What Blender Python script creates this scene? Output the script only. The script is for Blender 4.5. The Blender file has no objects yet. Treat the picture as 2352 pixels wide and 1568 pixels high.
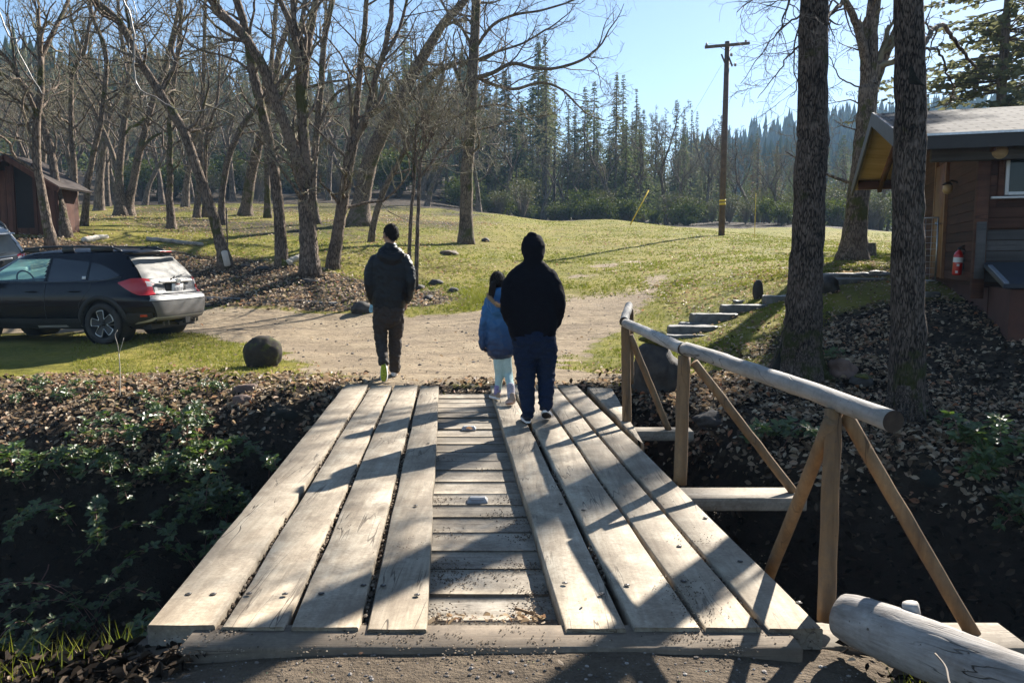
import bpy, bmesh, math, random
import numpy as np
from mathutils import Vector, Matrix, noise as mnoise
R = math.radians
PI = math.pi
random.seed(7); rng = np.random.default_rng(7)
sc = bpy.context.scene
COL = sc.collection

# ---------------------------------------------------------------- camera geometry (for reading real positions off the photograph)
F = 1850.0; TH = R(5.83); CAM = np.array([0.0, 0.0, 1.5])
CT, ST = math.cos(TH), math.sin(TH)
def ray(px, py):
    a = (px-1176)/F; b = -(py-784)/F
    return np.array([a, CT + b*ST, -ST + b*CT])
def at(px, py, Y):
    d = ray(px, py); return CAM + d*(Y/d[1])
def G(px, py, z=0.0):
    d = ray(px, py); return CAM + d*((z-1.5)/d[2])
def proj(P):
    P = np.asarray(P, float) - CAM
    x = P[..., 0]; d = P[..., 1]*CT - P[..., 2]*ST; u = P[..., 1]*ST + P[..., 2]*CT
    d = np.where(d < 0.05, 0.05, d)
    return 1176 + F*x/d, 784 - F*u/d, d

# ---------------------------------------------------------------- mesh helpers
class M:
    def __init__(s): s.v = []; s.f = []; s.n = 0; s.c = []
    def add(s, v, f, c=None):
        v = np.asarray(v, float).reshape(-1, 3)
        s.v.append(v)
        for a in f:
            a = np.asarray(a, int)
            if a.ndim == 1: a = a[None]
            s.f.append(a + s.n)
            if c is not None: s.c.append(np.full(len(a), c))
        s.n += len(v)
    def empty(s): return s.n == 0
def mk(name, m, mat, parent=None, smooth=True, origin=None, facecol=None):
    me = bpy.data.meshes.new(name)
    v = np.vstack(m.v)
    off = np.zeros(3)
    if parent is not None:
        off = np.array(parent.get('_o', (0, 0, 0)), float)
    if origin is not None: off2 = np.array(origin, float)
    else: off2 = off
    v = v - off2
    me.vertices.add(len(v)); me.vertices.foreach_set('co', v.astype(np.float32).ravel())
    ls = np.concatenate([a.ravel() for a in m.f]); 
    lt = np.concatenate([np.full(len(a), a.shape[1]) for a in m.f])
    st = np.concatenate([[0], np.cumsum(lt)[:-1]])
    me.loops.add(len(ls)); me.loops.foreach_set('vertex_index', ls.astype(np.int32))
    me.polygons.add(len(lt)); me.polygons.foreach_set('loop_start', st.astype(np.int32))
    me.polygons.foreach_set('loop_total', lt.astype(np.int32))
    me.polygons.foreach_set('use_smooth', np.full(len(lt), smooth))
    me.update(calc_edges=True)
    if facecol is None and len(m.c) == len(m.f) and m.c: facecol = np.concatenate(m.c)
    if facecol is not None:
        at_ = me.attributes.new('var', 'FLOAT', 'FACE'); at_.data.foreach_set('value', facecol.astype(np.float32))
    if mat is not None: me.materials.append(mat)
    o = bpy.data.objects.new(name, me); COL.objects.link(o)
    if parent is not None:
        o.parent = parent; o.location = tuple(off2-off)
    else: o.location = tuple(off2)
    if origin is not None: o['_o'] = tuple(off2)
    return o
def empty(name, loc):
    o = bpy.data.objects.new(name, None); COL.objects.link(o); o.location = tuple(loc); o['_o'] = tuple(float(a) for a in loc)
    o.empty_display_size = .2
    return o
def tag(o, label=None, cat=None, group=None, kind=None):
    if label: o['label'] = label
    if cat: o['category'] = cat
    if group: o['group'] = group
    if kind: o['kind'] = kind
    return o
def nrm(a):
    a = np.asarray(a, float); return a/(np.linalg.norm(a)+1e-12)
def box(m, c, size, rx=None, ry=None, rz=None, bev=0.0, c_=None):
    """box centred at c with axes rx, ry, rz; corners bevelled a little"""
    rx = np.array([1, 0, 0.]) if rx is None else nrm(rx); ry = np.array([0, 1, 0.]) if ry is None else nrm(ry)
    rz = np.cross(rx, ry) if rz is None else nrm(rz)
    h = np.array(size)/2.0; c = np.asarray(c, float)
    if bev <= 0:
        v = [c + sx*h[0]*rx + sy*h[1]*ry + sz*h[2]*rz for sz in (-1, 1) for sx, sy in ((-1, -1), (1, -1), (1, 1), (-1, 1))]
        m.add(v, [[0, 3, 2, 1], [4, 5, 6, 7], [0, 1, 5, 4], [1, 2, 6, 5], [2, 3, 7, 6], [3, 0, 4, 7]], c_)
        return
    b = min(bev, *(h*.9)); v = []; idx = {}
    for sx in (-1, 1):
        for sy in (-1, 1):
            for sz in (-1, 1):
                for k in range(3):
                    q = h.copy() - b; q[k] = h[k]
                    idx[(sx, sy, sz, k)] = len(v)
                    v.append(c + sx*q[0]*rx + sy*q[1]*ry + sz*q[2]*rz)
    fs = []
    for k in range(3):
        i, j = [a for a in range(3) if a != k]
        for s in (-1, 1):
            q = []
            for a, b_ in ((-1, -1), (1, -1), (1, 1), (-1, 1)):
                t = [0, 0, 0]; t[k] = s; t[i] = a; t[j] = b_
                q.append(idx[(t[0], t[1], t[2], k)])
            if (s < 0) != (k == 1): q = q[::-1]
            fs.append(q)
    for k in range(3):   # edges along axis k
        i, j = [a for a in range(3) if a != k]
        for a in (-1, 1):
            for b_ in (-1, 1):
                t0 = [0, 0, 0]; t1 = [0, 0, 0]; t0[i] = t1[i] = a; t0[j] = t1[j] = b_; t0[k] = -1; t1[k] = 1
                q = [idx[(*t0, i)], idx[(*t1, i)], idx[(*t1, j)], idx[(*t0, j)]]
                if (a*b_ > 0) != (k == 1): q = q[::-1]
                fs.append(q)
    for sx in (-1, 1):
        for sy in (-1, 1):
            for sz in (-1, 1):
                q = [idx[(sx, sy, sz, k)] for k in range(3)]
                if sx*sy*sz < 0: q = q[::-1]
                fs.append(q)
    m.add(v, fs, c_)
def spline(pts, n):
    """Catmull-Rom resampling of a polyline (any dims)"""
    p = np.asarray(pts, float)
    if len(p) < 3:
        t = np.linspace(0, 1, n)[:, None]; return p[0]*(1-t) + p[-1]*t
    q = np.vstack([2*p[0]-p[1], p, 2*p[-1]-p[-2]])
    u = np.linspace(0, len(p)-1, n); i = np.minimum(u.astype(int), len(p)-2); t = (u-i)[:, None]
    a, b, c, d = q[i], q[i+1], q[i+2], q[i+3]
    return .5*((2*b) + (-a+c)*t + (2*a-5*b+4*c-d)*t*t + (-a+3*b-3*c+d)*t**3)
def tube(m, pts, r, sides=6, cap=True, lump=0.0, c_=None, flat=1.0, ref=None):
    pts = np.asarray(pts, float); n = len(pts); r = np.broadcast_to(np.asarray(r, float), (n,))
    t = np.gradient(pts, axis=0); t /= (np.linalg.norm(t, axis=1)[:, None]+1e-9)
    if ref is None:
        avg = nrm(pts[-1]-pts[0]); ref = np.eye(3)[np.argmin(np.abs(avg))]
    a = np.cross(t, ref); a /= (np.linalg.norm(a, axis=1)[:, None]+1e-9); b = np.cross(t, a)
    ang = np.arange(sides)*2*PI/sides
    rr = r[:, None]*np.ones(sides)[None]
    if lump: 
        rr = rr*(1+lump*(rng.random((n, sides))-.5)*2)
    v = pts[:, None] + rr[..., None]*(np.cos(ang)[None, :, None]*a[:, None] + flat*np.sin(ang)[None, :, None]*b[:, None])
    v = v.reshape(-1, 3)
    i = np.arange(n-1)[:, None]*sides; j = np.arange(sides)[None]; j2 = (j+1) % sides
    f = np.stack([i+j, i+sides+j, i+sides+j2, i+j2], -1).reshape(-1, 4)
    fs = [f]
    if cap:
        v = np.vstack([v, pts[0], pts[-1]]); k = n*sides
        jj = np.arange(sides); j3 = (jj+1) % sides
        fs.append(np.stack([np.full(sides, k), jj, j3], -1))
        fs.append(np.stack([np.full(sides, k+1), (n-1)*sides+j3, (n-1)*sides+jj], -1))
    m.add(v, fs, c_)
def lathe(m, c, axis, prof, sides=24, a0=None):
    """prof: list of (distance along axis, radius)"""
    axis = nrm(axis); ref = np.eye(3)[np.argmin(np.abs(axis))] if a0 is None else a0
    a = nrm(np.cross(axis, ref)); b = np.cross(axis, a); ang = np.arange(sides)*2*PI/sides
    v = []
    for d, r in prof:
        v.append(np.asarray(c) + axis*d + r*(np.cos(ang)[:, None]*a + np.sin(ang)[:, None]*b))
    v = np.vstack(v); n = len(prof)
    i = np.arange(n-1)[:, None]*sides; j = np.arange(sides)[None]; j2 = (j+1) % sides
    m.add(v, [np.stack([i+j, i+j2, i+sides+j2, i+sides+j], -1).reshape(-1, 4)])
def rock(m, c, size, seed=0, detail=3, rough=.22, flatb=.25, ang=0.0, squash=0.0):
    bm = bmesh.new(); bmesh.ops.create_icosphere(bm, subdivisions=detail, radius=1.0)
    v = np.array([x.co[:] for x in bm.verts]); f = [[y.index for y in x.verts] for x in bm.faces]; bm.free()
    out = []
    for p in v:
        n1 = mnoise.noise(Vector(p*1.1)+Vector((seed*3.1, 1, 2))); n2 = mnoise.noise(Vector(p*2.7)+Vector((seed, 5, 2)))
        n3 = mnoise.cell(Vector(p*1.6)+Vector((seed, 0, 7)))
        n4 = mnoise.noise(Vector(p*7)+Vector((seed, 5, 2)))
        q = p*(1+rough*(1.3*n1+.6*n2+.16*n4)+squash*.08*n3)
        q[2] = max(q[2], -flatb*2); out.append(q)
    out = np.array(out)*np.array(size)/2
    ca, sa = math.cos(ang), math.sin(ang)
    out = np.stack([out[:, 0]*ca-out[:, 1]*sa, out[:, 0]*sa+out[:, 1]*ca, out[:, 2]], 1)
    m.add(out+np.asarray(c), [np.array(f)])

# ---------------------------------------------------------------- materials
def newmat(name):
    m = bpy.data.materials.new(name); m.use_nodes = True
    nt = m.node_tree; b = nt.nodes['Principled BSDF']; return m, nt, b
def N(nt, t, **kw):
    n = nt.nodes.new(t)
    for k, v in kw.items():
        if k.startswith('i_'): n.inputs[int(k[2:]) if k[2:].isdigit() else k[2:].replace('_', ' ')].default_value = v
        else: setattr(n, k, v)
    return n
def ramp(nt, stops, fac):
    r = nt.nodes.new('ShaderNodeValToRGB'); e = r.color_ramp.elements
    while len(e) < len(stops): e.new(.5)
    for i, (p, c) in enumerate(stops): e[i].position = p; e[i].color = (*c, 1) if len(c) == 3 else c
    nt.links.new(fac, r.inputs[0]); return r.outputs[0]
def mixc(nt, fac, a, b, mode='MIX'):
    m = nt.nodes.new('ShaderNodeMix'); m.data_type = 'RGBA'; m.blend_type = mode
    if isinstance(fac, (int, float)): m.inputs[0].default_value = fac
    else: nt.links.new(fac, m.inputs[0])
    for i, x in ((6, a), (7, b)):
        if isinstance(x, tuple): m.inputs[i].default_value = (*x, 1) if len(x) == 3 else x
        else: nt.links.new(x, m.inputs[i])
    return m.outputs[2]
def mth(nt, op, a, b=None, c=None, clamp=False):
    m = nt.nodes.new('ShaderNodeMath'); m.operation = op; m.use_clamp = clamp
    for i, x in enumerate((a, b, c)):
        if x is None: continue
        if isinstance(x, (int, float)): m.inputs[i].default_value = x
        else: nt.links.new(x, m.inputs[i])
    return m.outputs[0]
def coords(nt, scale=(1, 1, 1), kind='Object', rot=(0, 0, 0), rand=False):
    tc = nt.nodes.new('ShaderNodeTexCoord'); mp = nt.nodes.new('ShaderNodeMapping')
    if any(rot): mp.vector_type = 'TEXTURE'; scale = tuple(1/q for q in scale)
    mp.inputs['Scale'].default_value = scale; mp.inputs['Rotation'].default_value = rot
    nt.links.new(tc.outputs[kind], mp.inputs[0])
    if rand:
        oi = nt.nodes.new('ShaderNodeObjectInfo'); cm = nt.nodes.new('ShaderNodeCombineXYZ')
        mm = mth(nt, 'MULTIPLY', oi.outputs['Random'], 37.0)
        for i in range(3): nt.links.new(mm, cm.inputs[i])
        nt.links.new(cm.outputs[0], mp.inputs['Location'])
    return mp.outputs[0]
def nz(nt, vec, scale, detail=4, rough=.55, dist=0.0):
    n = N(nt, 'ShaderNodeTexNoise'); n.inputs['Scale'].default_value = scale; n.inputs['Detail'].default_value = detail
    n.inputs['Roughness'].default_value = rough; n.inputs['Distortion'].default_value = dist
    if vec is not None: nt.links.new(vec, n.inputs['Vector'])
    return n.outputs[0]
def bump(nt, b, h, strength=.5, dist=.01):
    n = nt.nodes.new('ShaderNodeBump'); n.inputs['Strength'].default_value = strength; n.inputs['Distance'].default_value = dist
    nt.links.new(h, n.inputs['Height']); nt.links.new(n.outputs[0], b.inputs['Normal'])
def simple(name, col, rough=.6, metal=0.0, var=.15, scale=8, bmp=0.0, spec=.5, coat=0.0, dist=.01):
    m, nt, b = newmat(name); v = coords(nt, rand=True)
    n = nz(nt, v, scale, 5)
    c2 = tuple(x*(1-var) for x in col); c3 = tuple(min(1, x*(1+var)) for x in col)
    nt.links.new(ramp(nt, [(.3, c2), (.7, c3)], n), b.inputs['Base Color'])
    b.inputs['Roughness'].default_value = rough; b.inputs['Metallic'].default_value = metal
    b.inputs['Specular IOR Level'].default_value = spec; b.inputs['Coat Weight'].default_value = coat
    if bmp: bump(nt, b, nz(nt, v, scale*3, 6), bmp, dist)
    return m
def wood(name, dark, mid, light, grain=(1, 1, 1), gscale=30, dirt=0.0, dirtcol=(.09, .075, .06), rough=.8, bmp=.35, crack=.5, mossy=0.0, rot=(0, 0, 0), knots=0.0):
    """weathered timber; grain: coordinate scale, small along the fibre"""
    m, nt, b = newmat(name); v = coords(nt, grain, rot=rot, rand=True); v0 = coords(nt, rand=True)
    w = nz(nt, v, gscale, 6, .65, .4); w2 = nz(nt, v, gscale*.22, 3, .5, .6); big = nz(nt, v0, 2.2, 4, .6)
    f = mth(nt, 'ADD', mth(nt, 'MULTIPLY', w, .45), mth(nt, 'ADD', mth(nt, 'MULTIPLY', w2, .35), mth(nt, 'MULTIPLY', big, .2)))
    col = ramp(nt, [(.32, dark), (.47, mid), (.64, light)], f)
    oi = nt.nodes.new('ShaderNodeObjectInfo')
    tint = mth(nt, 'ADD', mth(nt, 'MULTIPLY', oi.outputs['Random'], .34), .80)
    hv = nt.nodes.new('ShaderNodeHueSaturation'); nt.links.new(tint, hv.inputs['Value']); nt.links.new(col, hv.inputs['Color']); col = hv.outputs[0]
    cr = nz(nt, v, gscale*.5, 2, .4, .25); crk = ramp(nt, [(.485, (0, 0, 0)), (.497, (1, 1, 1)), (.505, (1, 1, 1)), (.515, (0, 0, 0))], cr)
    crm = ramp(nt, [(.5, (0, 0, 0)), (.62, (1, 1, 1))], nz(nt, v0, 1.7, 2))
    ck = mth(nt, 'MULTIPLY', mth(nt, 'MULTIPLY', crk, crm), crack)
    col = mixc(nt, ck, col, tuple(x*.3 for x in dark))
    if knots:
        kv = coords(nt, tuple(max(g, .42) for g in grain), rot=rot, rand=True); kn = N(nt, 'ShaderNodeTexVoronoi'); kn.inputs['Scale'].default_value = 2.6; nt.links.new(mixc(nt, .02, kv, N(nt, 'ShaderNodeTexNoise', i_Scale=20.0).outputs[1]), kn.inputs['Vector'])
        kr = ramp(nt, [(.03, (knots,)*3), (.075, (.25*knots,)*3), (.10, (0, 0, 0)), (.115, (.3*knots,)*3), (.14, (0, 0, 0))], kn.outputs['Distance']); col = mixc(nt, kr, col, tuple(x*.45 for x in dark))
    if dirt:
        dn = nz(nt, v0, 5, 7, .7, .3); dn2 = nz(nt, v0, 55, 3, .6)
        dm = mth(nt, 'ADD', mth(nt, 'MULTIPLY', dn, .7), mth(nt, 'MULTIPLY', dn2, .3))
        col = mixc(nt, ramp(nt, [(.5-dirt*.12, (0, 0, 0)), (.66-dirt*.12, (dirt, dirt, dirt))], dm), col, dirtcol)
        sp = ramp(nt, [(.70, (0, 0, 0)), (.76, (1, 1, 1))], nz(nt, v0, 60, 2)); col = mixc(nt, sp, col, tuple(x*.7 for x in dirtcol))
    if mossy:
        mm = ramp(nt, [(.52, (0, 0, 0)), (.62, (mossy,)*3)], nz(nt, v0, 6, 5, .6)); col = mixc(nt, mm, col, (.07, .075, .015))
    nt.links.new(col, b.inputs['Base Color']); b.inputs['Roughness'].default_value = rough; b.inputs['Specular IOR Level'].default_value = .3
    bump(nt, b, mth(nt, 'SUBTRACT', f, mth(nt, 'MULTIPLY', ck, .6)), bmp, .01)
    return m
def bark(name, dark, light, fur=26, moss=.0, mosscol=(.06, .06, .012), base_moss=False, bmp=.9, dist=.02):
    m, nt, b = newmat(name); tc = nt.nodes.new('ShaderNodeTexCoord')
    v = coords(nt, (1, 1, .22), rand=True); v0 = coords(nt, rand=True)
    vor = N(nt, 'ShaderNodeTexVoronoi', feature='DISTANCE_TO_EDGE'); vor.inputs['Scale'].default_value = fur
    ds = mixc(nt, .06, v, N(nt, 'ShaderNodeTexNoise', i_Scale=14.0).outputs[1]); nt.links.new(ds, vor.inputs['Vector'])
    n = nz(nt, v, fur*1.5, 6, .7); big = nz(nt, v0, 1.6, 4)
    h = mth(nt, 'ADD', mth(nt, 'MULTIPLY', mth(nt, 'MINIMUM', vor.outputs[0], .22), 2.2), mth(nt, 'MULTIPLY', n, .5))
    f = mth(nt, 'ADD', h, mth(nt, 'MULTIPLY', mth(nt, 'SUBTRACT', big, .5), .8))
    col = ramp(nt, [(.22, dark), (.75, light)], f)
    col = mixc(nt, ramp(nt, [(.55, (0, 0, 0)), (.7, (.55,)*3)], nz(nt, v0, 9, 4)), col, tuple(min(1, x*1.35+.02) for x in light))
    if moss:
        geo = nt.nodes.new('ShaderNodeNewGeometry')
        mm = nz(nt, v0, 1.3, 5, .65)
        col = mixc(nt, ramp(nt, [(.60-moss*.1, (0, 0, 0)), (.66-moss*.1, (.9,)*3)], mm), col, mosscol)
    nt.links.new(col, b.inputs['Base Color']); b.inputs['Roughness'].default_value = .9; b.inputs['Specular IOR Level'].default_value = .2
    bump(nt, b, h, bmp, dist)
    return m
def varied(name, stops, rough=.7, spec=.3, transl=0.0, attr='var', tcol=(.25, .3, .02), tmix=.5):
    """colour from a per-face random attribute"""
    m, nt, b = newmat(name); a = N(nt, 'ShaderNodeAttribute', attribute_name=attr)
    col = ramp(nt, stops, a.outputs['Fac']); oi = nt.nodes.new('ShaderNodeObjectInfo')
    hv = nt.nodes.new('ShaderNodeHueSaturation'); nt.links.new(mth(nt, 'ADD', mth(nt, 'MULTIPLY', oi.outputs['Random'], .3), .85), hv.inputs['Value'])
    nt.links.new(col, hv.inputs['Color']); col = hv.outputs[0]
    nt.links.new(col, b.inputs['Base Color'])
    b.inputs['Roughness'].default_value = rough; b.inputs['Specular IOR Level'].default_value = spec
    if transl:
        t = nt.nodes.new('ShaderNodeBsdfTranslucent'); nt.links.new(mixc(nt, tmix, col, tcol, 'MIX'), t.inputs[0])
        mx = nt.nodes.new('ShaderNodeMixShader'); mx.inputs[0].default_value = transl
        nt.links.new(b.outputs[0], mx.inputs[1]); nt.links.new(t.outputs[0], mx.inputs[2]); nt.links.new(mx.outputs[0], nt.nodes['Material Output'].inputs[0])
    return m
MAT = {}
g3 = (.05, 1, 1)
MAT['plank'] = wood('deck_wood', (.19, .15, .105), (.345, .288, .212), (.475, .415, .32), (1, .07, 1), 34, .62, (.15, .115, .08), .8, .4, 1.0, knots=.8)
MAT['cross'] = wood('cross_wood', (.17, .14, .105), (.28, .24, .185), (.38, .335, .27), (.07, 1, 1), 34, .65, (.12, .095, .068), .85, .35, .8, knots=.6)
MAT['sill'] = wood('sill_wood', (.09, .068, .05), (.20, .155, .11), (.29, .235, .175), (.06, 1, 1), 30, .8, (.12, .095, .07), .9, .6, .9)
MAT['underbeam'] = wood('under_wood', (.06, .045, .03), (.12, .085, .055), (.18, .13, .09), (.06, 1, 1), 30, .4)
MAT['post'] = wood('post_wood', (.09, .05, .025), (.20, .118, .056), (.29, .185, .095), (1, 1, .07), 26, .45, (.10, .08, .06), .75, .4, .9)
MAT['rail'] = wood('rail_wood', (.20, .185, .165), (.36, .335, .30), (.48, .45, .405), (1, .08, 1), 30, .4, (.14, .12, .10), .75, .7, 1.0, knots=.9)
MAT['log'] = wood('log_wood', (.12, .105, .09), (.30, .275, .25), (.46, .43, .39), (.07, 1, 1), 40, .4, (.13, .105, .08), .85, 1.0, 1.0, rot=(0, 0, R(-47)), knots=.8)
MAT['logend'] = wood('log_end_shaded', (.02, .014, .01), (.05, .036, .026), (.09, .065, .045), (1, 1, 1), 30, .2)  # end faces coloured near black, shade painted into the wood
MAT['bark'] = bark('oak_bark', (.045, .032, .024), (.20, .15, .112), 24, .5)
MAT['bark_far'] = bark('oak_bark_far', (.055, .04, .03), (.21, .16, .12), 12, .25, (.09, .075, .02))
MAT['bark_big'] = bark('furrowed_bark', (.018, .014, .011), (.165, .127, .10), 52, .25, (.05, .055, .012), bmp=1.0, dist=.03)
MAT['twig'] = simple('twig_bark', (.17, .14, .11), .85, var=.35, scale=1.5)
MAT['lichtwig'] = simple('lichen_twig', (.18, .155, .095), .9, var=.4, scale=1.2)
MAT['moss'] = simple('moss', (.10, .10, .015), .95, var=.6, scale=40, bmp=.9, dist=.02)
MAT['mossdark'] = simple('dark_moss', (.014, .013, .007), .95, var=.6, scale=50, bmp=.9, dist=.02)
MAT['stone'] = simple('basalt_stone', (.042, .035, .029), .85, var=.45, scale=9, bmp=.6)
MAT['redstone'] = simple('reddish_stone', (.13, .08, .06), .85, var=.35, scale=9, bmp=.6)
MAT['step'] = simple('step_stone', (.12, .11, .095), .6, var=.4, scale=9, bmp=.5)
MAT['steel'] = simple('galvanised_steel', (.45, .46, .48), .4, 1.0, var=.2, scale=20)
MAT['rust'] = simple('rusty_steel', (.06, .045, .035), .7, .5, var=.3, scale=30)
# ---------------------------------------------------------------- terrain
seen = [  # (px, py, Y): ground seen in the photograph and its distance
 (400, 830, 12.0), (60, 840, 12.2), (240, 784, 13.0), (20, 800, 12.6), (500, 760, 14.6), (640, 760, 15.5),
 (470, 722, 17.5), (700, 722, 17.8), (900, 705, 18.3), (980, 800, 13.3), (1100, 770, 14.5), (1000, 650, 21), (1100, 690, 18),
 (710, 622, 20.5), (520, 603, 22), (650, 600, 22), (770, 608, 21.5), (845, 545, 29), (1070, 555, 30), (825, 515, 34), (395, 525, 30),
 (285, 493, 36), (565, 495, 38), (457, 497, 36), (120, 548, 23), (175, 525, 26), (-300, 560, 22), (-200, 480, 40), (0, 500, 34),
 (300, 478, 43), (700, 487, 44), (1000, 489, 48), (1110, 492, 50), (1400, 505, 54), (1657, 540, 37.8), (1830, 545, 48), (1950, 551, 46), (2040, 556, 42),
 (1960, 592, 20), (1500, 650, 19), (1400, 720, 16), (1300, 780, 13.8), (1500, 560, 32), (1250, 560, 32), (1200, 620, 23),
 (1600, 768, 13.3), (1800, 690, 14.8), (1980, 642, 15.2), (2130, 662, 14.2), (2352, 742, 10.6), (2450, 720, 12), (1700, 640, 18), (1800, 590, 24),
 (1650, 850, 10.9), (1500, 815, 12), (2200, 800, 10.2), (1860, 850, 9.6), (2090, 945, 7.9), (2400, 900, 8.6), (2600, 800, 11)]
pts = [at(*s) for s in seen]
pts += [np.array(p, float) for p in [
 (-4, 11, -.02), (-8, 10.6, -.02), (-14, 11, 0), (-2, 10.3, 0), (0, 10.2, 0), (1.5, 10.2, 0), (0, 9.7, -.01), (-1.5, 9.7, -.01), (-1.5, 12, 0), (.5, 12, 0), (-6, 16, .14), (-10, 17, .2), (-9.5, 13.2, .13), (-12, 15, .16), (-22, 14, .3), (-20, 20, 1.0),
 (-3, 3.0, -.22), (-1.8, 3.0, -.18), (-1.2, 2.8, -.05), (0, 2.9, -.045), (0, 2.2, -.06), (1, 2.9, -.045), (-.8, 2.9, -.05), (-.5, 2.5, -.06), (1.6, 2.7, -.16), (2.4, 2.8, -.25), (4, 2.8, -.3), (0, 0, -.1), (-4, 0, -.1), (4, 0, -.1), (0, -10, 0), (-12, -8, 0), (12, -8, 0), (-12, 3, -.2), (10, 3, -.2), (-25, 4, 0), (25, 4, 0.2), (30, -20, 0), (-30, -20, 0),
 (-7, 7, -.1), (-12, 8, -.05), (5.4, 6, -.05), (8, 7, .1), (12, 8, .3), (18, 12, .8), (25, 22, 1.5),
 (-30, 62, 5.8), (0, 62, 4.8), (20, 62, 4.2), (45, 62, 2.2), (-60, 100, 13), (-25, 95, 9), (0, 90, 6), (30, 90, 5), (60, 90, 3), (-100, 160, 24), (-40, 160, 15), (10, 160, 10), (50, 160, 6), (100, 160, 8),
 (-150, 260, 42), (-50, 260, 28), (40, 260, 18), (110, 300, 20), (170, 420, 57), (128, 420, 50), (250, 420, 64), (90, 420, 38), (60, 420, 32), (350, 400, 70), (-350, 300, 60), (-350, 100, 35), (0, 430, 38), (-100, 430, 40),
 (133, 560, 64), (250, 600, 64), (0, 650, 30), (-400, 650, 50), (450, 650, 50), (450, 100, 20), (200, 100, 5), (100, 40, 2), (-120, 40, 10), (200, 250, 22), (160, 200, 10), (450, -100, 0), (-400, -100, 0), (0, -200, 0)]]
P = np.array(pts)
def wr(x, y): return np.stack([np.arcsinh(x/8.0)*8, np.arcsinh(y/8.0)*8], -1)
W = wr(P[:, 0], P[:, 1]); n = len(P)
def tpsU(r2): return .5*r2*np.log(r2+1e-6)
D2 = ((W[:, None]-W[None])**2).sum(-1); K = tpsU(D2) + np.eye(n)*.35
A = np.zeros((n+3, n+3)); A[:n, :n] = K; A[:n, n] = 1; A[:n, n+1:] = W; A[n, :n] = 1; A[n+1:, :n] = W.T
sol = np.linalg.solve(A, np.concatenate([P[:, 2], [0, 0, 0]]))
TW, TN, TS = W.copy(), n, sol
def tps(x, y):
    w = wr(x, y); out = np.empty(len(w))
    for i in range(0, len(w), 20000):
        q = w[i:i+20000]; d = ((q[:, None]-TW[None])**2).sum(-1)
        out[i:i+20000] = tpsU(d)@TS[:TN] + TS[TN] + q@TS[TN+1:]
    return out
def sst(a, b, x):
    t = np.clip((x-a)/(b-a), 0, 1); return t*t*(3-2*t)
def vnoise(x, y, s, seed=0):
    """cheap smooth value noise"""
    x = x/s + seed*17.3; y = y/s + seed*9.1; xi = np.floor(x).astype(int); yi = np.floor(y).astype(int); fx = x-xi; fy = y-yi
    fx = fx*fx*(3-2*fx); fy = fy*fy*(3-2*fy)
    def h(a, b):
        v = np.sin(a*127.1 + b*311.7 + seed*74.7)*43758.5453; return v-np.floor(v)
    return (h(xi, yi)*(1-fx)+h(xi+1, yi)*fx)*(1-fy) + (h(xi, yi+1)*(1-fx)+h(xi+1, yi+1)*fx)*fy
def ravine(x, y):
    yn = np.interp(x, [-12, -4, -1.4, 1.3, 2.2, 4, 9], [3.0, 3.3, 3.3, 3.25, 3.1, 3.2, 3.0]) + .25*(vnoise(x, y*0, 1.1, 4)-.5)*sst(1.35, 1.9, np.abs(x-.0))
    yf = np.interp(x, [-12, -3.6, -2.3, .9, 1.5, 2.2, 3, 4.2, 6, 9], [8.8, 8.8, 9.45, 9.55, 8.7, 7.5, 7.0, 6.7, 6.7, 6.6]) + .5*(vnoise(x, y*0, 1.7, 5)-.5)*sst(1.3, 2.2, np.abs(x))
    s = (y-yn)/(yf-yn)
    dmax = np.interp(x, [-3, 1, 3], [2.35, 2.2, 1.9])
    near = sst(-.02, .24, s); far = sst(-.12, 1.0, (yf-y)/np.interp(x, [-3, 1, 2.5], [2.3, 2.2, 1.9]))
    return dmax*near*far, s
def gz(x, y):
    x = np.atleast_1d(np.asarray(x, float)); y = np.atleast_1d(np.asarray(y, float))
    z = tps(x, y); r, s = ravine(x, y); d = np.hypot(x, y)
    rough = sst(.03, .25, r)
    z = z - r + rough*(.22*(vnoise(x, y, .55, 1)-.5)+.10*(vnoise(x, y, .2, 2)-.5))
    z += (.05*(vnoise(x, y, 1.3, 3)-.5) + .12*(vnoise(x, y, 4, 6)-.5)*sst(10, 22, d))*sst(9.9, 12, y)
    z += .018*(vnoise(x, y, .18, 8)-.5) - .28*(1-sst(-3.6, -2.4, x))*(1-sst(8.7, 10.4, y))*sst(3.4, 4.4, y)
    z += 2.0*(vnoise(x, y, 30, 7)-.5)*sst(90, 200, d)
    return z
def g1(x, y): return float(gz(x, y)[0])

xs = np.sinh(np.linspace(-6.3, 6.3, 471))*1.65; ys0 = np.sinh(np.linspace(-4.2, 5.95, 480))*3.4 + 6.0
ys0 = ys0[(ys0 > -90)]
# finer rows/columns near the bridge
xs = np.unique(np.concatenate([xs[np.abs(xs) > 7], np.linspace(-7, 7, 190)]))
ys = np.unique(np.concatenate([ys0[(ys0 < 1.5) | (ys0 > 24)], np.linspace(1.5, 12, 170), np.linspace(12.05, 24, 90)]))
XX, YY = np.meshgrid(xs, ys); ZZ = gz(XX.ravel(), YY.ravel()).reshape(XX.shape)
nx, ny = len(xs), len(ys)
gi = np.arange(nx*ny).reshape(ny, nx)
fq = np.stack([gi[:-1, :-1], gi[:-1, 1:], gi[1:, 1:], gi[1:, :-1]], -1).reshape(-1, 4)
V = np.stack([XX.ravel(), YY.ravel(), ZZ.ravel()], 1)

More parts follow.
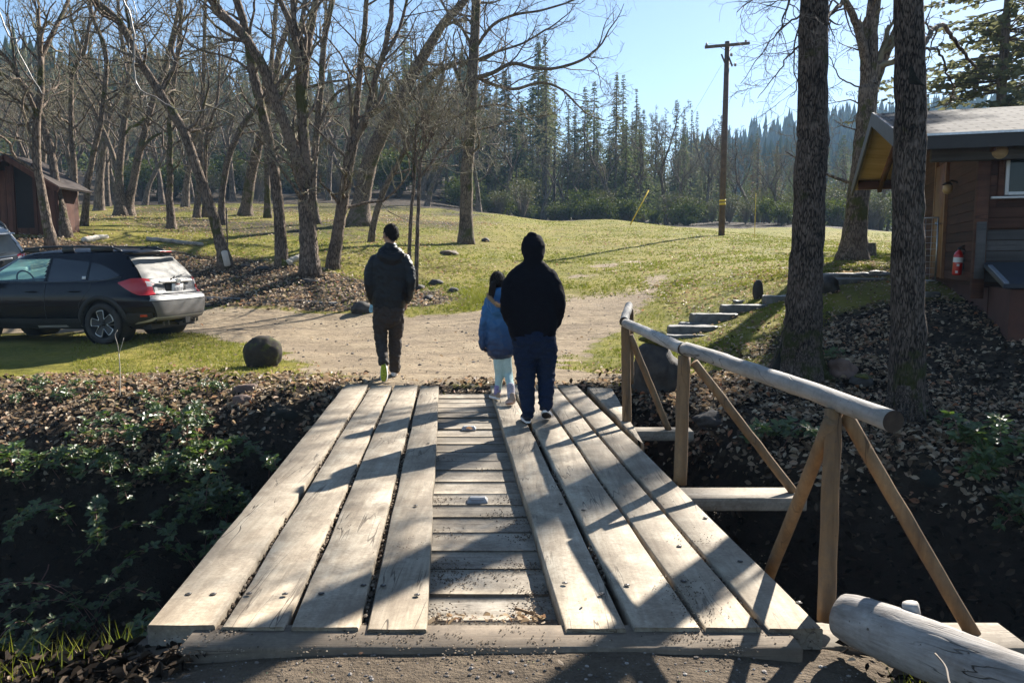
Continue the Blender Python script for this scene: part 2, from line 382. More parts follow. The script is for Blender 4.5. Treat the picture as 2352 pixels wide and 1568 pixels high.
def polymask(x, y, poly):
    """signed distance (+ inside) to a ground polygon given in world metres"""
    poly = np.asarray(poly, float); a = poly; b = np.roll(poly, -1, 0)
    ins = np.zeros(len(x), bool); dist = np.full(len(x), 1e9)
    for (x0, y0), (x1, y1) in zip(a, b):
        c = ((y0 > y) != (y1 > y)) & (x < (x1-x0)*(y-y0)/(y1-y0+1e-12)+x0); ins ^= c
        dx, dy = x1-x0, y1-y0; t = np.clip(((x-x0)*dx+(y-y0)*dy)/(dx*dx+dy*dy+1e-12), 0, 1)
        dist = np.minimum(dist, np.hypot(x-x0-t*dx, y-y0-t*dy))
    return np.where(ins, dist, -dist)
dirt_poly = [(-30, 16.0), (-12, 17.0), (-7.6, 17.6), (-3.4, 17.7), (-2.0, 17.3), (-.9, 17.2), (.2, 17.8), (.9, 20), (1.6, 22.5), (2.6, 25), (4.1, 25), (4.4, 22.5), (3.9, 19.5), (3.1, 17.2), (2.0, 14.8), (1.15, 12.6), (.95, 11.0), (1.7, 10.3), (2.2, 9.6), (-2.1, 9.6), (-2.5, 10.3), (-3.1, 11.8), (-4.3, 13.2), (-5.3, 14.3), (-7.5, 15.2), (-12, 15.6), (-30, 14)]
near_dirt = [(-1.9, -10), (-1.6, 2.4), (-1.35, 3.6), (1.5, 3.6), (1.75, 2.8), (2.6, -10)]
leaf_bank = [(-14, 17.6), (-3.4, 17.8), (-1.7, 17.6), (-1.1, 18.6), (-2.0, 20), (-3.6, 20.4), (-5, 21.2), (-7, 22.2), (-9.5, 23), (-14, 23)]
def masks(x, y):
    e = .45*(vnoise(x, y, .8, 11)-.5) + .25*(vnoise(x, y, .22, 12)-.5)
    e2 = e + .8*(vnoise(x, y, 2.6, 13)-.5)
    d = np.maximum(sst(-.35, .45, polymask(x, y, dirt_poly)+e*1.5), sst(-.25, .3, polymask(x, y, near_dirt)+e*.6))
    d = d*(1-sst(15.5, 21, y)*sst(-1, 1, x)*(.25+.75*sst(.3, .65, vnoise(x, y, 1.0, 41))))
    r, s = ravine(x, y)
    edge = sst(9.0, 11.6, y+e2*1.3)
    # litter: ravine and its shoulders, the ground under the right-hand trees, the bank beyond the track, forest floor
    lf = np.maximum(1-sst(9.6, 11.0, y+e2*1.6+.0*x), 0)
    right = sst(1.6, 3.4, x - .10*y + e2) * (1-sst(11.2, 13.8, y+e2*1.5+ .35*np.minimum(x-4, 0)))
    lf = np.maximum(lf, right)
    lf = np.maximum(lf, sst(-.5, .5, polymask(x, y, leaf_bank)+e2))
    lf = np.maximum(lf, sst(52, 58, y - .1*x + 6*e) )
    lf = np.maximum(lf, (.25+.40*vnoise(x, y, 2.4, 61))*sst(23, 30, y)*(1-sst(-3, 3, x)))
    lf = lf*(1-d)
    dimmed = sst(.15, .9, r)  # ravine mask: puts its shade into the ground colour, thins the bright leaves
    return d, lf, dimmed
dm, lm, wm = masks(XX.ravel(), YY.ravel())
me = bpy.data.meshes.new('ground'); 
mm_ = M(); mm_.add(V, [fq]); ground = mk('ground', mm_, None); me = ground.data
ca = me.color_attributes.new('mask', 'FLOAT_COLOR', 'POINT')
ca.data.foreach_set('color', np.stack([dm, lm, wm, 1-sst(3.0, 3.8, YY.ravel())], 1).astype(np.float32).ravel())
tag(ground, kind='structure')
m, nt, b = newmat('ground_soil')
va = N(nt, 'ShaderNodeVertexColor', layer_name='mask'); sp = nt.nodes.new('ShaderNodeSeparateColor'); nt.links.new(va.outputs[0], sp.inputs[0])
v = coords(nt)
n1 = nz(nt, v, 1.2, 8, .62); n2 = nz(nt, v, 9, 6, .65); n3 = nz(nt, v, 60, 4, .7); n0 = nz(nt, v, .16, 4, .6)
gm = mth(nt, 'ADD', mth(nt, 'MULTIPLY', n1, .45), mth(nt, 'ADD', mth(nt, 'MULTIPLY', n2, .3), mth(nt, 'MULTIPLY', n3, .25)))
grass = ramp(nt, [(.34, (.055, .058, .008)), (.45, (.115, .12, .012)), (.53, (.20, .18, .022)), (.62, (.27, .22, .055))], gm)
grass = mixc(nt, ramp(nt, [(.42, (0, 0, 0)), (.6, (.6,)*3)], n0), grass, (.25, .20, .06))
dirt = ramp(nt, [(.36, (.17, .128, .085)), (.5, (.30, .232, .15)), (.62, (.39, .31, .21))], gm)
peb = N(nt, 'ShaderNodeTexVoronoi'); peb.inputs['Scale'].default_value = 45; nt.links.new(v, peb.inputs['Vector'])
pm = ramp(nt, [(.10, (1, 1, 1)), (.2, (0, 0, 0))], peb.outputs['Distance'])
pg = mth(nt, 'MULTIPLY', pm, ramp(nt, [(.55, (0, 0, 0)), (.65, (1, 1, 1))], nz(nt, v, 11, 3)))
ruts = ramp(nt, [(.40, (1, 1, 1)), (.56, (0, 0, 0))], nz(nt, coords(nt, (.45, 1.6, 1)), 1.5, 6, .65, .5)); dirt = mixc(nt, mth(nt, 'MULTIPLY', ruts, .55), dirt, (.19, .145, .10))
dirt = mixc(nt, mth(nt, 'MULTIPLY', va.outputs[1], .85), dirt, ramp(nt, [(.38, (.045, .034, .025)), (.6, (.13, .10, .072))], gm))
dirt = mixc(nt, pg, dirt, mixc(nt, .55, peb.outputs['Color'], (.33, .29, .25), 'MIX'))
lvo = N(nt, 'ShaderNodeTexVoronoi'); lvo.inputs['Scale'].default_value = 17; nt.links.new(mixc(nt, .08, v, N(nt, 'ShaderNodeTexNoise', i_Scale=9.0).outputs[1]), lvo.inputs['Vector'])
sl = nt.nodes.new('ShaderNodeSeparateColor'); nt.links.new(lvo.outputs['Color'], sl.inputs[0])
leafc = ramp(nt, [(.0, (.014, .010, .007)), (.35, (.036, .024, .015)), (.7, (.075, .052, .034)), (1, (.13, .098, .066))], sl.outputs[0])
leafc = mixc(nt, ramp(nt, [(.35, (0, 0, 0)), (.6, (.8,)*3)], n1), leafc, (.035, .026, .018))
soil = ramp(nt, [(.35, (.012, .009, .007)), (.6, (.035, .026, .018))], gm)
leafc = mixc(nt, mth(nt, 'MULTIPLY', sp.outputs[2], .85), leafc, soil)  # ravine shade painted in by darkening the ground colour
def brk(mask, amt=.5):
    t = mth(nt, 'ADD', mask, mth(nt, 'MULTIPLY', mth(nt, 'SUBTRACT', gm, .49), amt*4)); return ramp(nt, [(.38, (0, 0, 0)), (.62, (1, 1, 1))], t)
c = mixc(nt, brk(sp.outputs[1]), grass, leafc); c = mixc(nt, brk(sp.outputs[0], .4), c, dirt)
nt.links.new(c, b.inputs['Base Color']); b.inputs['Roughness'].default_value = .95; b.inputs['Specular IOR Level'].default_value = .15
h = mth(nt, 'ADD', mth(nt, 'MULTIPLY', n2, 1.0), mth(nt, 'ADD', mth(nt, 'MULTIPLY', n3, .45), mth(nt, 'MULTIPLY', pg, .4)))
bump(nt, b, mth(nt, 'SUBTRACT', h, mth(nt, 'MULTIPLY', ruts, .5)), 1.0, .05)
me.materials.append(m)

# ---------------------------------------------------------------- litter, grass and pebbles (nobody could count them)
def scatter(n, x0, x1, y0, y1, accept, wnear=True):
    """random ground points, denser where the camera is near when wnear"""
    x = rng.random(n); y = rng.random(n)
    if wnear: Y = y0*(y1/y0)**y
    else: Y = y0+(y1-y0)*y
    X = x0+(x1-x0)*x if not wnear else (x0+(x1-x0)*x)*Y/y1
    a = accept(X, Y); k = rng.random(n) < a; return X[k], Y[k]
def under_deck(x, y): return (y > 3.2) & (y < 9.6) & (x > -1.5-.082*(y-3.2)) & (x < 1.3-.082*(y-3.2))
def normal(x, y, e=.06):
    z = gz(x, y); zx = (gz(x+e, y)-z)/e; zy = (gz(x, y+e)-z)/e
    nn = np.stack([-zx, -zy, np.ones(len(x))], 1); return z, nn/np.linalg.norm(nn, axis=1)[:, None]
def leaves(m, X, Y, size, lift=.012, tilt=.45, zov=None):
    k = len(X); z, nn = normal(X, Y)
    if zov is not None: z = zov
    a = rng.random(k)*2*PI; t = np.stack([np.cos(a), np.sin(a), np.zeros(k)], 1)
    nn = nn + rng.normal(0, tilt, (k, 3)); nn /= np.linalg.norm(nn, axis=1)[:, None]
    t = t - (t*nn).sum(1)[:, None]*nn; t /= np.linalg.norm(t, axis=1)[:, None]; w = np.cross(nn, t)
    s = (size*(.35+1.15*rng.random(k)**1.3))[:, None]
    c0 = np.stack([X, Y, z+lift+rng.random(k)*lift*1.2+.25*s[:, 0]*tilt], 1); curl = (rng.random(k)[:, None]-.25)*.6*s*nn
    # six-point leaf: stem, two lobed sides, tip
    p = [c0 - t*s*.5, c0 - t*s*.12 + w*s*.26 + curl, c0 + t*s*.22 + w*s*.20 + curl, c0 + t*s*.52 + curl*.2, c0 + t*s*.20 - w*s*.22 + curl, c0 - t*s*.15 - w*s*.24 + curl]
    v = np.stack(p, 1).reshape(-1, 3); i = np.arange(k)[:, None]*6
    m.add(v, [np.hstack([i, i+3, i+2, i+1]), np.hstack([i, i+5, i+4, i+3])])
    c = rng.random(k); m.c.append(c); m.c.append(c)
MAT['leaf'] = varied('dry_oak_leaf', [(0, (.08, .045, .026)), (.25, (.19, .125, .075)), (.5, (.36, .27, .18)), (.75, (.54, .45, .33)), (.86, (.33, .10, .03)), (1, (.62, .53, .38))], .6, .3, .32, tcol=(.52, .38, .22), tmix=.5)
MAT['leaf_shade'] = varied('shade_dark_leaf', [(0, (.008, .006, .004)), (.4, (.026, .018, .012)), (.75, (.06, .042, .028)), (1, (.13, .095, .065))], .85, .1)  # dark copy of the leaf: the ravine's shade is in its colour
def lacc(x, y):
    d, l, w = masks(x, y); return np.where(under_deck(x, y), 0, np.clip(l*1.0 - 1.6*w, .0, 1))*(.25+.75*sst(.3, .6, vnoise(x, y, .5, 51)))*np.where((y < 8.2) & (x < 0), .15, 1)*np.where((x > 4.2+.25*(y-7)) & (y < 12), .45, 1)
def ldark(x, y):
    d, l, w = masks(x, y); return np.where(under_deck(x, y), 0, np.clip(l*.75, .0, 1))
m = M()
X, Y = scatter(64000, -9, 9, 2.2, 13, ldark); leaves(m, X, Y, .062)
ldk = mk('shade_litter', m, MAT['leaf_shade'], smooth=False); tag(ldk, 'leaf litter of the creek banks, its colour darkened to paint their shade', 'leaves', kind='stuff'); m = M()
X, Y = scatter(52000, -9, 9, 5.5, 13, lacc); leaves(m, X, Y, .06)
X, Y = scatter(26000, -5, 7.5, 5.5, 11.5, lacc, False); leaves(m, X, Y, .06)
X, Y = scatter(16000, -8, -1.2, 8.6, 11.4, lambda x, y: lacc(x, y)*.9, False); leaves(m, X, Y, .065)
X, Y = scatter(30000, -16, 0, 17.5, 24, lambda x, y: masks(x, y)[1]*.8, False); leaves(m, X, Y, .075)
X, Y = scatter(1500, -2.6, 3, 1.7, 3.2, lambda x, y: .05+.6*(np.abs(x-.3) > 1.6), False); leaves(m, X, Y, .034, tilt=.25)
X, Y = scatter(15000, -9, 6, 9.8, 20, lambda x, y: .10*(1-.8*masks(x, y)[0]), True); leaves(m, X, Y, .05)
X, Y = scatter(46000, -20, 20, 18, 46, lambda x, y: (1-masks(x, y)[0]*.8)*(.25+.75*sst(.45, .7, vnoise(x, y, 3, 31)))*np.where(x < -1, .95, .28), False); leaves(m, X, Y, .07, tilt=.3)
X, Y = scatter(5000, 3.0, 8.5, 11.5, 19, lambda x, y: .6+0*x, False); leaves(m, X, Y, .06, tilt=.4)
litter = mk('leaf_litter', m, MAT['leaf'], smooth=False); tag(litter, 'dry pale oak leaves fallen over the bank tops and grass', 'leaves', kind='stuff')

def blades(m, X, Y, h, w, k=3):
    n = len(X); z = gz(X, Y)
    for _ in range(k):
        a = rng.random(n)*2*PI; hh = h*(.5+rng.random(n)); le = rng.normal(0, .45, (n, 2))*hh[:, None]
        ox = X+rng.normal(0, .02, n); oy = Y+rng.normal(0, .02, n); dx = np.cos(a)*w/2; dy = np.sin(a)*w/2
        v = np.stack([np.stack([ox-dx, oy-dy, z-.005], 1), np.stack([ox+dx, oy+dy, z-.005], 1), np.stack([ox+le[:, 0], oy+le[:, 1], z+hh], 1)], 1).reshape(-1, 3)
        i = np.arange(n)[:, None]*3; m.add(v, [np.hstack([i, i+1, i+2])]); m.c.append(np.clip(.5*rng.random(n)+.5*vnoise(X, Y, 1.5, 21), 0, 1))
MAT['grass'] = varied('grass_blade', [(0, (.055, .09, .008)), (.35, (.12, .15, .012)), (.6, (.21, .20, .03)), (1, (.33, .27, .10))], .6, .2, .3)
def gacc(x, y):
    d, l, w = masks(x, y); return np.clip(1-d*1.3-l*.85, 0, 1)*(.25+.75*sst(.35, .65, vnoise(x, y, .9, 22)))
m = M()
X, Y = scatter(42000, -11, 8, 9.4, 20, gacc); blades(m, X, Y, .035, .014)
X, Y = scatter(60000, -24, 26, 17, 52, gacc); blades(m, X, Y, .035, .03)
grass_o = mk('meadow_grass', m, MAT['grass'], smooth=False); tag(grass_o, 'short yellow green winter grass of the meadow and verge', 'grass', kind='stuff')
m = M()
def tuft(x, y, n, h, s):
    X = x+rng.normal(0, s, n); Y = y+rng.normal(0, s, n); blades(m, X, Y, h, .008, 1)
for _ in range(80):
    x = rng.uniform(-3.6, -1.6); y = rng.uniform(3.0, 3.75) + .1*rng.random(); tuft(x, y, 22, .045 if _ % 5 else .11, .06)
for _ in range(26): tuft(rng.uniform(1.5, 2.8), rng.uniform(2.6, 3.1), 26, .06, .05)
for _ in range(40): tuft(rng.uniform(-1.2, .2), rng.uniform(17.6, 19.4), 40, .16, .16)
tg = mk('bank_grass', m, MAT['grass'], smooth=False); tag(tg, 'tufts of longer green grass along the creek bank edges', 'grass', kind='stuff')

m = M()
bmr = bmesh.new(); bmesh.ops.create_icosphere(bmr, subdivisions=1, radius=1); pv = np.array([q.co[:] for q in bmr.verts]); pf = np.array([[a.index for a in q.verts] for q in bmr.faces]); bmr.free()
def pebbles(X, Y, s0, s1):
    z = gz(X, Y)
    for x, y, zz in zip(X, Y, z):
        s = random.uniform(s0, s1)*random.random()**1.5+s0*.4; q = pv*(s*np.array([1, random.uniform(.6, 1), .6]))*(1+.35*(rng.random((len(pv), 1))-.5))
        m.add(q+[x, y, zz+s*.2], [pf], random.random())
X, Y = scatter(3800, -1.6, 1.8, 1.7, 3.05, lambda x, y: 1+0*x, False); pebbles(X, Y, .002, .012)
X, Y = scatter(700, -5, 4, 10, 18, lambda x, y: masks(x, y)[0], False); pebbles(X, Y, .01, .03)
MAT['pebble'] = varied('pebble_stone', [(0, (.07, .06, .05)), (.6, (.22, .18, .15)), (1, (.38, .34, .3))], .85, .3)
pb = mk('gravel', m, MAT['pebble'], smooth=False); tag(pb, 'small stones and grit lying on the dirt track', 'gravel', kind='stuff')
# ---------------------------------------------------------------- the plank bridge
br = empty('footbridge', (0, 6.4, 0)); tag(br, 'weathered plank bridge with a sunken middle strip and peeled log railing', 'bridge')
VPX = 1030.0
def prism(m, q, z0, z1, bev=.006, wob=.003, n=14):
    """plank over the ground quad q (near-left, near-right, far-right, far-left), slightly worn edges"""
    a, b, c, d = [np.asarray(p, float)[:2] for p in q]
    vs = []; t = np.linspace(0, 1, n)
    L = a[None]*(1-t[:, None]) + d[None]*t[:, None]; Rr = b[None]*(1-t[:, None]) + c[None]*t[:, None]
    L = L + np.stack([rng.normal(0, wob, n), np.zeros(n)], 1); Rr = Rr + np.stack([rng.normal(0, wob, n), np.zeros(n)], 1)
    zz = rng.normal(0, wob*.5, n); u = (Rr-L)/np.linalg.norm(Rr-L, axis=1)[:, None]; B = bev
    sec = [np.hstack([L, (z0+0*zz)[:, None]]), np.hstack([L, (z1-B+zz)[:, None]]), np.hstack([L+u*B, (z1+zz)[:, None]]), np.hstack([(L+Rr)/2, (z1+zz-.002)[:, None]]),
           np.hstack([Rr-u*B, (z1+zz)[:, None]]), np.hstack([Rr, (z1-B+zz)[:, None]]), np.hstack([Rr, (z0+0*zz)[:, None]])]
    k = 7; v = np.stack(sec, 1).reshape(-1, 3); i = np.arange(n-1)[:, None]*k; j = np.arange(k)[None]; j2 = (j+1) % k
    m.add(v, [np.stack([i+j, i+k+j, i+k+j2, i+j2], -1).reshape(-1, 4)[:, ::-1], np.arange(k)[None], (np.arange(k)+(n-1)*k)[None, ::-1]])
def edge(xn, yn, yfar=883):   # point of the plank edge running to the vanishing point
    return xn + (VPX-xn)*(yn-yfar)/(yn-595.0)
DECK = -.095
planksL = [(342, 494, 1437), (511, 652, 1437), (669, 824, 1438), (842, 980, 1440)]
planksR = [(1300, 1440, 1441), (1458, 1606, 1441), (1620, 1748, 1441), (1765, 1893, 1441)]
for i, (x0, x1, y) in enumerate(planksL+planksR):
    m = M(); e0 = edge(x0, y); e1 = edge(x1, y)
    if x0 == 1300: e0 = 1125
    if x1 == 980: e1 = 1008
    j = rng.normal(0, 2.0)
    q = [G(x0, y+j*.6), G(x1, y+j*.6), G(e1, 884+j*.4), G(e0, 884+j*.4)]
    prism(m, q, -.09, 0+rng.normal(0, .003))
    o = mk('deck_plank', m, MAT['plank'], br)
    for fy in (1368, 1006, 905):
        pass
m = M(); q = [G(1470, 1015)[:2], G(1473, 1016)[:2], G(1400, 887)[:2], G(1345, 887)[:2]]; q = [G(1466, 1008), G(1478, 1018), G(1404, 888), G(1349, 888)]
prism(m, q, -.09, -.002); mk('deck_plank', m, MAT['plank'], br)
# bolts on the planks; flat dark discs paint the shade of their recesses
MAT['hole_shade'] = simple('bolt_recess_shade', (.035, .028, .022), .9); MAT['bolt'] = simple('bolt_head', (.16, .15, .14), .5, .6)
for (px, py) in [(433, 1365), (490, 1365), (572, 1364), (655, 1365), (738, 1364), (835, 1345), (880, 1346), (958, 1367), (1297, 1340), (1382, 1365), (1440, 1345), (1570, 1336), (1700, 1290), (1835, 1385),
                 (984, 1018), (1288, 1158), (1340, 1172), (955, 1162), (900, 920), (1000, 915), (1240, 1025), (1620, 1190), (1560, 1255)]:
    p = G(px, py, 0.0); m = M(); ang = np.arange(14)*2*PI/14; r = .013
    ring = [np.stack([p[0]+rr*np.cos(ang), p[1]+rr*np.sin(ang), np.full(14, zz)], 1) for rr, zz in ((r*1.12, .0045), (r*.95, .0062))]
    j = np.arange(14); j2 = (j+1) % 14
    m.add(np.vstack(ring), [np.stack([j, j2, 14+j2, 14+j], -1), (14+j)[None]]); o = mk('bolt_recess_shade', m, MAT['hole_shade'], br, smooth=False)
    m = M(); lathe(m, (p[0]+.002, p[1]+.004, .0066), (0, 0, 1), [(0, .007), (.001, .006), (.0015, .0001)], 10); mk('bolt_head', m, MAT['bolt'], br)
# cross boards in the sunken strip
gaps = [1420, 1365, 1305, 1265, 1222, 1188, 1160, 1132, 1105, 1079, 1056, 1036, 1018, 1001, 985, 970, 957, 945, 934, 923, 913, 903]
gy = [G(1100, g+1, DECK)[1] for g in gaps]; gy = [3.16] + gy + [gy[-1]+.27, gy[-1]+.56]
for k in range(len(gy)-1):
    y0 = gy[k]+.009; y1 = gy[k+1]-.009; ym = (y0+y1)/2; sh = -.082*(ym-3.2); m = M()
    sk = rng.normal(0, .006); zt = DECK+rng.normal(0, .004)
    q = [(1.25+sh, y0+sk, 0), (1.25+sh, y1+sk, 0), (-1.46+sh, y1-sk, 0), (-1.46+sh, y0-sk, 0)]
    q = [(-1.46+sh, y0-sk, 0), (1.25+sh, y0+sk, 0), (1.25+sh, y1+sk, 0), (-1.46+sh, y1-sk, 0)]
    prism(m, q, zt-.075, zt, .005, .002, 5); mk('cross_board', m, MAT['cross'], br)
for xb in (-1.15, -.35, .35, .98):
    m = M(); a = np.array([xb, 3.0, -.37]); b2 = np.array([xb-.082*6.7, 9.75, -.37]); box(m, (a+b2)/2, (.28, 6.8, .38), ry=b2-a, rx=(1, .082, 0), rz=(0, 0, 1), bev=.02); mk('girder', m, MAT['underbeam'], br)
m = M(); box(m, (-.085, 3.135, -.170), (2.47, .21, .30), bev=.012); o = mk('sill_timber', m, MAT['sill'], br)
m = M(); box(m, (-1.42, 3.24, -.245), (.30, .30, .30), bev=.01); mk('end_block', m, MAT['underbeam'], br)
m = M(); box(m, (-.45, 9.78, -.16), (3.0, .16, .29), bev=.012); mk('sill_timber', m, MAT['sill'], br)
# outrigger beams that carry the braces
def beam(x0, x1, y, w, z1, h=.09, sk=0.0):
    m = M(); box(m, ((x0+x1)/2, y, z1-h/2), (x1-x0, w, h), rx=(1, sk, 0), ry=(-sk, 1, 0), bev=.006); return mk('outrigger', m, MAT['cross'], br)
beam(.3, 1.70, 7.50, .20, -.10); beam(.3, 1.99, 5.42, .26, -.10); beam(.3, 2.17, 3.33, .24, -.11, .10)
# posts and braces (peeled poles)
def pole(name, a, b, r0, r1, mat=None, sides=14, parent=br, wob=.0015):
    n = 12; t = np.linspace(0, 1, n)[:, None]; p = np.asarray(a)*(1-t)+np.asarray(b)*t; p = p+rng.normal(0, wob, (n, 3))*np.sin(t*PI)
    m = M(); tube(m, p, np.linspace(r0, r1, n)*(1+rng.normal(0, .008, n)), sides, lump=.015); return mk(name, m, mat or MAT['post'], parent)
rA, rB, rC, rD = at(1437, 742, 7.42), at(1572, 806, 5.42), at(1915, 928, 3.46), at(2052, 968, 3.05)
rA0 = at(1446, 702, 8.35)
pole('post', G(1437, 985, -.10)*0+np.array([G(1437, 985, -.1)[0], 7.42, -.11]), rA-[0, 0, .03], .044, .042)
pole('post', at(1562, 1112, 5.36), rB-[0, 0, .03], .045, .042)
pole('post', at(1897, 1425, 3.36), rC-[0, 0, .02], .038, .037)
pole('brace', at(1536, 988, 7.48), at(1447, 770, 7.42), .030, .030)
pole('brace', at(1822, 1128, 5.42), at(1594, 832, 5.42), .031, .030)
pole('brace', at(1733, 1405, 4.35), at(1908, 965, 3.42), .032, .031)
pole('brace', at(2236, 1458, 3.35), at(1940, 948, 3.46), .032, .031)
pole('post', at(1447, 880, 8.5), rA0-[0, 0, .03], .045, .042)
def rail(a, b, r0, r1):
    n = 26; t = np.linspace(0, 1, n)[:, None]; p = np.asarray(a)*(1-t)+np.asarray(b)*t; p[:, 2] += .010*np.sin(t[:, 0]*PI)
    p = p+np.cumsum(rng.normal(0, .0016, (n, 3)), 0)*np.sin(t*PI)
    m = M(); tube(m, p, np.linspace(r0, r1, n)*(1+.02*np.sin(np.arange(n)*1.3)), 22, lump=.012)
    me_ = mk('rail', m, MAT['rail'], br); me_.data.materials.append(MAT['logend']); k = len(me_.data.polygons)
    for i in range(k-44, k): me_.data.polygons[i].material_index = 1; me_.data.polygons[i].use_smooth = False
    return me_
rail(rA0+[.0, .04, .0], rA+[-.01, .04, .010], .040, .042); rail(rA+[0, -.02, 0], rB+[0, .02, .010], .042, .043); rail(rB+[0, -.04, .02], rD, .045, .043)
# dirt and litter packed in the gaps between planks
m = M()
for (xg, yg) in [(502, 1437), (660, 1437), (833, 1438), (1449, 1441), (1613, 1441), (1757, 1441)]:
    for k in range(420):
        t = random.random()
        if vnoise(np.array([t*9.0]), np.array([xg*1.0]), 1, 3)[0] < (.30 if xg < 1400 else .5): continue
        yy = 1437+(890-1437)*t**.6; px = edge(xg, yg, yy); p = G(px, yy, -.012); s = random.uniform(.004, .012)
        q = pv*s*np.array([1, 1.4, .7])+[p[0]+random.gauss(0, .005), p[1], -.02-random.random()*.03]; m.add(q, [pf], random.random())
MAT['crumb'] = varied('packed_crumbs', [(0, (.05, .04, .03)), (.6, (.16, .12, .085)), (1, (.33, .27, .2))], .95, .1)
mk('packed_dirt', m, MAT['crumb'], br, smooth=False)['kind'] = 'stuff'
# loose soil, bits and twigs lying on the boards
m = M()
def crumbs(px, py, sx, sy, n, z, s0=.002, s1=.006):
    c = G(px, py, z)
    for _ in range(n):
        s = random.uniform(s0, s1); m.add(pv*s*np.array([1, 1, .55])+[c[0]+random.gauss(0, sx), c[1]+random.gauss(0, sy), z+s*.3], [pf], random.random())
for (px, py, n) in [(1010, 1150, 90), (1015, 1225, 60), (1020, 1300, 120), (1030, 1330, 120), (1150, 1180, 60), (1170, 1150, 70), (1190, 1200, 110), (1200, 1235, 90), (1215, 1300, 120), (1080, 1330, 60), (1230, 1400, 200), (1150, 1310, 50), (1000, 1400, 60), (1240, 1360, 140), (1020, 1050, 40), (1130, 1080, 40), (1010, 1425, 140)]:
    crumbs(px, py, .07, .06, n, DECK+.005)
for sx_ in np.linspace(420, 1830, 46): crumbs(sx_+random.uniform(-14, 14), random.uniform(1444, 1500), .04, .03, 26, -.018 if random.random() < .6 else -.04, .0015, .005)
crumbs(1230, 1435, .18, .03, 220, DECK+.01); crumbs(1140, 912, .03, .1, 90, DECK+.01, .004, .01); crumbs(1065, 900, .22, .05, 160, DECK+.01, .004, .012)
for (px, py, n) in [(1600, 1240, 60), (1560, 1350, 130), (1590, 1390, 120), (1500, 1150, 20), (1650, 1180, 25), (1750, 1280, 25), (930, 1250, 40), (780, 1200, 20), (940, 1000, 15)]:
    crumbs(px, py, .07, .09, n, .003, .0015, .004)
ld = mk('loose_soil', m, MAT['crumb'], smooth=False); tag(ld, 'crumbled soil and bark bits scattered over the bridge boards', 'soil', kind='stuff')
m = M(); X = []; Y = []
for (px, py, z) in [(1345, 1384, .004), (1078, 990, DECK), (1260, 1420, .0)]:
    p = G(px, py, z); X.append(p[0]); Y.append(p[1])
leaves(m, np.array(X[:2]), np.array(Y[:2]), .05, tilt=.15, zov=np.array([.002, DECK+.004]))
for _ in range(130):
    if random.random() < .5: p = G(random.uniform(990, 1250), random.uniform(1425, 1445), DECK)
    else: p = G(random.uniform(1020, 1120), random.uniform(893, 906), DECK)
    leaves(m, np.array([p[0]]), np.array([p[1]]), .035 if p[1] < 5 else .05, tilt=.4, zov=np.array([DECK+.01]))
bl = mk('bridge_leaves', m, MAT['leaf'], smooth=False); tag(bl, 'curled dead leaves lying on the bridge boards', 'leaves', kind='stuff')
# reflector studs on the middle boards
MAT['stud'] = simple('stud_plastic', (.30, .30, .30), .45, var=.15, scale=30); MAT['studrib'] = simple('stud_lens', (.30, .31, .33), .3)
for (px, py, w, lab) in [(1097, 1150, .135, 'grey reflector stud on the sunken boards, nearer of the two'), (1077, 985, .135, 'grey reflector stud on the sunken boards beside the girl, the farther one')]:
    c = G(px, py, DECK+.008); s = empty('road_stud', (c[0], c[1], DECK+.004)); tag(s, lab, 'road stud')
    m = M(); w2 = w/2; d = .045; h = .032; zz = DECK+.005
    m.add([(c[0]+a*w2*k, c[1]+b_*d*k2, zz+z) for z, k, k2 in ((0, 1, 1), (.008, 1, 1), (h, .72, .5)) for a, b_ in ((-1, -1), (1, -1), (1, 1), (-1, 1))],
          [[0, 1, 5, 4], [1, 2, 6, 5], [2, 3, 7, 6], [3, 0, 4, 7], [4, 5, 9, 8], [5, 6, 10, 9], [6, 7, 11, 10], [7, 4, 8, 11], [8, 9, 10, 11]]); mk('stud_body', m, MAT['stud'], s, smooth=False)
    m = M(); box(m, (c[0], c[1]-.036, zz+.019), (w*.62, .004, .016), rz=(0, -.55, .83), ry=(0, .83, .55)); mk('lens', m, MAT['studrib'], s, smooth=False)
# stick lying in the strip
def stick(name, pts, r, lab, cat='stick', mat='twig', grp=None):
    m = M(); tube(m, spline(pts, 12), r, 7, lump=.08); o = mk(name, m, MAT[mat], origin=pts[0]); tag(o, lab, cat, grp); return o
stick('stick', [G(1183, 1397, DECK+.012), G(1215, 1406, DECK+.014), G(1250, 1420, DECK+.012)], .007, 'reddish brown stick lying on the sunken boards at the near end', mat='post')
stick('stick', [G(985, 1452, -.05), G(1003, 1463, -.05), G(1020, 1478, -.05)], .006, 'short dark twig on the sill timber below the sunken strip')
for i, (a, b_, c_) in enumerate([((1075, 1500), (1095, 1515), (1108, 1545)), ((1008, 1520), (1035, 1524), (1062, 1512)), ((1140, 1495), (1155, 1510), (1160, 1532))]):
    stick('stick', [G(*q, -.085) for q in (a, b_, c_)], .0055, ['broken twig in the near dirt, middle of three twigs below the sill', 'broken twig in the near dirt, leftmost of three twigs below the sill', 'broken twig in the near dirt, rightmost of three twigs below the sill'][i])

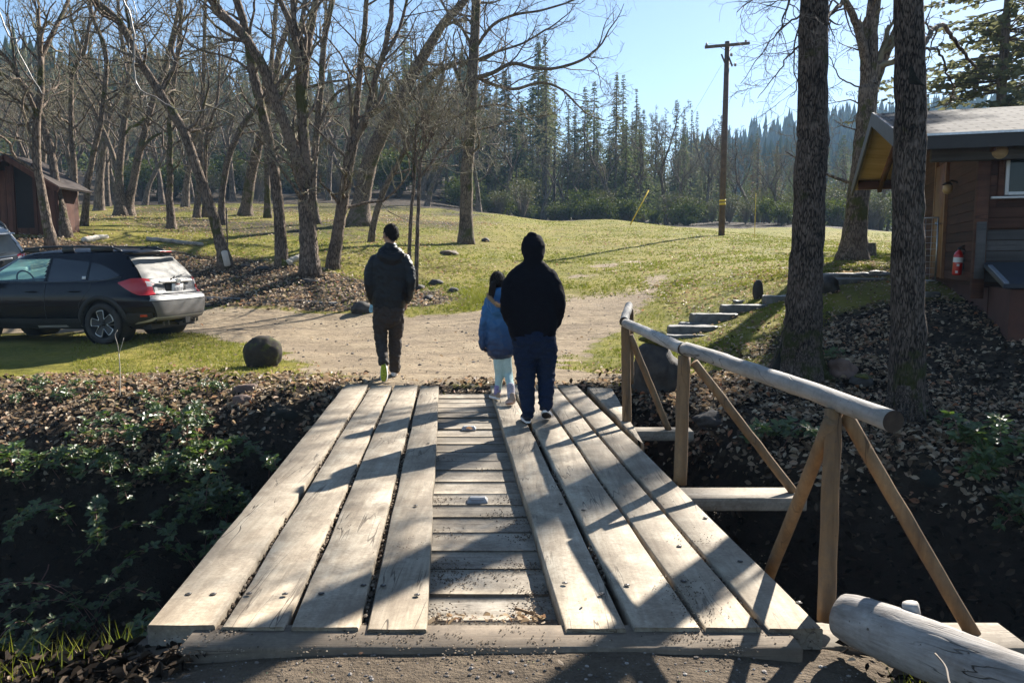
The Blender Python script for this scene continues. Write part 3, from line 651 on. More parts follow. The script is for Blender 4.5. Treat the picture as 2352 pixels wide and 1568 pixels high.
# the big log at lower right
lg = empty('fallen_log', (2.0, 2.8, -.1)); tag(lg, 'thick silver grey weathered log with sawn end beside the bridge corner', 'log')
a = at(1935, 1412, 3.15); b2 = at(2500, 1640, 2.42); d = b2-a; a = a+np.array([0, 0, -.0])
n = 34; t = np.linspace(0, 1, n)[:, None]; p = a*(1-t)+(a+d*1.5)*t
rr = .098+.006*np.sin(t[:, 0]*9)+.03*t[:, 0]; rr[0] *= .90; rr[1] *= .97
m = M(); tube(m, p, rr, 36, lump=.012); o = mk('trunk', m, MAT['log'], lg); k = len(o.data.polygons); o.data.materials.append(MAT['logend'])
for i in range(k-72, k): o.data.polygons[i].material_index = 1; o.data.polygons[i].use_smooth = False
m = M(); q = at(2090, 1405, 2.98); tube(m, [q+[0, 0, -.12], q+[.008, 0, -.0], q+[.0, 0, .035]], [.036, .033, .03], 9, lump=.1); mk('branch_stub', m, MAT['log'], lg)
stick('stick', [at(2148, 1500, 2.72), at(2172, 1530, 2.62), at(2180, 1565, 2.5), at(2195, 1600, 2.4)], .0035, 'thin dark twig lying over the big grey log')
# ---------------------------------------------------------------- bare oaks
def rvec(): 
    v = rng.normal(0, 1, 3); return v/np.linalg.norm(v)
def turn(d, ang):
    p = rvec(); p -= p.dot(d)*d; p /= np.linalg.norm(p)+1e-9
    return d*math.cos(ang)+p*math.sin(ang)
def grow(m, p, d, L, r, lvl, up=.12, wild=.32, kids=(6, 5, 4, 4), minr=.003, mt=None):
    """one crooked limb with its side shoots; m takes wood, mt (if any) the thin twigs"""
    n = {4: 9, 3: 8, 2: 7, 1: 5, 0: 4}[lvl]; pts = [np.array(p, float)]; d = nrm(d)
    for i in range(n):
        d = nrm(d + rng.normal(0, wild, 3)*.55 + np.array([0, 0, up]))
        pts.append(pts[-1]+d*L/n*(.8+.4*rng.random()))
    pts = np.array(pts); rr = np.maximum(r*np.linspace(1, .22, n+1)**.85, minr)
    tgt = m if (mt is None or lvl >= 2) else mt
    tube(tgt, pts, rr, 8 if lvl > 2 else (5 if lvl > 1 else (4 if lvl == 1 else 3)), cap=False)
    if lvl == 0: return
    k = kids[min(lvl-1, len(kids)-1)]
    for i in range(k):
        t = .22+.78*(i+rng.random())/k; j = min(int(t*n), n-1); q = pts[j]+(pts[j+1]-pts[j])*(t*n-j); dd = nrm(pts[j+1]-pts[j])
        grow(m, q, turn(dd, rng.uniform(.5, 1.15)), L*rng.uniform(.42, .68)*(1-.35*t), rr[j]*rng.uniform(.5, .7), lvl-1, up*.8, wild*1.12, kids, minr, mt)
def path3(ptsV, Y, dY=None, n=None, seed=0):
    """traced limb -> 3-D polyline; dY: depth offset along it"""
    k = len(ptsV); dY = np.zeros(k) if dY is None else np.interp(np.linspace(0, 1, k), np.linspace(0, 1, len(dY)), dY)
    P_ = np.array([at(x, y, Y+dY[i]) for i, (x, y) in enumerate(ptsV)])
    return spline(P_, n or max(8, 4*k))
oaks = []
def oak(label, Y, limbs, mat='bark', grp='bare oaks between the track and the meadow', flare=1.5, top=3, crown=3, name='oak_tree', ext=True, shoots=1.0, cat='tree', minr=.0045, kids=(4, 4, 4, 3), foot=None, tw='lichtwig', burl=.02, bare=.35):
    """limbs: list of (points in photo px, px width at start, px width at end, [depth drift])"""
    base = path3(limbs[0][0], Y)[0]; t = empty(name, base); tag(t, label, cat, grp)
    mt = M(); mb = M(); mtw = M()
    for li, lb in enumerate(limbs):
        pv_, w0, w1 = lb[0], lb[1], lb[2]; dY = lb[3] if len(lb) > 3 else None
        p = path3(pv_, Y, dY); n = len(p); dep = p[:, 1]
        r = np.linspace(w0, w1, n)/2/F*dep; s = np.concatenate([[0], np.cumsum(np.linalg.norm(np.diff(p, axis=0), axis=1))])
        if li == 0: r = r*(1+(flare-1)*np.exp(-s/.28)); p[0, 2] -= .25; r[0] *= 1.1
        p = p+np.array([1, 0, .3])*(np.cumsum(rng.normal(0, .012, n))*.6)[:, None]*(1 if li else .5)
        r = r*(1+burl*np.sin(s*3+li)+rng.normal(0, burl, n))
        tube(mt, p, r, 14 if w0 > 30 else 10, cap=(li == 0), lump=.05)
        # side limbs along the upper part
        tot = s[-1]
        for _ in range(int(round(shoots*(2+tot*.9)))):
            u = rng.uniform(bare if li == 0 else .12, 1.0); j = min(int(u*(n-1)), n-2); dd = nrm(p[j+1]-p[j])
            rj = r[j]; L = rng.uniform(.9, 2.3)*min(1.5, .6+Y/40)
            grow(mb, p[j], nrm(turn(dd, rng.uniform(.6, 1.2))+np.array([0, .15*rng.normal(), -.05])), L, min(rj*.45, .045), 2 if rng.random() < .75 else 3, .07, .42, kids, minr, mtw)
        end = p[-1]; dd = nrm(p[-1]-p[-3]); re = r[-1]
        if ext and (pv_[-1][1] < 30 or top):   # the limb goes on above the frame / into its own twigs
            for q in range(2 if pv_[-1][1] < 30 else 2):
                grow(mb, end, nrm(turn(dd, .22+.2*q)), 3.6 if pv_[-1][1] < 30 else 1.6, re*(.95-.3*q), crown if pv_[-1][1] < 30 else 2, .12, .3, kids, minr, mtw)
    o = mk('trunk', mt, MAT[mat], t)
    if not mb.empty(): mk('branches', mb, MAT['bark_far' if mat != 'bark_big' else 'bark'], t)
    if not mtw.empty(): mk('crown', mtw, MAT[tw], t)
    return t
L_ = lambda s: [tuple(float(a) for a in q.split(',')) for q in s.split()]
GB = 'bare oaks between the track and the meadow'
oak('leftmost pale bare oak in front of the red shed, forking low into crooked limbs', 21.5, [
    (L_('117,552 106,500 95,436 85,376 83,289 90,230 93,198 93,131'), 21, 13), (L_('93,131 119,79 140,40 158,0'), 12, 8, (0, 1)), (L_('93,131 88,80 85,20'), 8, 5),
    (L_('82,262 72,240 51,198 24,150 0,123 -30,100'), 11, 7, (0, -1)), (L_('60,215 40,170 28,110 24,78'), 7, 4)], flare=1.4, shoots=1.3)
oak('pale bare oak leaning left across the right corner of the red shed', 23.5, [
    (L_('152,540 140,480 131,436 122,380 115,337 100,290 90,255 58,200 20,180 -20,160'), 22, 9, (0, .5))], shoots=1.4)
oak('slender crooked bare oak just right of the red shed, standing farther out', 27, [
    (L_('193,520 197,470 202,420 210,380 218,340 232,285 238,238 246,158 238,99 214,40 206,-5'), 15, 8)], shoots=1.4)
oak('thin dark bare oak directly behind the right end of the red shed', 27.5, [(L_('174,524 172,450 170,396 164,330 162,277 164,170 190,120 200,60'), 15, 7)], shoots=1.4)
oak('double footed old oak trunk with dark mossy base, left stem of the pair', 35, [
    (L_('277,492 276,450 273,416 277,356 285,277 293,230 295,206 293,150 277,79 270,0'), 21, 7), (L_('272,410 262,365 253,337 234,293 210,240 190,206 176,172 185,120'), 12, 7, (0, 1))], flare=1.9, shoots=1.3)
oak('double footed old oak trunk leaning right with a yellow mossed limb', 35.3, [
    (L_('292,493 297,455 305,428 317,364 333,301 352,230 375,160 400,60 415,-5'), 22, 7), (L_('322,348 345,320 380,300'), 8, 5)], flare=1.9, shoots=1.3)
m = M(); tube(m, path3(L_('289,308 300,292 318,286 333,268'), 35, None, 10), .055, 8, lump=.25); o = mk('mossy_limb', m, MAT['moss'], COL.objects[-1] if False else [q for q in COL.objects if q.get('category') == 'tree'][-1]); o['label'] = 'bright yellow green mossed limb'
oak('straight medium bare oak with blackened foot, alone on the leafy grass', 29.5, [(L_('394,527 391,490 388,455 391,410 390,376 392,320 390,277 400,178 412,79 416,-5'), 18, 8)], shoots=1.5)
T8 = oak('long dark oak leaning left over the parked car, whitened cut at its foot', 21.5, [
    (L_('518,600 505,550 491,495 476,445 459,396 443,350 428,309 405,268 380,230 357,195 341,170 318,130 301,91 280,55 257,32 222,5'), 25, 15, (0, -.5)),
    (L_('372,215 376,190 400,150 395,110 410,60'), 9, 6, (0, 1)), (L_('300,92 297,50 290,-5'), 8, 6)], shoots=1.4)
m = M(); box(m, at(519, 598, 21.25)+np.array([0, 0, .05]), (.16, .10, .42), rz=(-.2, 0, 1), rx=(1, 0, .2), bev=.03); mk('cut_wood', m, simple('fresh_cut_wood', (.55, .48, .40), .8), T8)['label'] = 'pale bare wood where the bark is gone'
oak('slim bare oak far behind, left one of two on the meadow crest', 35, [(L_('452,499 455,450 459,396 463,277 467,158 470,-5'), 15, 7)], shoots=1.3)
oak('slim bare oak far behind, right one of two on the meadow crest', 35.5, [(L_('470,493 470,450 473,376 478,300 500,230 505,140'), 11, 5)], shoots=1.0, flare=1.3)
oak('mossy bare oak bending far right, its limb passing behind the forked oak', 32, [
    (L_('509,513 509,470 511,436 523,368 540,325 554,297 575,265 594,246 630,205 668,160 672,125 690,60 702,-5'), 16, 9), (L_('594,246 640,218 690,205 750,190 790,185'), 8, 5)], shoots=1.2, tw='lichtwig')
oak('thick far oak with broad dark foot, leaning right on the meadow crest', 37.5, [
    (L_('563,497 569,450 577,396 587,355 597,317 614,255 629,198 640,119 668,40 680,-5'), 27, 10)], flare=1.6, shoots=1.3)
oak('upright far oak close behind the leaning oak on the meadow crest', 36.5, [(L_('615,502 614,440 613,356 617,238 629,79 635,-5'), 16, 8)], shoots=1.3)
oak('tall oak with yellow mossed foot left of the forked oak, leaning left', 21.5, [
    (L_('647,603 645,540 641,475 636,430 629,376 618,320 609,277 598,230 589,190 580,150 577,119 566,70 561,40 546,-5'), 27, 17), (L_('590,190 560,150 520,130 470,120'), 7, 4)], flare=1.35, shoots=1.1)
oak('big forked oak at the track edge, splitting into a wide V of limbs', 20.3, [
    (L_('712,624 710,575 708,535 706,480 703,436'), 40, 38), (L_('704,440 698,410 684,376 672,335 660,297 645,255 629,218 615,180 601,147 582,115 562,87 535,60 510,36 480,-5'), 27, 19, (0, -1)),
    (L_('705,445 706,400 704,356 700,300 700,277 697,235 696,198'), 26, 24), (L_('696,200 688,150 680,99 670,65 660,40 638,-5'), 17, 12, (0, -.5)),
    (L_('698,200 708,130 716,79 724,30 728,-5'), 19, 15, (0, .5)), (L_('684,110 678,60 675,-5'), 14, 12)], flare=1.45, shoots=.7)
oak('dark mossed oak standing behind the right limb of the forked oak', 33, [
    (L_('726,507 722,470 720,436 724,356 732,257 738,200 740,158 744,110 748,79 765,-5'), 17, 12), (L_('728,300 760,230 800,200 850,190'), 8, 5)], shoots=1.2)
oak('oak leaning right beside the forked oak, its top split in two poles', 21.2, [
    (L_('763,610 772,560 783,495 793,435 803,376 809,345 815,317'), 29, 24), (L_('815,322 817,280 819,238 823,200 827,158 835,79 843,-5'), 17, 11), (L_('815,322 828,295 839,277 848,235 858,190 870,150 882,111 890,75 898,40 900,-5'), 17, 10),
    (L_('884,125 905,90 920,50 935,-5'), 9, 6, (0, .5))], flare=1.25, shoots=.9)
oak('massive sweeping oak curving up to the right behind the dark haired man', 33, [
    (L_('825,515 829,470 839,416 848,375 862,337 882,295 906,257 928,215 946,178 965,145 985,111 1005,78 1025,48 1070,2'), 43, 16), (L_('918,240 940,228 965,200 990,178 1020,158 1045,147 1104,139'), 17, 7, (0, -.5)), (L_('1010,68 1040,52 1075,48'), 8, 4)], flare=1.7, shoots=1.4)
oak('dark slanting oak leaning right behind the dark haired man', 27.5, [
    (L_('852,545 864,490 882,436 900,400 918,368 935,335 946,309 965,280 985,257 1000,228'), 15, 8)], shoots=1.6, flare=1.2)
oak('thin sapling close left of its twin beside the dark haired man', 20.5, [(L_('940,590 945,500 952,416 953,360 954,317 958,290'), 9, 5)], flare=1.1, top=1, shoots=2.6, name='sapling')
oak('thin crooked sapling with tangled twiggy crown rising at the man\'s right shoulder', 20.0, [
    (L_('955,635 958,560 961,500 964,440 966,404 970,360 985,330 1000,290'), 10, 5), (L_('966,404 985,380 1005,350 1030,320'), 6, 3), (L_('965,410 955,370 962,330'), 5, 3)], flare=1.1, top=1, shoots=3.0, name='sapling')
oak('straight lone oak on the meadow edge with long sideways limbs over the meadow', 30, [
    (L_('1070,556 1070,500 1072,436 1072,395 1076,356 1080,300 1083,238 1085,180 1088,119 1092,60 1094,-5'), 31, 20),
    (L_('1090,180 1130,168 1174,147 1225,158 1273,158 1332,140 1370,112'), 10, 5, (0, -1.5)), (L_('1088,170 1120,190 1180,205 1240,190 1290,205 1330,245'), 9, 4, (0, .5)), (L_('1088,250 1060,200 1045,150 1036,146 990,168'), 11, 7, (0, .5)),
    (L_('1093,110 1130,60 1180,35 1240,25 1300,8'), 8, 4, (0, -1)), (L_('1090,140 1140,120 1200,100 1250,70'), 6, 4, (0, -1)), (L_('1080,290 1100,250 1150,240 1200,260'), 5, 3, (0, 1)), (L_('1090,120 1065,70 1030,30 1010,-5'), 8, 5, (0, 1))], flare=1.4, shoots=1.3)
# right-hand group
oak('tall furrowed trunk left of the two near the railing, blackened mossy buttress at its foot', 9.3, [
    (L_('1832,868 1838,820 1846,760 1850,700 1855,600 1861,500 1864,400 1870,330 1868,280 1866,150 1868,0 1872,-160 1874,-320 1870,-520 1872,-760'), 84, 52)], mat='bark_big', grp='two furrowed trunks by the railing', flare=1.75, shoots=.0, ext=False)
A_ = [q for q in COL.objects if q.get('category') == 'tree'][-1]
oak('tall furrowed trunk right of the two near the railing, dark moss patch high up', 7.6, [
    (L_('2078,965 2080,900 2083,800 2083,700 2086,550 2088,400 2090,280 2088,150 2085,0 2080,-160 2078,-320 2076,-520 2078,-760'), 78, 54)], mat='bark_big', grp='two furrowed trunks by the railing', flare=1.22, shoots=.0, ext=False)
B_ = [q for q in COL.objects if q.get('category') == 'tree'][-1]
def limbs(parent, Y, specs, k=3, mat='bark', shoots=1.0, lvl=2, minr=.002, name='branches'):
    mb = M(); mt = M()
    for sp_ in specs:
        p = path3(sp_[0], Y, sp_[3] if len(sp_) > 3 else None); n = len(p); r = np.linspace(sp_[1], sp_[2], n)/2/F*p[:, 1]
        p = p+rng.normal(0, .008, (n, 3)); tube(mb, p, r, 8, cap=False, lump=.06)
        tot = np.linalg.norm(np.diff(p, axis=0), axis=1).sum()
        for _ in range(int(shoots*(2+tot*3))):
            j = int(rng.uniform(.15, 1)*(n-2)); dd = nrm(p[j+1]-p[j])
            grow(mb, p[j], turn(dd, rng.uniform(.5, 1.1)), rng.uniform(.25, .75)*(1 if Y < 12 else 1.8), min(r[j]*.5, .018), lvl, -.02, .4, (3, 3, 3), minr, mt)
    mk(name, mb, MAT[mat], parent); mk('crown', mt, MAT['twig'], parent)
def crownabove(parent, p, n, L, r, seed):
    mb = M(); mt = M()
    for i in range(n):
        a = i*2.4+seed; d = np.array([math.cos(a)*.8, math.sin(a)*.8, rng.uniform(.5, 1.1)])
        grow(mb, np.array(p)+[0, 0, -1.0*i/n], d, L, r, 4, .06, .34, (5, 4, 4, 4), .004, mt)
    mk('branches', mb, MAT['bark'], parent); mk('crown', mt, MAT['twig'], parent)
def roots(parent, px, py, Y, r0, n, seed, big=0):
    c = at(px, py, Y); gzc = g1(c[0], c[1]); m = M(); r_ = np.random.default_rng(seed)
    for i in range(n):
        a = i*2*PI/n+r_.uniform(-.3, .3)+seed; L = r0*r_.uniform(1.7, 2.6); d = np.array([math.cos(a), math.sin(a), 0]); q = []
        for t, h in ((.55, .42), (.8, .24), (1.15, .10), (1.7, .0), (2.4, -.08)):
            x, y = c[0]+d[0]*r0*t*L/r0/2.2, c[1]+d[1]*r0*t*L/r0/2.2; q.append((x, y, (gzc*(1-t/2.4)+g1(x, y)*t/2.4)+h*(1.2 if i == big else .8)))
        tube(m, spline(q, 14), np.linspace(.42, .12, 14)*r0, 9, lump=.12)
    o = mk('root_flare', m, MAT['bark_big'], parent)
roots(A_, 1830, 862, 9.3, .26, 7, 1, 3); roots(B_, 2078, 955, 7.6, .19, 6, 2)
crownabove(A_, at(1872, -740, 9.3), 5, 3.6, .07, 1.0); crownabove(B_, at(2078, -740, 7.6), 5, 3.4, .065, 2.2)
limbs(A_, 9.3, [(L_('1850,-60 1820,-10 1800,40 1790,85'), 8, 2, (0, -.3)), (L_('1850,-30 1835,60 1822,130 1828,200 1818,222'), 5, 1.5, (0, .4)), (L_('1850,30 1800,60 1760,110 1700,190 '), 5, 1.2, (0, .6)),
                 (L_('1850,90 1810,130 1775,180 1738,228'), 5, 1.2, (0, .3)), (L_('1845,-120 1790,-60 1740,-10 1690,30'), 8, 1.5, (0, 1.0)), (L_('1890,60 1915,25 1940,2 1950,-30'), 11, 7, (0, 1.2))], shoots=1.5)
limbs(B_, 7.7, [(L_('2118,118 2130,85 2145,68 2165,58 2185,82 2205,108 2225,135 2245,160'), 12, 6, (0, 1.2)), (L_('2121,112 2150,112 2166,135 2175,170 2190,198 2186,220 2175,248'), 6, 2.5, (0, 1.0))], shoots=.5, mat='bark_far')
C_ = oak('grey oak trunk forking into three upright limbs left of the cabin roof', 20, [
    (L_('1958,596 1962,550 1968,480 1975,420 1981,370 1986,317 1990,260 1996,198'), 52, 42), (L_('1992,210 1988,160 1986,119 1978,80 1971,51 1958,20 1942,-10'), 24, 14, (0, -.5)), (L_('1998,200 2003,120 2006,59 2012,0 2016,-40'), 26, 17),
    (L_('2000,230 2012,185 2022,158 2040,110 2056,70 2066,35 2078,-5'), 22, 14, (0, .5)), (L_('1987,120 1992,70 1996,20 1998,-20'), 12, 9)], flare=1.6, shoots=.35, grp='bare oaks on the meadow side of the cabin')
limbs(C_, 20, [(L_('1972,200 1930,180 1915,150 1905,130'), 4, 1.5), (L_('1975,300 1940,290 1915,275'), 4, 1.5), (L_('1975,240 1950,230 1900,240'), 4, 1.5)], shoots=1.0, minr=.005)
# moss on the trunks
def mosspatch(parent, c, axis_r, z0, z1, a0, a1, lab, mat='moss', thick=.012, nn=22, seed=0):
    m = M(); k = 14; z = np.linspace(z0, z1, k); a = np.linspace(a0, a1, nn); v = []
    for i, zz in enumerate(z):
        for j, aa in enumerate(a):
            e = min(1, 3.2*min((i)/(k-1), 1-(i)/(k-1)), 3.2*min(j/(nn-1), 1-j/(nn-1))); e = e**.5
            rr = np.interp(zz, axis_r[0], axis_r[1])+thick*e*(1+.9*vnoise(np.array([aa*3.]), np.array([zz*9]), .6, 3+seed)[0])-.03*(1-e)*1.0-.012
            zz = z0+(zz-z0)*(1 if i == 0 else (.62+.5*vnoise(np.array([aa*2.2]), np.array([3.]), .5, 5+seed)[0]))
            cx = np.interp(zz, axis_r[0], axis_r[2]); cy = c[1]
            v.append((cx+rr*math.cos(aa), cy+rr*math.sin(aa), zz))
    i = np.arange(k-1)[:, None]*nn; j = np.arange(nn-1)[None]
    m.add(v, [np.stack([i+j, i+j+1, i+nn+j+1, i+nn+j], -1).reshape(-1, 4)]); o = mk('moss', m, MAT[mat], parent); o['label'] = lab; return o
def prof(pxw, Y):  # [(px centre, py, width)] -> interp tables over z
    q = [at(x, y, Y) for x, y, w in pxw]; z = [a[2] for a in q]; r = [w/2/F*Y for x, y, w in pxw]; x = [a[0] for a in q]; o = np.argsort(z)
    return np.array(z)[o], np.array(r)[o], np.array(x)[o]
pA = prof([(1824, 880, 150), (1836, 820, 118), (1846, 740, 88), (1850, 700, 82), (1860, 500, 74)], 9.3)
mosspatch(A_, (0, 9.3), pA, at(0, 885, 9.3)[2], at(0, 705, 9.3)[2], R(175), R(372), 'dark blackish moss round the foot of the trunk', 'mossdark', .03, 40)
pB = prof([(2078, 975, 98), (2080, 900, 84), (2083, 800, 76), (2088, 150, 66), (2090, 110, 66), (2088, 90, 64)], 7.6)
mosspatch(B_, (0, 7.6), pB, at(0, 960, 7.6)[2], at(0, 850, 7.6)[2], R(335), R(365), 'yellow green moss on the right side of the foot', 'moss', .02, 12)
mosspatch(B_, (0, 7.6), pB, at(0, 970, 7.6)[2], at(0, 860, 7.6)[2], R(170), R(212), 'yellow green moss on the left side of the foot', 'moss', .022, 14)
mosspatch(B_, (0, 7.6), pB, at(0, 205, 7.6)[2], at(0, 88, 7.6)[2], R(228), R(352), 'black moss patch high on the trunk', 'mossdark', .016, 20, 3)
p13 = prof([(647, 612, 40), (646, 570, 32), (645, 540, 28)], 21.5); T13 = [q for q in COL.objects if q.get('label', '').startswith('tall oak with yellow')][0]
mosspatch(T13, (0, 21.5), p13, at(0, 612, 21.5)[2], at(0, 570, 21.5)[2], R(280), R(370), 'yellow moss on the foot', 'moss', .03, 10)

# near overhanging twigs at upper left belong to a tree whose trunk stands out of frame
nt_ = empty('oak_tree', (-7.6, 7.2, g1(-7.6, 7.2))); tag(nt_, 'thin bare overhanging branches drooping in front at top left, tips sunlit', 'tree')
mt = M(); tube(mt, spline([(-7.6, 7.2, g1(-7.6, 7.2)-.2), (-7.5, 7.2, 2), (-7.2, 7.2, 4), (-6.8, 7.3, 6)], 14), np.linspace(.19, .10, 14), 12, lump=.05); mk('trunk', mt, MAT['bark'], nt_)
mb = M(); mtw = M()
for k in range(5): grow(mb, [-6.8, 7.3, 6-.4*k], [math.cos(k*1.3)*.8, math.sin(k*1.3)*.5, .6], 2.8, .06, 3, .05, .35, (4, 4, 4), .0035, mtw)
tube(mb, spline([(-7.15, 7.2, 4.3), (-5.6, 6.6, 4.6), (-3.6, 5.9, 4.05)], 12), np.linspace(.07, .035, 12), 8)
mk('branches', mb, MAT['bark'], nt_); mk('crown', mtw, MAT['twig'], nt_)
mw = M()
def droop(V_, Y, w0, w1, dY=None):
    p = path3(V_, Y, dY, 34); tube(mw, p+rng.normal(0, .003, p.shape), np.linspace(w0, w1, 34)/2/F*Y, 5, lump=.1)
droop(L_('285,-60 283,0 300,40 308,100 308,150 312,190 330,212 370,232 397,248 440,256 490,248 525,215'), 5.8, 5.5, 1.6)
droop(L_('308,92 350,100 385,128 418,150 470,155'), 5.8, 2.6, 1.0); droop(L_('297,90 300,118 325,138 350,135 368,115'), 5.8, 2.2, 1.2); droop(L_('305,0 318,45 325,55 312,68'), 5.8, 2.2, 1.0); droop(L_('362,98 370,80 366,70'), 5.8, 1.6, .8); droop(L_('335,215 338,240 350,250'), 5.8, 2, .8)
droop(L_('-10,5 5,45 22,85 38,92 42,120 70,170 95,212 108,216 116,205 117,190'), 5.6, 4, 1.5); droop(L_('36,88 80,82 115,70 150,55 175,20 182,-20'), 5.6, 2.6, 1.6)
droop(L_('182,-60 178,0 165,45 155,55'), 5.6, 3, 1)
tube(mw, spline([at(285, -60, 5.8), (-3.2, 5.8, 3.9), (-3.6, 5.9, 4.05)], 8), .012, 6); tube(mw, spline([at(-10, 5, 5.6), (-4.0, 5.7, 3.6), (-3.9, 6.0, 4.12)], 8), .010, 6)
tube(mw, spline([at(182, -60, 5.6), (-3.5, 5.8, 3.9), (-3.6, 5.9, 4.05)], 8), .008, 6)
mk('drooping_twigs', mw, simple('smooth_grey_twig', (.22, .19, .16), .45, spec=.6), nt_)

# ---------------------------------------------------------------- farther bare trees, a few kinds copied
def copy_tree(o, loc, rz, s, label, group):
    c = o.copy(); COL.objects.link(c); c.location = loc; c.rotation_euler = (0, 0, rz); c.scale = (s, s, s*rng.uniform(.9, 1.1)); c['label'] = label; c['group'] = group
    for ch in list(o.children):
        d = ch.copy(); COL.objects.link(d); d.parent = c
    return c
far_oak = []
for k in range(4):
    t = empty('bare_tree', (0, 0, 0)); mt = M(); mb = M(); mtw = M()
    H = 4.2; lean = rng.normal(0, .8, 2); p = spline([(0, 0, -.3), (lean[0]*.2, lean[1]*.2, 1.4), (lean[0]*.6, lean[1]*.6, 2.9), (lean[0], lean[1], H)], 14)
    tube(mt, p, np.linspace(.19, .12, 14)*(1+.8*np.exp(-np.arange(14)/1.3)), 8, cap=False, lump=.06)
    for q in range(4):
        grow(mb, p[-1-2*q], nrm([math.cos(q*1.9+k), math.sin(q*1.9+k), 1.3]), 5.2-.5*q, .10-.012*q, 4, .12, .34, (4, 4, 4, 4), .011, mtw)
    mk('trunk', mt, MAT['bark_far'], t); mk('branches', mb, MAT['bark_far'], t); mk('crown', mtw, MAT['lichtwig'], t)
    far_oak.append(t)
spots = []
for _ in range(400):
    x, y = rng.uniform(-48, -2), rng.uniform(38, 85)
    if all(math.hypot(x-a, y-b_) > 3.4 for a, b_ in spots) and abs(x/y) < .72 and len(spots) < 58 and not (y < 56 and x/y > -.40): spots.append((x, y))
used = set()
for x, y in spots:
    k = rng.integers(4); z = g1(x, y); lab = 'grey lichen covered bare oak on the slope behind the meadow'
    if k not in used:
        used.add(k); t = far_oak[k]; t.location = (x, y, z); t.rotation_euler = (0, 0, rng.uniform(0, 6)); tag(t, lab, 'tree', 'bare oaks on the far slope')
    else: copy_tree(far_oak[k], (x, y, z), rng.uniform(0, 6), rng.uniform(.8, 1.15), lab, 'bare oaks on the far slope')['category'] = 'tree'
for (px, py, Y) in [(1620, 560, 74), (1700, 560, 78), (1890, 556, 70), (1940, 556, 76), (2010, 556, 72), (1760, 556, 82), (1815, 556, 76), (2035, 556, 80), (1560, 545, 80), (1500, 540, 84), (1350, 530, 74), (1240, 520, 70), (1300, 520, 78), (1160, 510, 66), (1420, 530, 70), (1470, 535, 72), (1530, 540, 68), (1590, 545, 72), (1660, 550, 68), (1730, 552, 70), (1790, 552, 66)]:
    p = at(px, py, Y); copy_tree(far_oak[rng.integers(4)], (p[0], p[1], g1(p[0], p[1])), rng.uniform(0, 6), rng.uniform(.7, 1.0), 'pale twiggy bare tree at the foot of the conifers', 'bare trees beyond the meadow')['category'] = 'tree'

# ---------------------------------------------------------------- conifers
def conifer(h, wid, base, dens, needle, dead=0.0, kind='fir'):
    t = empty('conifer_tree', (0, 0, 0)); mt = M(); mc = M(); mb = M()
    n = 12; zt = np.linspace(-.5, h*.985, n); r = .012*h*(1-np.linspace(0, 1, n))**.8+.012
    tube(mt, np.stack([rng.normal(0, .012*h/10, n), rng.normal(0, .012*h/10, n), zt], 1), r, 7, cap=False)
    z = base*h; spr = []
    while z < h*.99:
        u = (z-base*h)/(h*(1-base)); Lb = wid*(1.8 if base < .2 else 1.4)*(1-u)**1.05*(.45+.55*min(1, u*5+.3))+.05
        for q in range(int(dens)):
            if rng.random() < .16: continue
            a = rng.random()*2*PI; L = Lb*rng.uniform(.45, 1.15)*(.55+.9*vnoise(np.array([a*1.0]), np.array([z*.5]), 1.0, int(h))[0]); d = np.array([math.cos(a), math.sin(a), 0]); k = 5
            s = np.linspace(0, 1, k); lift = rng.uniform(-.05, .35)
            P_ = np.stack([d[0]*L*s, d[1]*L*s, z+L*(lift*s-(.45 if kind == 'fir' else .15)*s*s)], 1)
            tube(mb, P_, np.linspace(.028, .008, k)*h/16, 3, cap=False)
            ns = max(3, int(L/needle*1.7))
            for i in range(ns):
                w = .18+.82*(i+rng.random())/ns; c0 = np.array([np.interp(w, s, P_[:, j]) for j in range(3)])
                for side in (-1, 1):
                    dr = d*.55+side*np.array([-d[1], d[0], 0])*rng.uniform(.4, 1)+np.array([0, 0, rng.uniform(-.55, .25)]); dr = nrm(dr); ln = needle*rng.uniform(.7, 1.3)*(1.15-.4*w)*(1-.55*u); wv = nrm(np.cross(dr, rvec()))*ln*.26
                    spr.append((c0-wv*.4, c0+dr*ln*.5+wv, c0+dr*ln, c0+dr*ln*.45-wv))
        z += h*(1-base)/34*rng.uniform(.6, 1.3)*(1-.4*u)
    v = np.array(spr).reshape(-1, 3); i = np.arange(len(spr))[:, None]*4; mc.add(v, [np.hstack([i, i+1, i+2, i+3])]); mc.c.append(np.repeat(rng.random(len(spr)//2+1), 2)[:len(spr)]*.6+.4*rng.random(len(spr)))
    return t, mt, mb, mc
MAT['needle'] = varied('fir_needles', [(0, (.03, .045, .02)), (.5, (.068, .092, .038)), (.85, (.12, .14, .055)), (1, (.18, .18, .075))], .75, .2, .38, tcol=(.16, .20, .06))
MAT['needle_grey'] = varied('grey_fir_needles', [(0, (.06, .07, .045)), (.5, (.11, .12, .065)), (1, (.19, .18, .10))], .75, .2, .38, tcol=(.20, .20, .09))
MAT['needle_dead'] = varied('dying_needles', [(0, (.09, .05, .03)), (.5, (.19, .10, .06)), (1, (.28, .17, .10))], .8, .2, .1)
MAT['conbark'] = bark('conifer_bark', (.05, .038, .03), (.17, .13, .105), 10, 0)
spec = [(15, 2.3, .12, 6, .42, 'needle'), (17, 1.9, .25, 5, .38, 'needle'), (14, 2.5, .06, 6, .45, 'needle'), (18, 1.6, .38, 5, .36, 'needle_grey'), (16, 1.7, .2, 5, .36, 'needle_grey'), (13, 1.8, .15, 5, .36, 'needle_dead'), (19, 2.1, .55, 6, .5, 'needle')]
cons = []
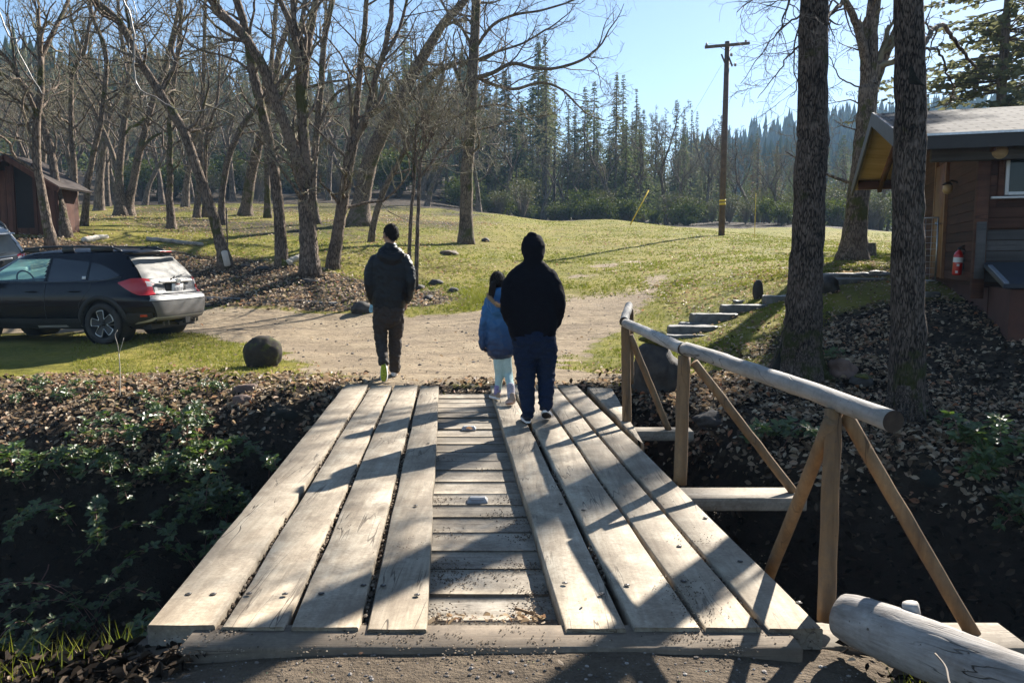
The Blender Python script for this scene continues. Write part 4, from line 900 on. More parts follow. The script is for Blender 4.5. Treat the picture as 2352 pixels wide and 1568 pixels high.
for s_ in spec:
    t, mt, mb, mc = conifer(*s_[:5]); mk('trunk', mt, MAT['conbark'], t); mk('branches', mb, MAT['conbark'], t); mk('crown', mc, MAT[s_[5]], t, smooth=False); cons.append(t)
# small evergreen bushes at the meadow's far edge
spots = []; 
def place(n, f, mind):
    k = 0; tr = 0
    while k < n and tr < n*60:
        tr += 1; x, y = f()
        if all((x-a)**2+(y-b_)**2 > mind*mind for a, b_ in spots): spots.append((x, y)); yield x, y; k += 1
first = set()
labs = {0: 'dark green fir with a wide low crown', 1: 'tall narrow dark green fir', 2: 'broad bushy fir branched to the ground', 3: 'thin grey green conifer with bare lower trunk', 4: 'slim grey green conifer', 5: 'reddish brown dying conifer', 6: 'tall pine with a high crown'}
def put(k, x, y, s, where):
    z = g1(x, y); lab = labs[k]+' '+where; grp = 'conifers '+where
    if k not in first:
        first.add(k); t = cons[k]; t.location = (x, y, z-.2); t.scale = (s, s, s); t.rotation_euler = (0, 0, rng.uniform(0, 6)); tag(t, lab, 'tree', grp)
    else: 
        t = copy_tree(cons[k], (x, y, z-.2), rng.uniform(0, 6), s, lab, grp); t['category'] = 'tree'
W1 = 'in the forest beyond the meadow'
def line(px0, px1, Y0, Y1):
    def f():
        Y = rng.uniform(Y0, Y1); px = rng.uniform(px0, px1); return (px-1176)/F*Y*1.0, Y
    return f
def fit(k, x, y, u=1.0):   # height so that the tree reaches the skyline seen in the photograph
    px = x/y*F+1176; yt = np.interp(px, [-150, 300, 600, 900, 1060, 1130, 1200, 1250, 1300, 1345, 1420, 1480, 1545, 1600, 1700, 1860], [70, 110, 90, 75, 130, 180, 150, 112, 215, 190, 185, 255, 255, 275, 300, 330])
    base = 595-(g1(x, y)-1.5)/y*F; return max(.3, (base-yt)*u/F*y/spec[k][0])
for x, y in place(34, line(1060, 1480, 70, 100), 2.0): k = int(rng.choice([0, 1, 1, 3, 3, 4, 6])); put(k, x, y, fit(k, x, y, rng.uniform(.55, .98)), W1)
for x, y in place(42, line(1440, 1860, 78, 125), 2.4): k = int(rng.choice([0, 1, 3, 4, 4, 1])); put(k, x, y, fit(k, x, y, rng.uniform(.62, 1.0)), W1)
for x, y in place(34, line(1060, 1840, 72, 92), 1.6): k = int(rng.choice([0, 2, 4, 2, 1])); put(k, x, y, fit(k, x, y, rng.uniform(.28, .55)), W1)
for x, y in place(54, line(1060, 1640, 88, 112), 1.7): k = int(rng.choice([0, 2, 2, 1])); put(k, x, y, fit(k, x, y, rng.uniform(.42, .76)), W1)
for px, Y, s in [(1732, 92, .95), (1775, 94, .88), (1190, 86, .8)]: put(5, (px-1176)/F*Y, Y, fit(5, (px-1176)/F*Y, Y, s), W1)
for px, Y, s, k in [(1425, 84, 1.02, 1), (1410, 82, .95, 1), (1455, 88, .98, 4), (1580, 98, .95, 4), (1545, 96, .9, 1), (1640, 104, .92, 4), (1500, 92, .85, 3), (1160, 78, 1.25, 6), (1250, 84, 1.3, 3), (1272, 86, 1.15, 3), (1120, 76, 1.15, 6), (1235, 82, 1.2, 6), (1340, 80, 1.05, 0), (1360, 84, 1.05, 0)]:
    put(k, (px-1176)/F*Y, Y, fit(k, (px-1176)/F*Y, Y, 1.0), W1)
W2 = 'on the slope behind the oaks'
for x, y in place(75, line(-150, 1060, 78, 130), 2.6): k = int(rng.choice([0, 1, 1, 2, 4, 6, 3])); put(k, x, y, fit(k, x, y, rng.uniform(.45, 1.0)), W2)
W3 = 'in the valley beside the cabin'
for x, y in place(46, line(1840, 2200, 105, 190), 3.4): put(int(rng.choice([0, 2, 1, 4, 0])), x, y, rng.uniform(.75, 1.05), W3)
# low shrubs
def shrub(name, w, h, n, leaf, mat, lab_seed):
    t = empty(name, (0, 0, 0)); mc = M(); mb = M(); spr = []
    for _ in range(n//14):
        a = rng.random()*2*PI; top = np.array([math.cos(a)*w*.5*rng.random()**.5, math.sin(a)*w*.5*rng.random()**.5, h*rng.uniform(.45, 1)])
        P_ = spline([(0, 0, -.1), top*np.array([.5, .5, .55]), top], 6); tube(mb, P_, np.linspace(.02, .006, 6), 3, cap=False)
        for _ in range(14):
            c0 = top+rng.normal(0, .16*w, 3)*np.array([1, 1, .8]); c0[2] = max(.02, c0[2]); d1 = rvec(); d2 = nrm(np.cross(d1, rvec())); s = leaf*rng.uniform(.6, 1.3)
            spr.append((c0-d1*s*.5, c0+d2*s*.25, c0+d1*s*.5, c0-d2*s*.25))
    v = np.array(spr).reshape(-1, 3); i = np.arange(len(spr))[:, None]*4; mc.add(v, [np.hstack([i, i+1, i+2, i+3])]); mc.c.append(rng.random(len(spr)))
    mk('stems', mb, MAT['twig'], t); mk('foliage', mc, MAT[mat], t, smooth=False); return t
MAT['shrubleaf'] = varied('evergreen_shrub_leaf', [(0, (.02, .036, .012)), (.5, (.045, .068, .02)), (1, (.10, .13, .035))], .7, .2, .2)
MAT['greyleaf'] = varied('pale_shrub_leaf', [(0, (.05, .045, .03)), (.5, (.09, .08, .05)), (1, (.15, .125, .08))], .7, .3, .15)
sh = [shrub('shrub', 2.6, 2.6, 2600, .20, 'shrubleaf', 0), shrub('shrub', 3.2, 1.9, 2600, .20, 'shrubleaf', 1), shrub('shrub', 2.4, 3.0, 1800, .15, 'greyleaf', 2)]
sl_ = ['rounded evergreen shrub at the foot of the forest', 'low wide evergreen shrub at the foot of the forest', 'pale dry brush at the foot of the forest']
uf = set()
for x, y in place(40, line(1050, 1880, 60, 74), 1.5):
    k = int(rng.choice([0, 1, 2, 2])); 
    if k not in uf: uf.add(k); t = sh[k]; t.location = (x, y, g1(x, y)); t.scale = (.8, .8, .7); tag(t, sl_[k], 'shrub', 'shrubs along the forest edge')
    else: t = copy_tree(sh[k], (x, y, g1(x, y)), rng.uniform(0, 6), rng.uniform(.3, .85), sl_[k], 'shrubs along the forest edge'); t['category'] = 'shrub'
for x, y in place(26, line(1850, 2200, 66, 100), 2): 
    t = copy_tree(sh[2 if rng.random() < .6 else 0], (x, y, g1(x, y)), rng.uniform(0, 6), rng.uniform(.9, 1.5), 'hazy brush at the meadow end left of the cabin', 'brush beside the cabin'); t['category'] = 'shrub'
for x, y in place(34, line(250, 1060, 66, 80), 2): 
    t = copy_tree(sh[int(rng.choice([0, 2, 2]))], (x, y, g1(x, y)), rng.uniform(0, 6), rng.uniform(.8, 1.3), 'dark brush under the oaks of the far slope', 'brush on the far slope'); t['category'] = 'shrub'
# hillside woods too many to count
def mass(name, n, f, hs, label, mat):
    m = M(); k = 0
    while k < n:
        x, y = f(); z = g1(x, y); h = rng.uniform(*hs); w = h*.17; rows = 7; fat = rng.uniform(.8, 1.5)
        for i in range(rows):
            u = i/rows; zc = z+h*(.08+.86*u); rr = w*(1-u)**.8; c9 = 9; a = np.arange(c9)*2*PI/c9+rng.random()*6; rr *= fat
            rad = rr*np.where(np.arange(c9) % 2 == 0, 1.0, .45)*(.7+.6*rng.random(c9))
            v = np.stack([x+np.cos(a)*rad, y+np.sin(a)*rad, zc-h*.05*np.ones(c9)-h*.03*rng.random(c9)], 1); v = np.vstack([v, [x, y, zc+h*.16]])
            j = np.arange(c9); m.add(v, [np.stack([j, (j+1) % c9, np.full(c9, c9)], -1)]); m.c.append(np.clip(.25+.75*rng.random(c9), 0, 1))
        tube(m, [(x, y, z-.5), (x, y, z+h)], [.02*h, .002], 3, cap=False, c_=.0)
        k += 1
    o = mk(name, m, mat, smooth=False); tag(o, label, 'forest', kind='stuff'); return o
def fr():
    Y = rng.uniform(215, 440)**1.0; return (rng.uniform(1560, 2420)-1176)/F*Y, Y
mass('hillside_forest', 2600, fr, (9, 26), 'blue hazy conifer forest covering the distant hill on the right', MAT['needle'])
def fl():
    Y = rng.uniform(125, 290); return (rng.uniform(-420, 1100)-1176)/F*Y, Y
mass('hillside_forest', 1500, fl, (13, 21), 'conifer forest covering the hill on the left behind the oaks', MAT['needle'])
# pine behind the cabin
t, mt, mb, mc = conifer(17, 3.0, .16, 11, .36, kind='pine')
mk('trunk', mt, MAT['conbark'], t); mk('branches', mb, MAT['conbark'], t); mk('crown', mc, MAT['needle_grey'], t, smooth=False)
p = at(2284, 520, 28); t.location = (p[0], 28, g1(p[0], 28)); t.scale = (1.0, 1.0, 1.0); tag(t, 'tall blue green pine rising behind the cabin roof at far right', 'tree')
c = t.copy(); COL.objects.link(c); c.location = (22.5, 33, g1(22.5, 33)); c.rotation_euler = (0, 0, 2); c['label'] = 'second pine behind the cabin roof, at the right frame edge'
for ch in list(t.children): d = ch.copy(); COL.objects.link(d); d.parent = c
# ---------------------------------------------------------------- where a line of sight meets the ground
def hit(px, py, y0=2.2, y1=90):
    d = ray(px, py); Y = y0*(y1/y0)**np.linspace(0, 1, 700); P_ = CAM + d[None]*(Y/d[1])[:, None]; z = gz(P_[:, 0], P_[:, 1]); k = np.nonzero(P_[:, 2] < z)[0]
    return P_[k[0]] if len(k) else P_[-1]
def stone(px, py, w, h, dep, lab, mat='stone', seed=0, cat='rock', name='rock', grp=None, ang=0, Y=None, rough=.22, sink=.3, moss=None):
    """px, py: foot of the stone in the photograph; w, h in photo px"""
    p = hit(px, py) if Y is None else np.array([*at(px, py, Y)[:2], g1(*at(px, py, Y)[:2])]); k = p[1]/F; m = M()
    sz = (w*k, dep, h*k*(1+sink)); rock(m, (p[0], p[1]+dep*.4, p[2]+h*k*(.5-sink*.5)), sz, seed, 4 if w > 60 else 3, rough, .5, ang)
    t = mk(name, m, MAT[mat], origin=(p[0], p[1]+dep*.4, p[2])); tag(t, lab, cat, grp)
    if moss:
        m = M(); rock(m, (p[0]+w*k*moss[0], p[1]+dep*.4+.01, p[2]+h*k*(moss[1])), (sz[0]*moss[2], sz[1]*moss[2], sz[2]*moss[3]), seed+9, 4, .4, .3, ang)
        mk('moss', m, MAT['moss'], t)
    return t
MAT['mossrock'] = wood('mossy_basalt', (.022, .018, .014), (.04, .033, .026), (.06, .05, .04), (1, 1, 1), 12, .3, (.03, .026, .02), .95, .8, .2, mossy=.9)
stone(596, 846, 88, 74, .45, 'round dark mossy boulder on the grass left of the bridge', 'mossrock', seed=3, rough=.10, sink=.2)
stone(1508, 985, 116, 120, .6, 'large dark boulder with yellow moss on top behind the railing', seed=5, Y=8.9, moss=(.05, 1.02, .62, .24))
stone(562, 908, 52, 26, .2, 'reddish angular rock on the leafy bank, upper of two', 'redstone', 7, rough=.3)
stone(551, 936, 46, 30, .2, 'reddish angular rock on the leafy bank, lower of two', 'redstone', 8, rough=.3)
stone(640, 968, 110, 36, .4, 'broad dark rock in the shaded bank left of the bridge end', 'mossdark', 9)  # near-black moss material puts the bank's shade into the rock's colour
stone(1943, 872, 62, 44, .3, 'tilted brown rock right of the mossy tree foot', 'redstone', 12, ang=.6, rough=.3)
stone(1986, 896, 50, 34, .25, 'small mossy rock between the two furrowed trunks', 'stone', 13, moss=(.05, .7, .8, .5))
stone(1645, 985, 90, 34, .35, 'flat grey rock below the railing on the leafy bank', 'stone', 14)
stone(1912, 678, 46, 38, .5, 'dark rounded boulder at the edge of the cabin shade', 'stone', 15, Y=14.4)
stone(828, 722, 52, 28, .5, 'brown rock at the track edge beside the dark haired man', 'stone', 16)
stone(1115, 556, 20, 10, .35, 'small dark stone on the grass right of the lone oak', 'stone', 17)
stone(1030, 586, 40, 12, .9, 'low brown heap of leaves on the grass below the lone oak', 'underbeam', 18, cat='heap', name='leaf_heap')
stone(2150, 1120, 56, 40, .3, 'dark mossy stone on the right bank under the tree', 'mossdark', 21)
for i, (px, py, w, h, lab) in enumerate([(958, 668, 30, 16, 'dark stone in the grassy bank, at the man\'s elbow'), (1000, 655, 34, 14, 'flat dark stone in the grassy bank left of the girl'), (985, 690, 26, 12, 'small stone low in the grassy bank near the track'), (1040, 672, 24, 12, 'small grey stone in the grassy bank nearest the girl'),
                                         (600, 625, 40, 14, 'grey stone between the two leftmost track side oaks'), (700, 650, 46, 10, 'flat pale stone at the foot of the forked oak'), (560, 618, 26, 12, 'dark stone right of the whitened oak foot')]):
    stone(px, py, w, h, .4, lab, 'stone', 30+i)
# pale split logs by the forked oak
def logt(name, a, b, r, lab, mat='log', cat='log', sides=10, grp=None, r2=None, root=0):
    m = M(); n = 12; t = np.linspace(0, 1, n)[:, None]; p = np.array(a)*(1-t)+np.array(b)*t; p = p+rng.normal(0, r*.12, p.shape)
    tube(m, p, np.linspace(r, r2 or r*.8, n), sides, lump=.08); o = mk(name, m, MAT[mat], origin=np.array(a)); tag(o, lab, cat, grp); return o
def onground(px, py, up=.05): p = hit(px, py); return p+np.array([0, 0, up])
MAT['palewood'] = simple('pale_split_wood', (.60, .53, .43), .8, var=.2, scale=6)
logt('split_log', onground(648, 604), onground(690, 600), .07, 'pale split log lying between the mossy oak foot and forked oak', 'palewood')
logt('split_log', onground(660, 612, .1), onground(694, 606, .2), .09, 'bright pale block of wood leaning at the forked oak foot', 'palewood')
logt('fallen_branch', onground(338, 553, .06), onground(466, 566, .06), .07, 'grey fallen log on the grass behind the parked car roof')
logt('plank', onground(192, 556, .06), onground(245, 548, .06), .09, 'short pale plank on the grass beside the red shed', 'palewood', 'plank')
logt('fallen_branch', onground(472, 688, .03), onground(775, 700, .03), .045, 'long thin log edging the far side of the dirt track')
logt('fallen_branch', onground(560, 700, .02), onground(700, 694, .05), .025, 'thin dead branch lying along the track edge', 'twig', 'branch')
# ground stake
p = hit(523, 577); m = M(); tube(m, [p+[0, 0, -.2], p+[0, 0, .6], p+[.01, 0, 98/F*p[1]]], .022, 8); m2 = M(); o = mk('metal_stake', m, MAT['rust'], origin=p); tag(o, 'thin dark metal stake standing in the grass behind the leaning oak', 'stake')
# stump by the grey oak
p = hit(2000, 588); m = M(); hh = 30/F*p[1]; lathe(m, p+[0, .15, -.1], (0, 0, 1), [(0, .23), (.1, .21), (hh+.1, .19), (hh+.102, .0001)], 16); s = mk('tree_stump', m, MAT['bark'], origin=p); tag(s, 'short sawn stump right of the grey forked oak', 'stump')

# stepping stones up the slope
def slab(x0, x1, ytop, ybot, lab, dep=.42, th=None, seed=0, skew=0.0, name='stone_step', grp='flat stone steps up the slope', Y=None):
    p = hit((x0+x1)/2, ybot) if Y is None else at((x0+x1)/2, ybot, Y); Y_ = p[1]; z1 = at((x0+x1)/2, ytop, Y_)[2]; a = at(x0, ytop, Y_)[0]; b_ = at(x1, ytop, Y_)[0]
    n = 14; ang = np.linspace(0, 2*PI, n, endpoint=False)+.2; cx = (a+b_)/2; ww = (b_-a)/2; r_ = np.random.default_rng(seed)
    def ringp(z, k): 
        e = 3.2; c = np.sign(np.cos(ang))*np.abs(np.cos(ang))**(2/e); s = np.sign(np.sin(ang))*np.abs(np.sin(ang))**(2/e); j = 1+.08*(r0-.5)
        return np.stack([cx+ww*k*c*j+skew*s*.2, Y_+dep/2+dep/2*k*s*j, np.full(n, z)+.02*(r0-.5)*(1 if z > z1-.03 else 0)], 1)
    r0 = r_.random(n); h = z1-p[2]; rows = [ringp(p[2]-.12, 1.0), ringp(p[2]+h*.3, 1.03), ringp(z1-.012, 1.0), ringp(z1, .96)]
    v = np.vstack(rows+[np.mean(rows[-1], 0)[None]]); m = M(); i = np.arange(3)[:, None]*n; j = np.arange(n)[None]; j2 = (j+1) % n
    m.add(v, [np.stack([i+j, i+j2, i+n+j2, i+n+j], -1).reshape(-1, 4), np.stack([3*n+np.arange(n), 3*n+(np.arange(n)+1) % n, np.full(n, 4*n)], -1)])
    o = mk(name, m, MAT['step'], origin=p, smooth=False); tag(o, lab, 'step', grp); return o
slab(1528, 1640, 770, 776, 'flat stone tread, lowest of the slope steps behind the railing', seed=1)
slab(1538, 1654, 750, 768, 'thick stone step, second lowest on the slope', seed=2)
slab(1566, 1690, 742, 748, 'thin flat stone just behind the second lowest slope step', seed=3)
slab(1593, 1700, 722, 740, 'thick stone step in the middle of the slope flight', seed=4)
slab(1662, 1768, 701, 716, 'stone step just in front of the upright stone', seed=5)
slab(1688, 1712, 690, 698, 'small square stone left of the upright stone', seed=6, dep=.2)
slab(1760, 1836, 680, 693, 'topmost slope step running behind the left furrowed trunk', seed=7)
slab(1895, 2060, 629, 638, 'long dark stone ledge at the top of the path by the cabin', seed=8, dep=.6)
slab(1905, 2046, 640, 650, 'pale edged stone slab below the ledge by the cabin', seed=9, dep=.5)
slab(2120, 2168, 672, 684, 'flat stone doorstep at the cabin end wall', seed=10, dep=.4)
for i, (px, py, w, h, lab) in enumerate([(1985, 632, 40, 7, 'flat pale stone on the ledge, left of three'), (2020, 630, 44, 9, 'flat pale stone on the ledge, middle of three'), (2043, 634, 24, 9, 'bright round stone on the ledge, right of three')]):
    stone(px, py, w, h, .25, lab, 'step', 50+i)
stone(1743, 688, 24, 46, .18, 'upright standing stone beside the slope steps', 'stone', 61, rough=.10, sink=.2)

# ---------------------------------------------------------------- utility pole
PY = 37.8; b0 = at(1657, 538, PY); t0 = at(1671, 96, PY)
up = empty('utility_pole', b0); tag(up, 'tall dark wooden utility pole with slanted crossarm standing in the meadow', 'utility pole')
m = M(); tube(m, [b0+[0, 0, -.5], b0*.5+t0*.5, t0], [.150, .135, .115], 14); mk('pole', m, simple('creosoted_wood', (.10, .062, .045), .75, var=.35, scale=5), up)
MAT['armwood'] = simple('crossarm_wood', (.11, .075, .06), .75, var=.3, scale=6)
a, b_ = at(1619, 109, PY-.18), at(1722, 99.5, PY-.18); m = M(); box(m, (a+b_)/2, (np.linalg.norm(b_-a), .10, .125), rx=b_-a, ry=(0, 1, 0), bev=.008); mk('crossarm', m, MAT['armwood'], up)
for s_, (xa, ya, xb, yb) in enumerate([(1657, 125, 1665, 145), (1673, 129, 1682, 153)]):
    a, b_ = at(xa, ya, PY-.15), at(xb, yb, PY-.15); m = M(); box(m, (a+b_)/2, (np.linalg.norm(b_-a), .06, .06), rx=b_-a, ry=(0, 1, 0)); mk('side_arm', m, MAT['armwood'], up)
for (xa, ya, xb, yb) in [(1655, 109, 1667, 116), (1686, 106, 1676, 117)]:
    m = M(); tube(m, [at(xa, ya, PY-.14), at(xb, yb, PY-.14)], .012, 5); mk('arm_brace', m, MAT['rust'], up)
MAT['glassins'] = simple('insulator_porcelain', (.18, .14, .12), .25, var=.1)
for (xa, ya) in [(1623, 103), (1713, 96), (1680, 126), (1689, 149)]:
    m = M(); c = at(xa, ya, PY-.16); lathe(m, c-[0, 0, .08], (0, 0, 1), [(0, .02), (.04, .07), (.08, .04), (.11, .065), (.15, .03), (.17, .001)], 10); mk('insulator', m, MAT['glassins'], up)
m = M()
for (xa, ya, xb, yb) in [(1680, 126, 1671, 128), (1689, 149, 1670, 146)]: tube(m, [at(xa, ya, PY-.16), at(xb, yb, PY)], .010, 4)
mk('bracket', m, MAT['rust'], up)
MAT['yellow'] = simple('yellow_marker', (.70, .48, .03), .5, var=.1)
for y_ in (461, 468.5):
    c = at(1659.5, y_, PY); m = M(); lathe(m, c-[0, 0, .05], (0, 0, 1), [(0, .1505), (0, .153), (.10, .153), (.10, .1505)], 16); mk('yellow_band', m, MAT['yellow'], up)
for (xa, ya, xb, yb) in [(1623, 100, 2500, 60), (1713, 93, 2500, 75), (1680, 126, 2500, 110), (1689, 149, 2500, 135)]:
    a, b_ = at(xa, ya, PY), at(xb, yb, PY+18); n = 16; t = np.linspace(0, 1, n)[:, None]; q = a*(1-t)+b_*t; q[:, 2] -= 1.2*np.sin(t[:, 0]*PI); m = M(); tube(m, q, .006, 3, cap=False); mk('wire', m, MAT['rust'], up)
gw = empty('guy_wire', hit(1447, 517)); tag(gw, 'yellow plastic guy wire guard leaning up from the meadow before the forest', 'guy wire')
a = np.array(gw.location); d = at(1490, 437, a[1]+.5)-a; m = M(); tube(m, [a, a+d], .035, 6); mk('guard_tube', m, MAT['yellow'], gw)
m = M(); tube(m, [a+d, a+d*1.02], .008, 4); tube(m, [a+d, at(1657, 150, PY)], .006, 3); mk('cable', m, MAT['rust'], gw)
p = hit(1733, 548); gm_ = M(); tube(gm_, [p, p+[0, 0, 2.0]], .014, 6); o = mk('marker_post', gm_, MAT['yellow'], origin=p); tag(o, 'thin faded yellow marker standing right of the utility pole', 'marker post')

# ---------------------------------------------------------------- red board shed at left
S0 = at(32, 360, 23.4); sx = S0[0]; sz = S0[2]; sb = g1(-12.8, 23.4)
shd = empty('shed', (sx, 23.4, sb)); tag(shd, 'small dark red board shed with a shallow gable roof at the left edge', 'shed')
MAT['redboard'] = wood('red_boards', (.03, .011, .007), (.075, .028, .017), (.13, .055, .034), (1, 1, .08), 16, .3, (.05, .03, .02), .85, .4, .4)
hw = 1.2; dz = (sz-at(190, 455, 23.4)[2])
def roofz(x): return sz-.12-abs(x)*(dz/(at(190, 455, 23.4)[0]-sx))
xr = -hw; k = 0
while xr < hw-.02:
    w_ = rng.uniform(.16, .22); x1 = min(xr+w_, hw)
    if not (-.05 < (xr+x1)/2-.30 < .0 and False):
        m = M(); zt = roofz((xr+x1)/2)-.04; y_ = 23.4+rng.normal(0, .006); box(m, (sx+(xr+x1)/2, y_, (zt+sb-.3)/2), (x1-xr-.012, .03, zt-sb+.3)); mk('wall_board', m, MAT['redboard'], shd, smooth=False)
    xr = x1
m = M(); box(m, (sx, 24.0, (sz+sb)/2-.45), (2*hw-.1, 1.1, sz-sb-.9+.3)); mk('wall', m, MAT['redboard'], shd, smooth=False)
m = M(); box(m, (sx+.25, 23.375, sb+1.15), (.50, .02, 1.75)); mk('opening_shade', m, simple('shed_shade_panel', (.012, .008, .007), .9), shd, smooth=False)  # solid dark panel painted as the shade inside a doorway
for dx in (-.06, .56, -.9): m = M(); box(m, (sx+dx, 23.35, sb+1.05), (.09, .03, 2.1)); mk('batten', m, MAT['redboard'], shd, smooth=False)
for s_ in (-1, 1):
    a = np.array([0, 0, sz]); e = np.array([s_*(hw+.28), 0, sz-(hw+.28)*(dz/(at(190, 455, 23.4)[0]-sx))]); dv = e-a; m = M()
    box(m, np.array([sx, 23.85, 0])+(a+e)/2+[0, 0, .0], (np.linalg.norm(dv), 1.8, .06), rx=dv, ry=(0, 1, 0)); mk('roof', m, simple('shed_roof', (.03, .018, .013), .9, var=.4, scale=8), shd, smooth=False)
    m = M(); box(m, np.array([sx, 22.93, -.07])+(a+e)/2, (np.linalg.norm(dv), .03, .14), rx=dv, ry=(0, 1, 0)); mk('barge_board', m, MAT['redboard'], shd, smooth=False)
# lean-to side lower right

# ---------------------------------------------------------------- cabin at right
az = R(18.5); g_ = np.array([math.sin(az), math.cos(az), 0]); r_ = np.array([math.cos(az), -math.sin(az), 0]); UP = np.array([0, 0, 1.])
E = np.array([5.28, 11.10, 0]); ZE, ZR, HS = 3.16, 4.12, 4.05
cb = empty('cabin', E+g_*3+r_*3+UP*1.0); tag(cb, 'brown board cabin with shingle gable roof and deep wooden overhang', 'cabin')
MAT['siding'] = wood('cabin_siding', (.026, .010, .006), (.072, .029, .016), (.13, .057, .033), (.05, .05, 1), 14, .25, (.04, .03, .02), .8, .3, .5)
MAT['greysiding'] = wood('grey_siding', (.048, .043, .041), (.092, .083, .078), (.14, .127, .118), (.05, .05, 1), 14, .3, (.05, .045, .04), .8, .3, .5)
MAT['soffit'] = wood('soffit_boards', (.40, .27, .13), (.64, .47, .25), (.76, .60, .36), (.06, 1, 1), 12, .0, rough=.6, bmp=.2, crack=.3)
MAT['fascia'] = simple('grey_fascia', (.06, .06, .068), .6, var=.2, scale=6)
mm, nt, b = newmat('roof_shingles'); v = coords(nt, rot=(0, 0, -az)); sx_ = nt.nodes.new('ShaderNodeTexBrick'); sx_.inputs['Scale'].default_value = 1
mp = nt.nodes.new('ShaderNodeMapping'); mp.inputs['Scale'].default_value = (1, 1, 1); nt.links.new(v, mp.inputs[0]); nt.links.new(mp.outputs[0], sx_.inputs['Vector'])
sx_.inputs['Brick Width'].default_value = .36; sx_.inputs['Row Height'].default_value = .20; sx_.inputs['Mortar Size'].default_value = .022
sx_.inputs['Color1'].default_value = (.11, .10, .09, 1); sx_.inputs['Color2'].default_value = (.17, .155, .14, 1); sx_.inputs['Mortar'].default_value = (.035, .03, .027, 1)
ln = ramp(nt, [(.56, (0, 0, 0)), (.62, (.85,)*3)], nz(nt, v, 4, 6, .75)); c = mixc(nt, ln, sx_.outputs[0], (.06, .055, .045)); nt.links.new(c, b.inputs['Base Color']); b.inputs['Roughness'].default_value = .95; b.inputs['Specular IOR Level'].default_value = .08
bump(nt, b, sx_.outputs['Fac'], -.6, .02); MAT['shingle'] = mm
Lr = 11.0; q = lambda s, t, z: E + r_*s + g_*t + UP*z
def quadslab(name, a, b1, c, d, th, mat, parent=cb, topmat=None):
    a, b1, c, d = [np.asarray(x, float) for x in (a, b1, c, d)]; n = nrm(np.cross(b1-a, d-a)); n = n if n[2] > 0 else -n
    m = M(); m.add([a-n*th, b1-n*th, c-n*th, d-n*th, a, b1, c, d], [[0, 3, 2, 1], [4, 5, 6, 7], [0, 1, 5, 4], [1, 2, 6, 5], [2, 3, 7, 6], [3, 0, 4, 7]]); return mk(name, m, MAT[mat], parent, smooth=False)
rf = quadslab('roof', q(0, 0, ZE), q(Lr, 0, ZE), q(Lr, HS, ZR), q(0, HS, ZR), .045, 'shingle')
quadslab('roof', q(0, HS+.002, ZR), q(Lr, HS+.002, ZR), q(Lr, 2*HS, ZE), q(0, 2*HS, ZE), .045, 'shingle')
for i, (a0, a1, t0_, t1_) in enumerate([(0, 1, 0, 1), (1, 0, 1, 2)]):
    za0, za1 = (ZE, ZR) if i == 0 else (ZR, ZE)
    quadslab('soffit', q(.03, HS*t0_, za0-.05), q(Lr, HS*t0_, za0-.05), q(Lr, HS*t1_, za1-.05), q(.03, HS*t1_, za1-.05), .035, 'soffit')
    # barge board at the gable end
    m = M(); A0, A1 = q(-.02, HS*t0_, za0-.10), q(-.02, HS*t1_, za1-.10); box(m, (A0+A1)/2, (np.linalg.norm(A1-A0), .045, .24), rx=A1-A0, ry=r_, bev=.004); mk('barge_board', m, MAT['fascia'], cb, smooth=False)
m = M(); box(m, q(Lr/2, -.02, ZE-.115), (Lr, .035, .17), rx=r_, ry=g_); mk('fascia', m, simple('dark_fascia', (.03, .025, .022), .6), cb, smooth=False)
m = M(); box(m, q(Lr/2, -.03, ZE-.012), (Lr, .06, .03), rx=r_, ry=g_); mk('drip_edge', m, MAT['steel'], cb, smooth=False)
m = M(); box(m, q(Lr/2+.4, .35, ZE-.22), (Lr, .16, .22), rx=r_, ry=g_, bev=.01); mk('eave_beam', m, MAT['greysiding'], cb)
for t_ in (.55, 2*HS-.65, HS): m = M(); zz = (ZE+(ZR-ZE)*min(t_, 2*HS-t_)/HS)-.19; box(m, q(.75, t_, zz), (1.4, .14, .18), rx=r_, ry=g_, bev=.008); mk('purlin', m, MAT['siding'], cb)
for t_ in (2*HS-1.9,): m = M(); A0, A1 = q(.5, HS+.2, ZR-.22), q(.5, 2*HS-.5, ZE-.12); box(m, (A0+A1)/2, (np.linalg.norm(A1-A0), .08, .13), rx=A1-A0, ry=r_); mk('rafter', m, MAT['siding'], cb)
K0 = q(1.12, .55, 0); s0, t0__ = 1.12, .55; ZF = 1.18; ZW = 1.92
def boards(name, z0, z1, mat, along, start, length, out, hb=.145, trim=None):
    z = z0
    while z < z1-.02:
        zz = min(z+hb, z1); L2 = length if trim is None else max(.1, trim(z+.07)[1]-trim(z+.07)[0]); s_ = 0 if trim is None else trim(z+.07)[0]
        m = M(); box(m, start+along*(s_+L2/2)+out*.012+UP*((z+zz)/2), (L2, .026, zz-z-.008), rx=along, ry=np.cross(UP, along)+out*0, rz=UP+out*.10, bev=.003); mk(name, m, MAT[mat], cb, smooth=False); z = zz
KB = K0.copy()
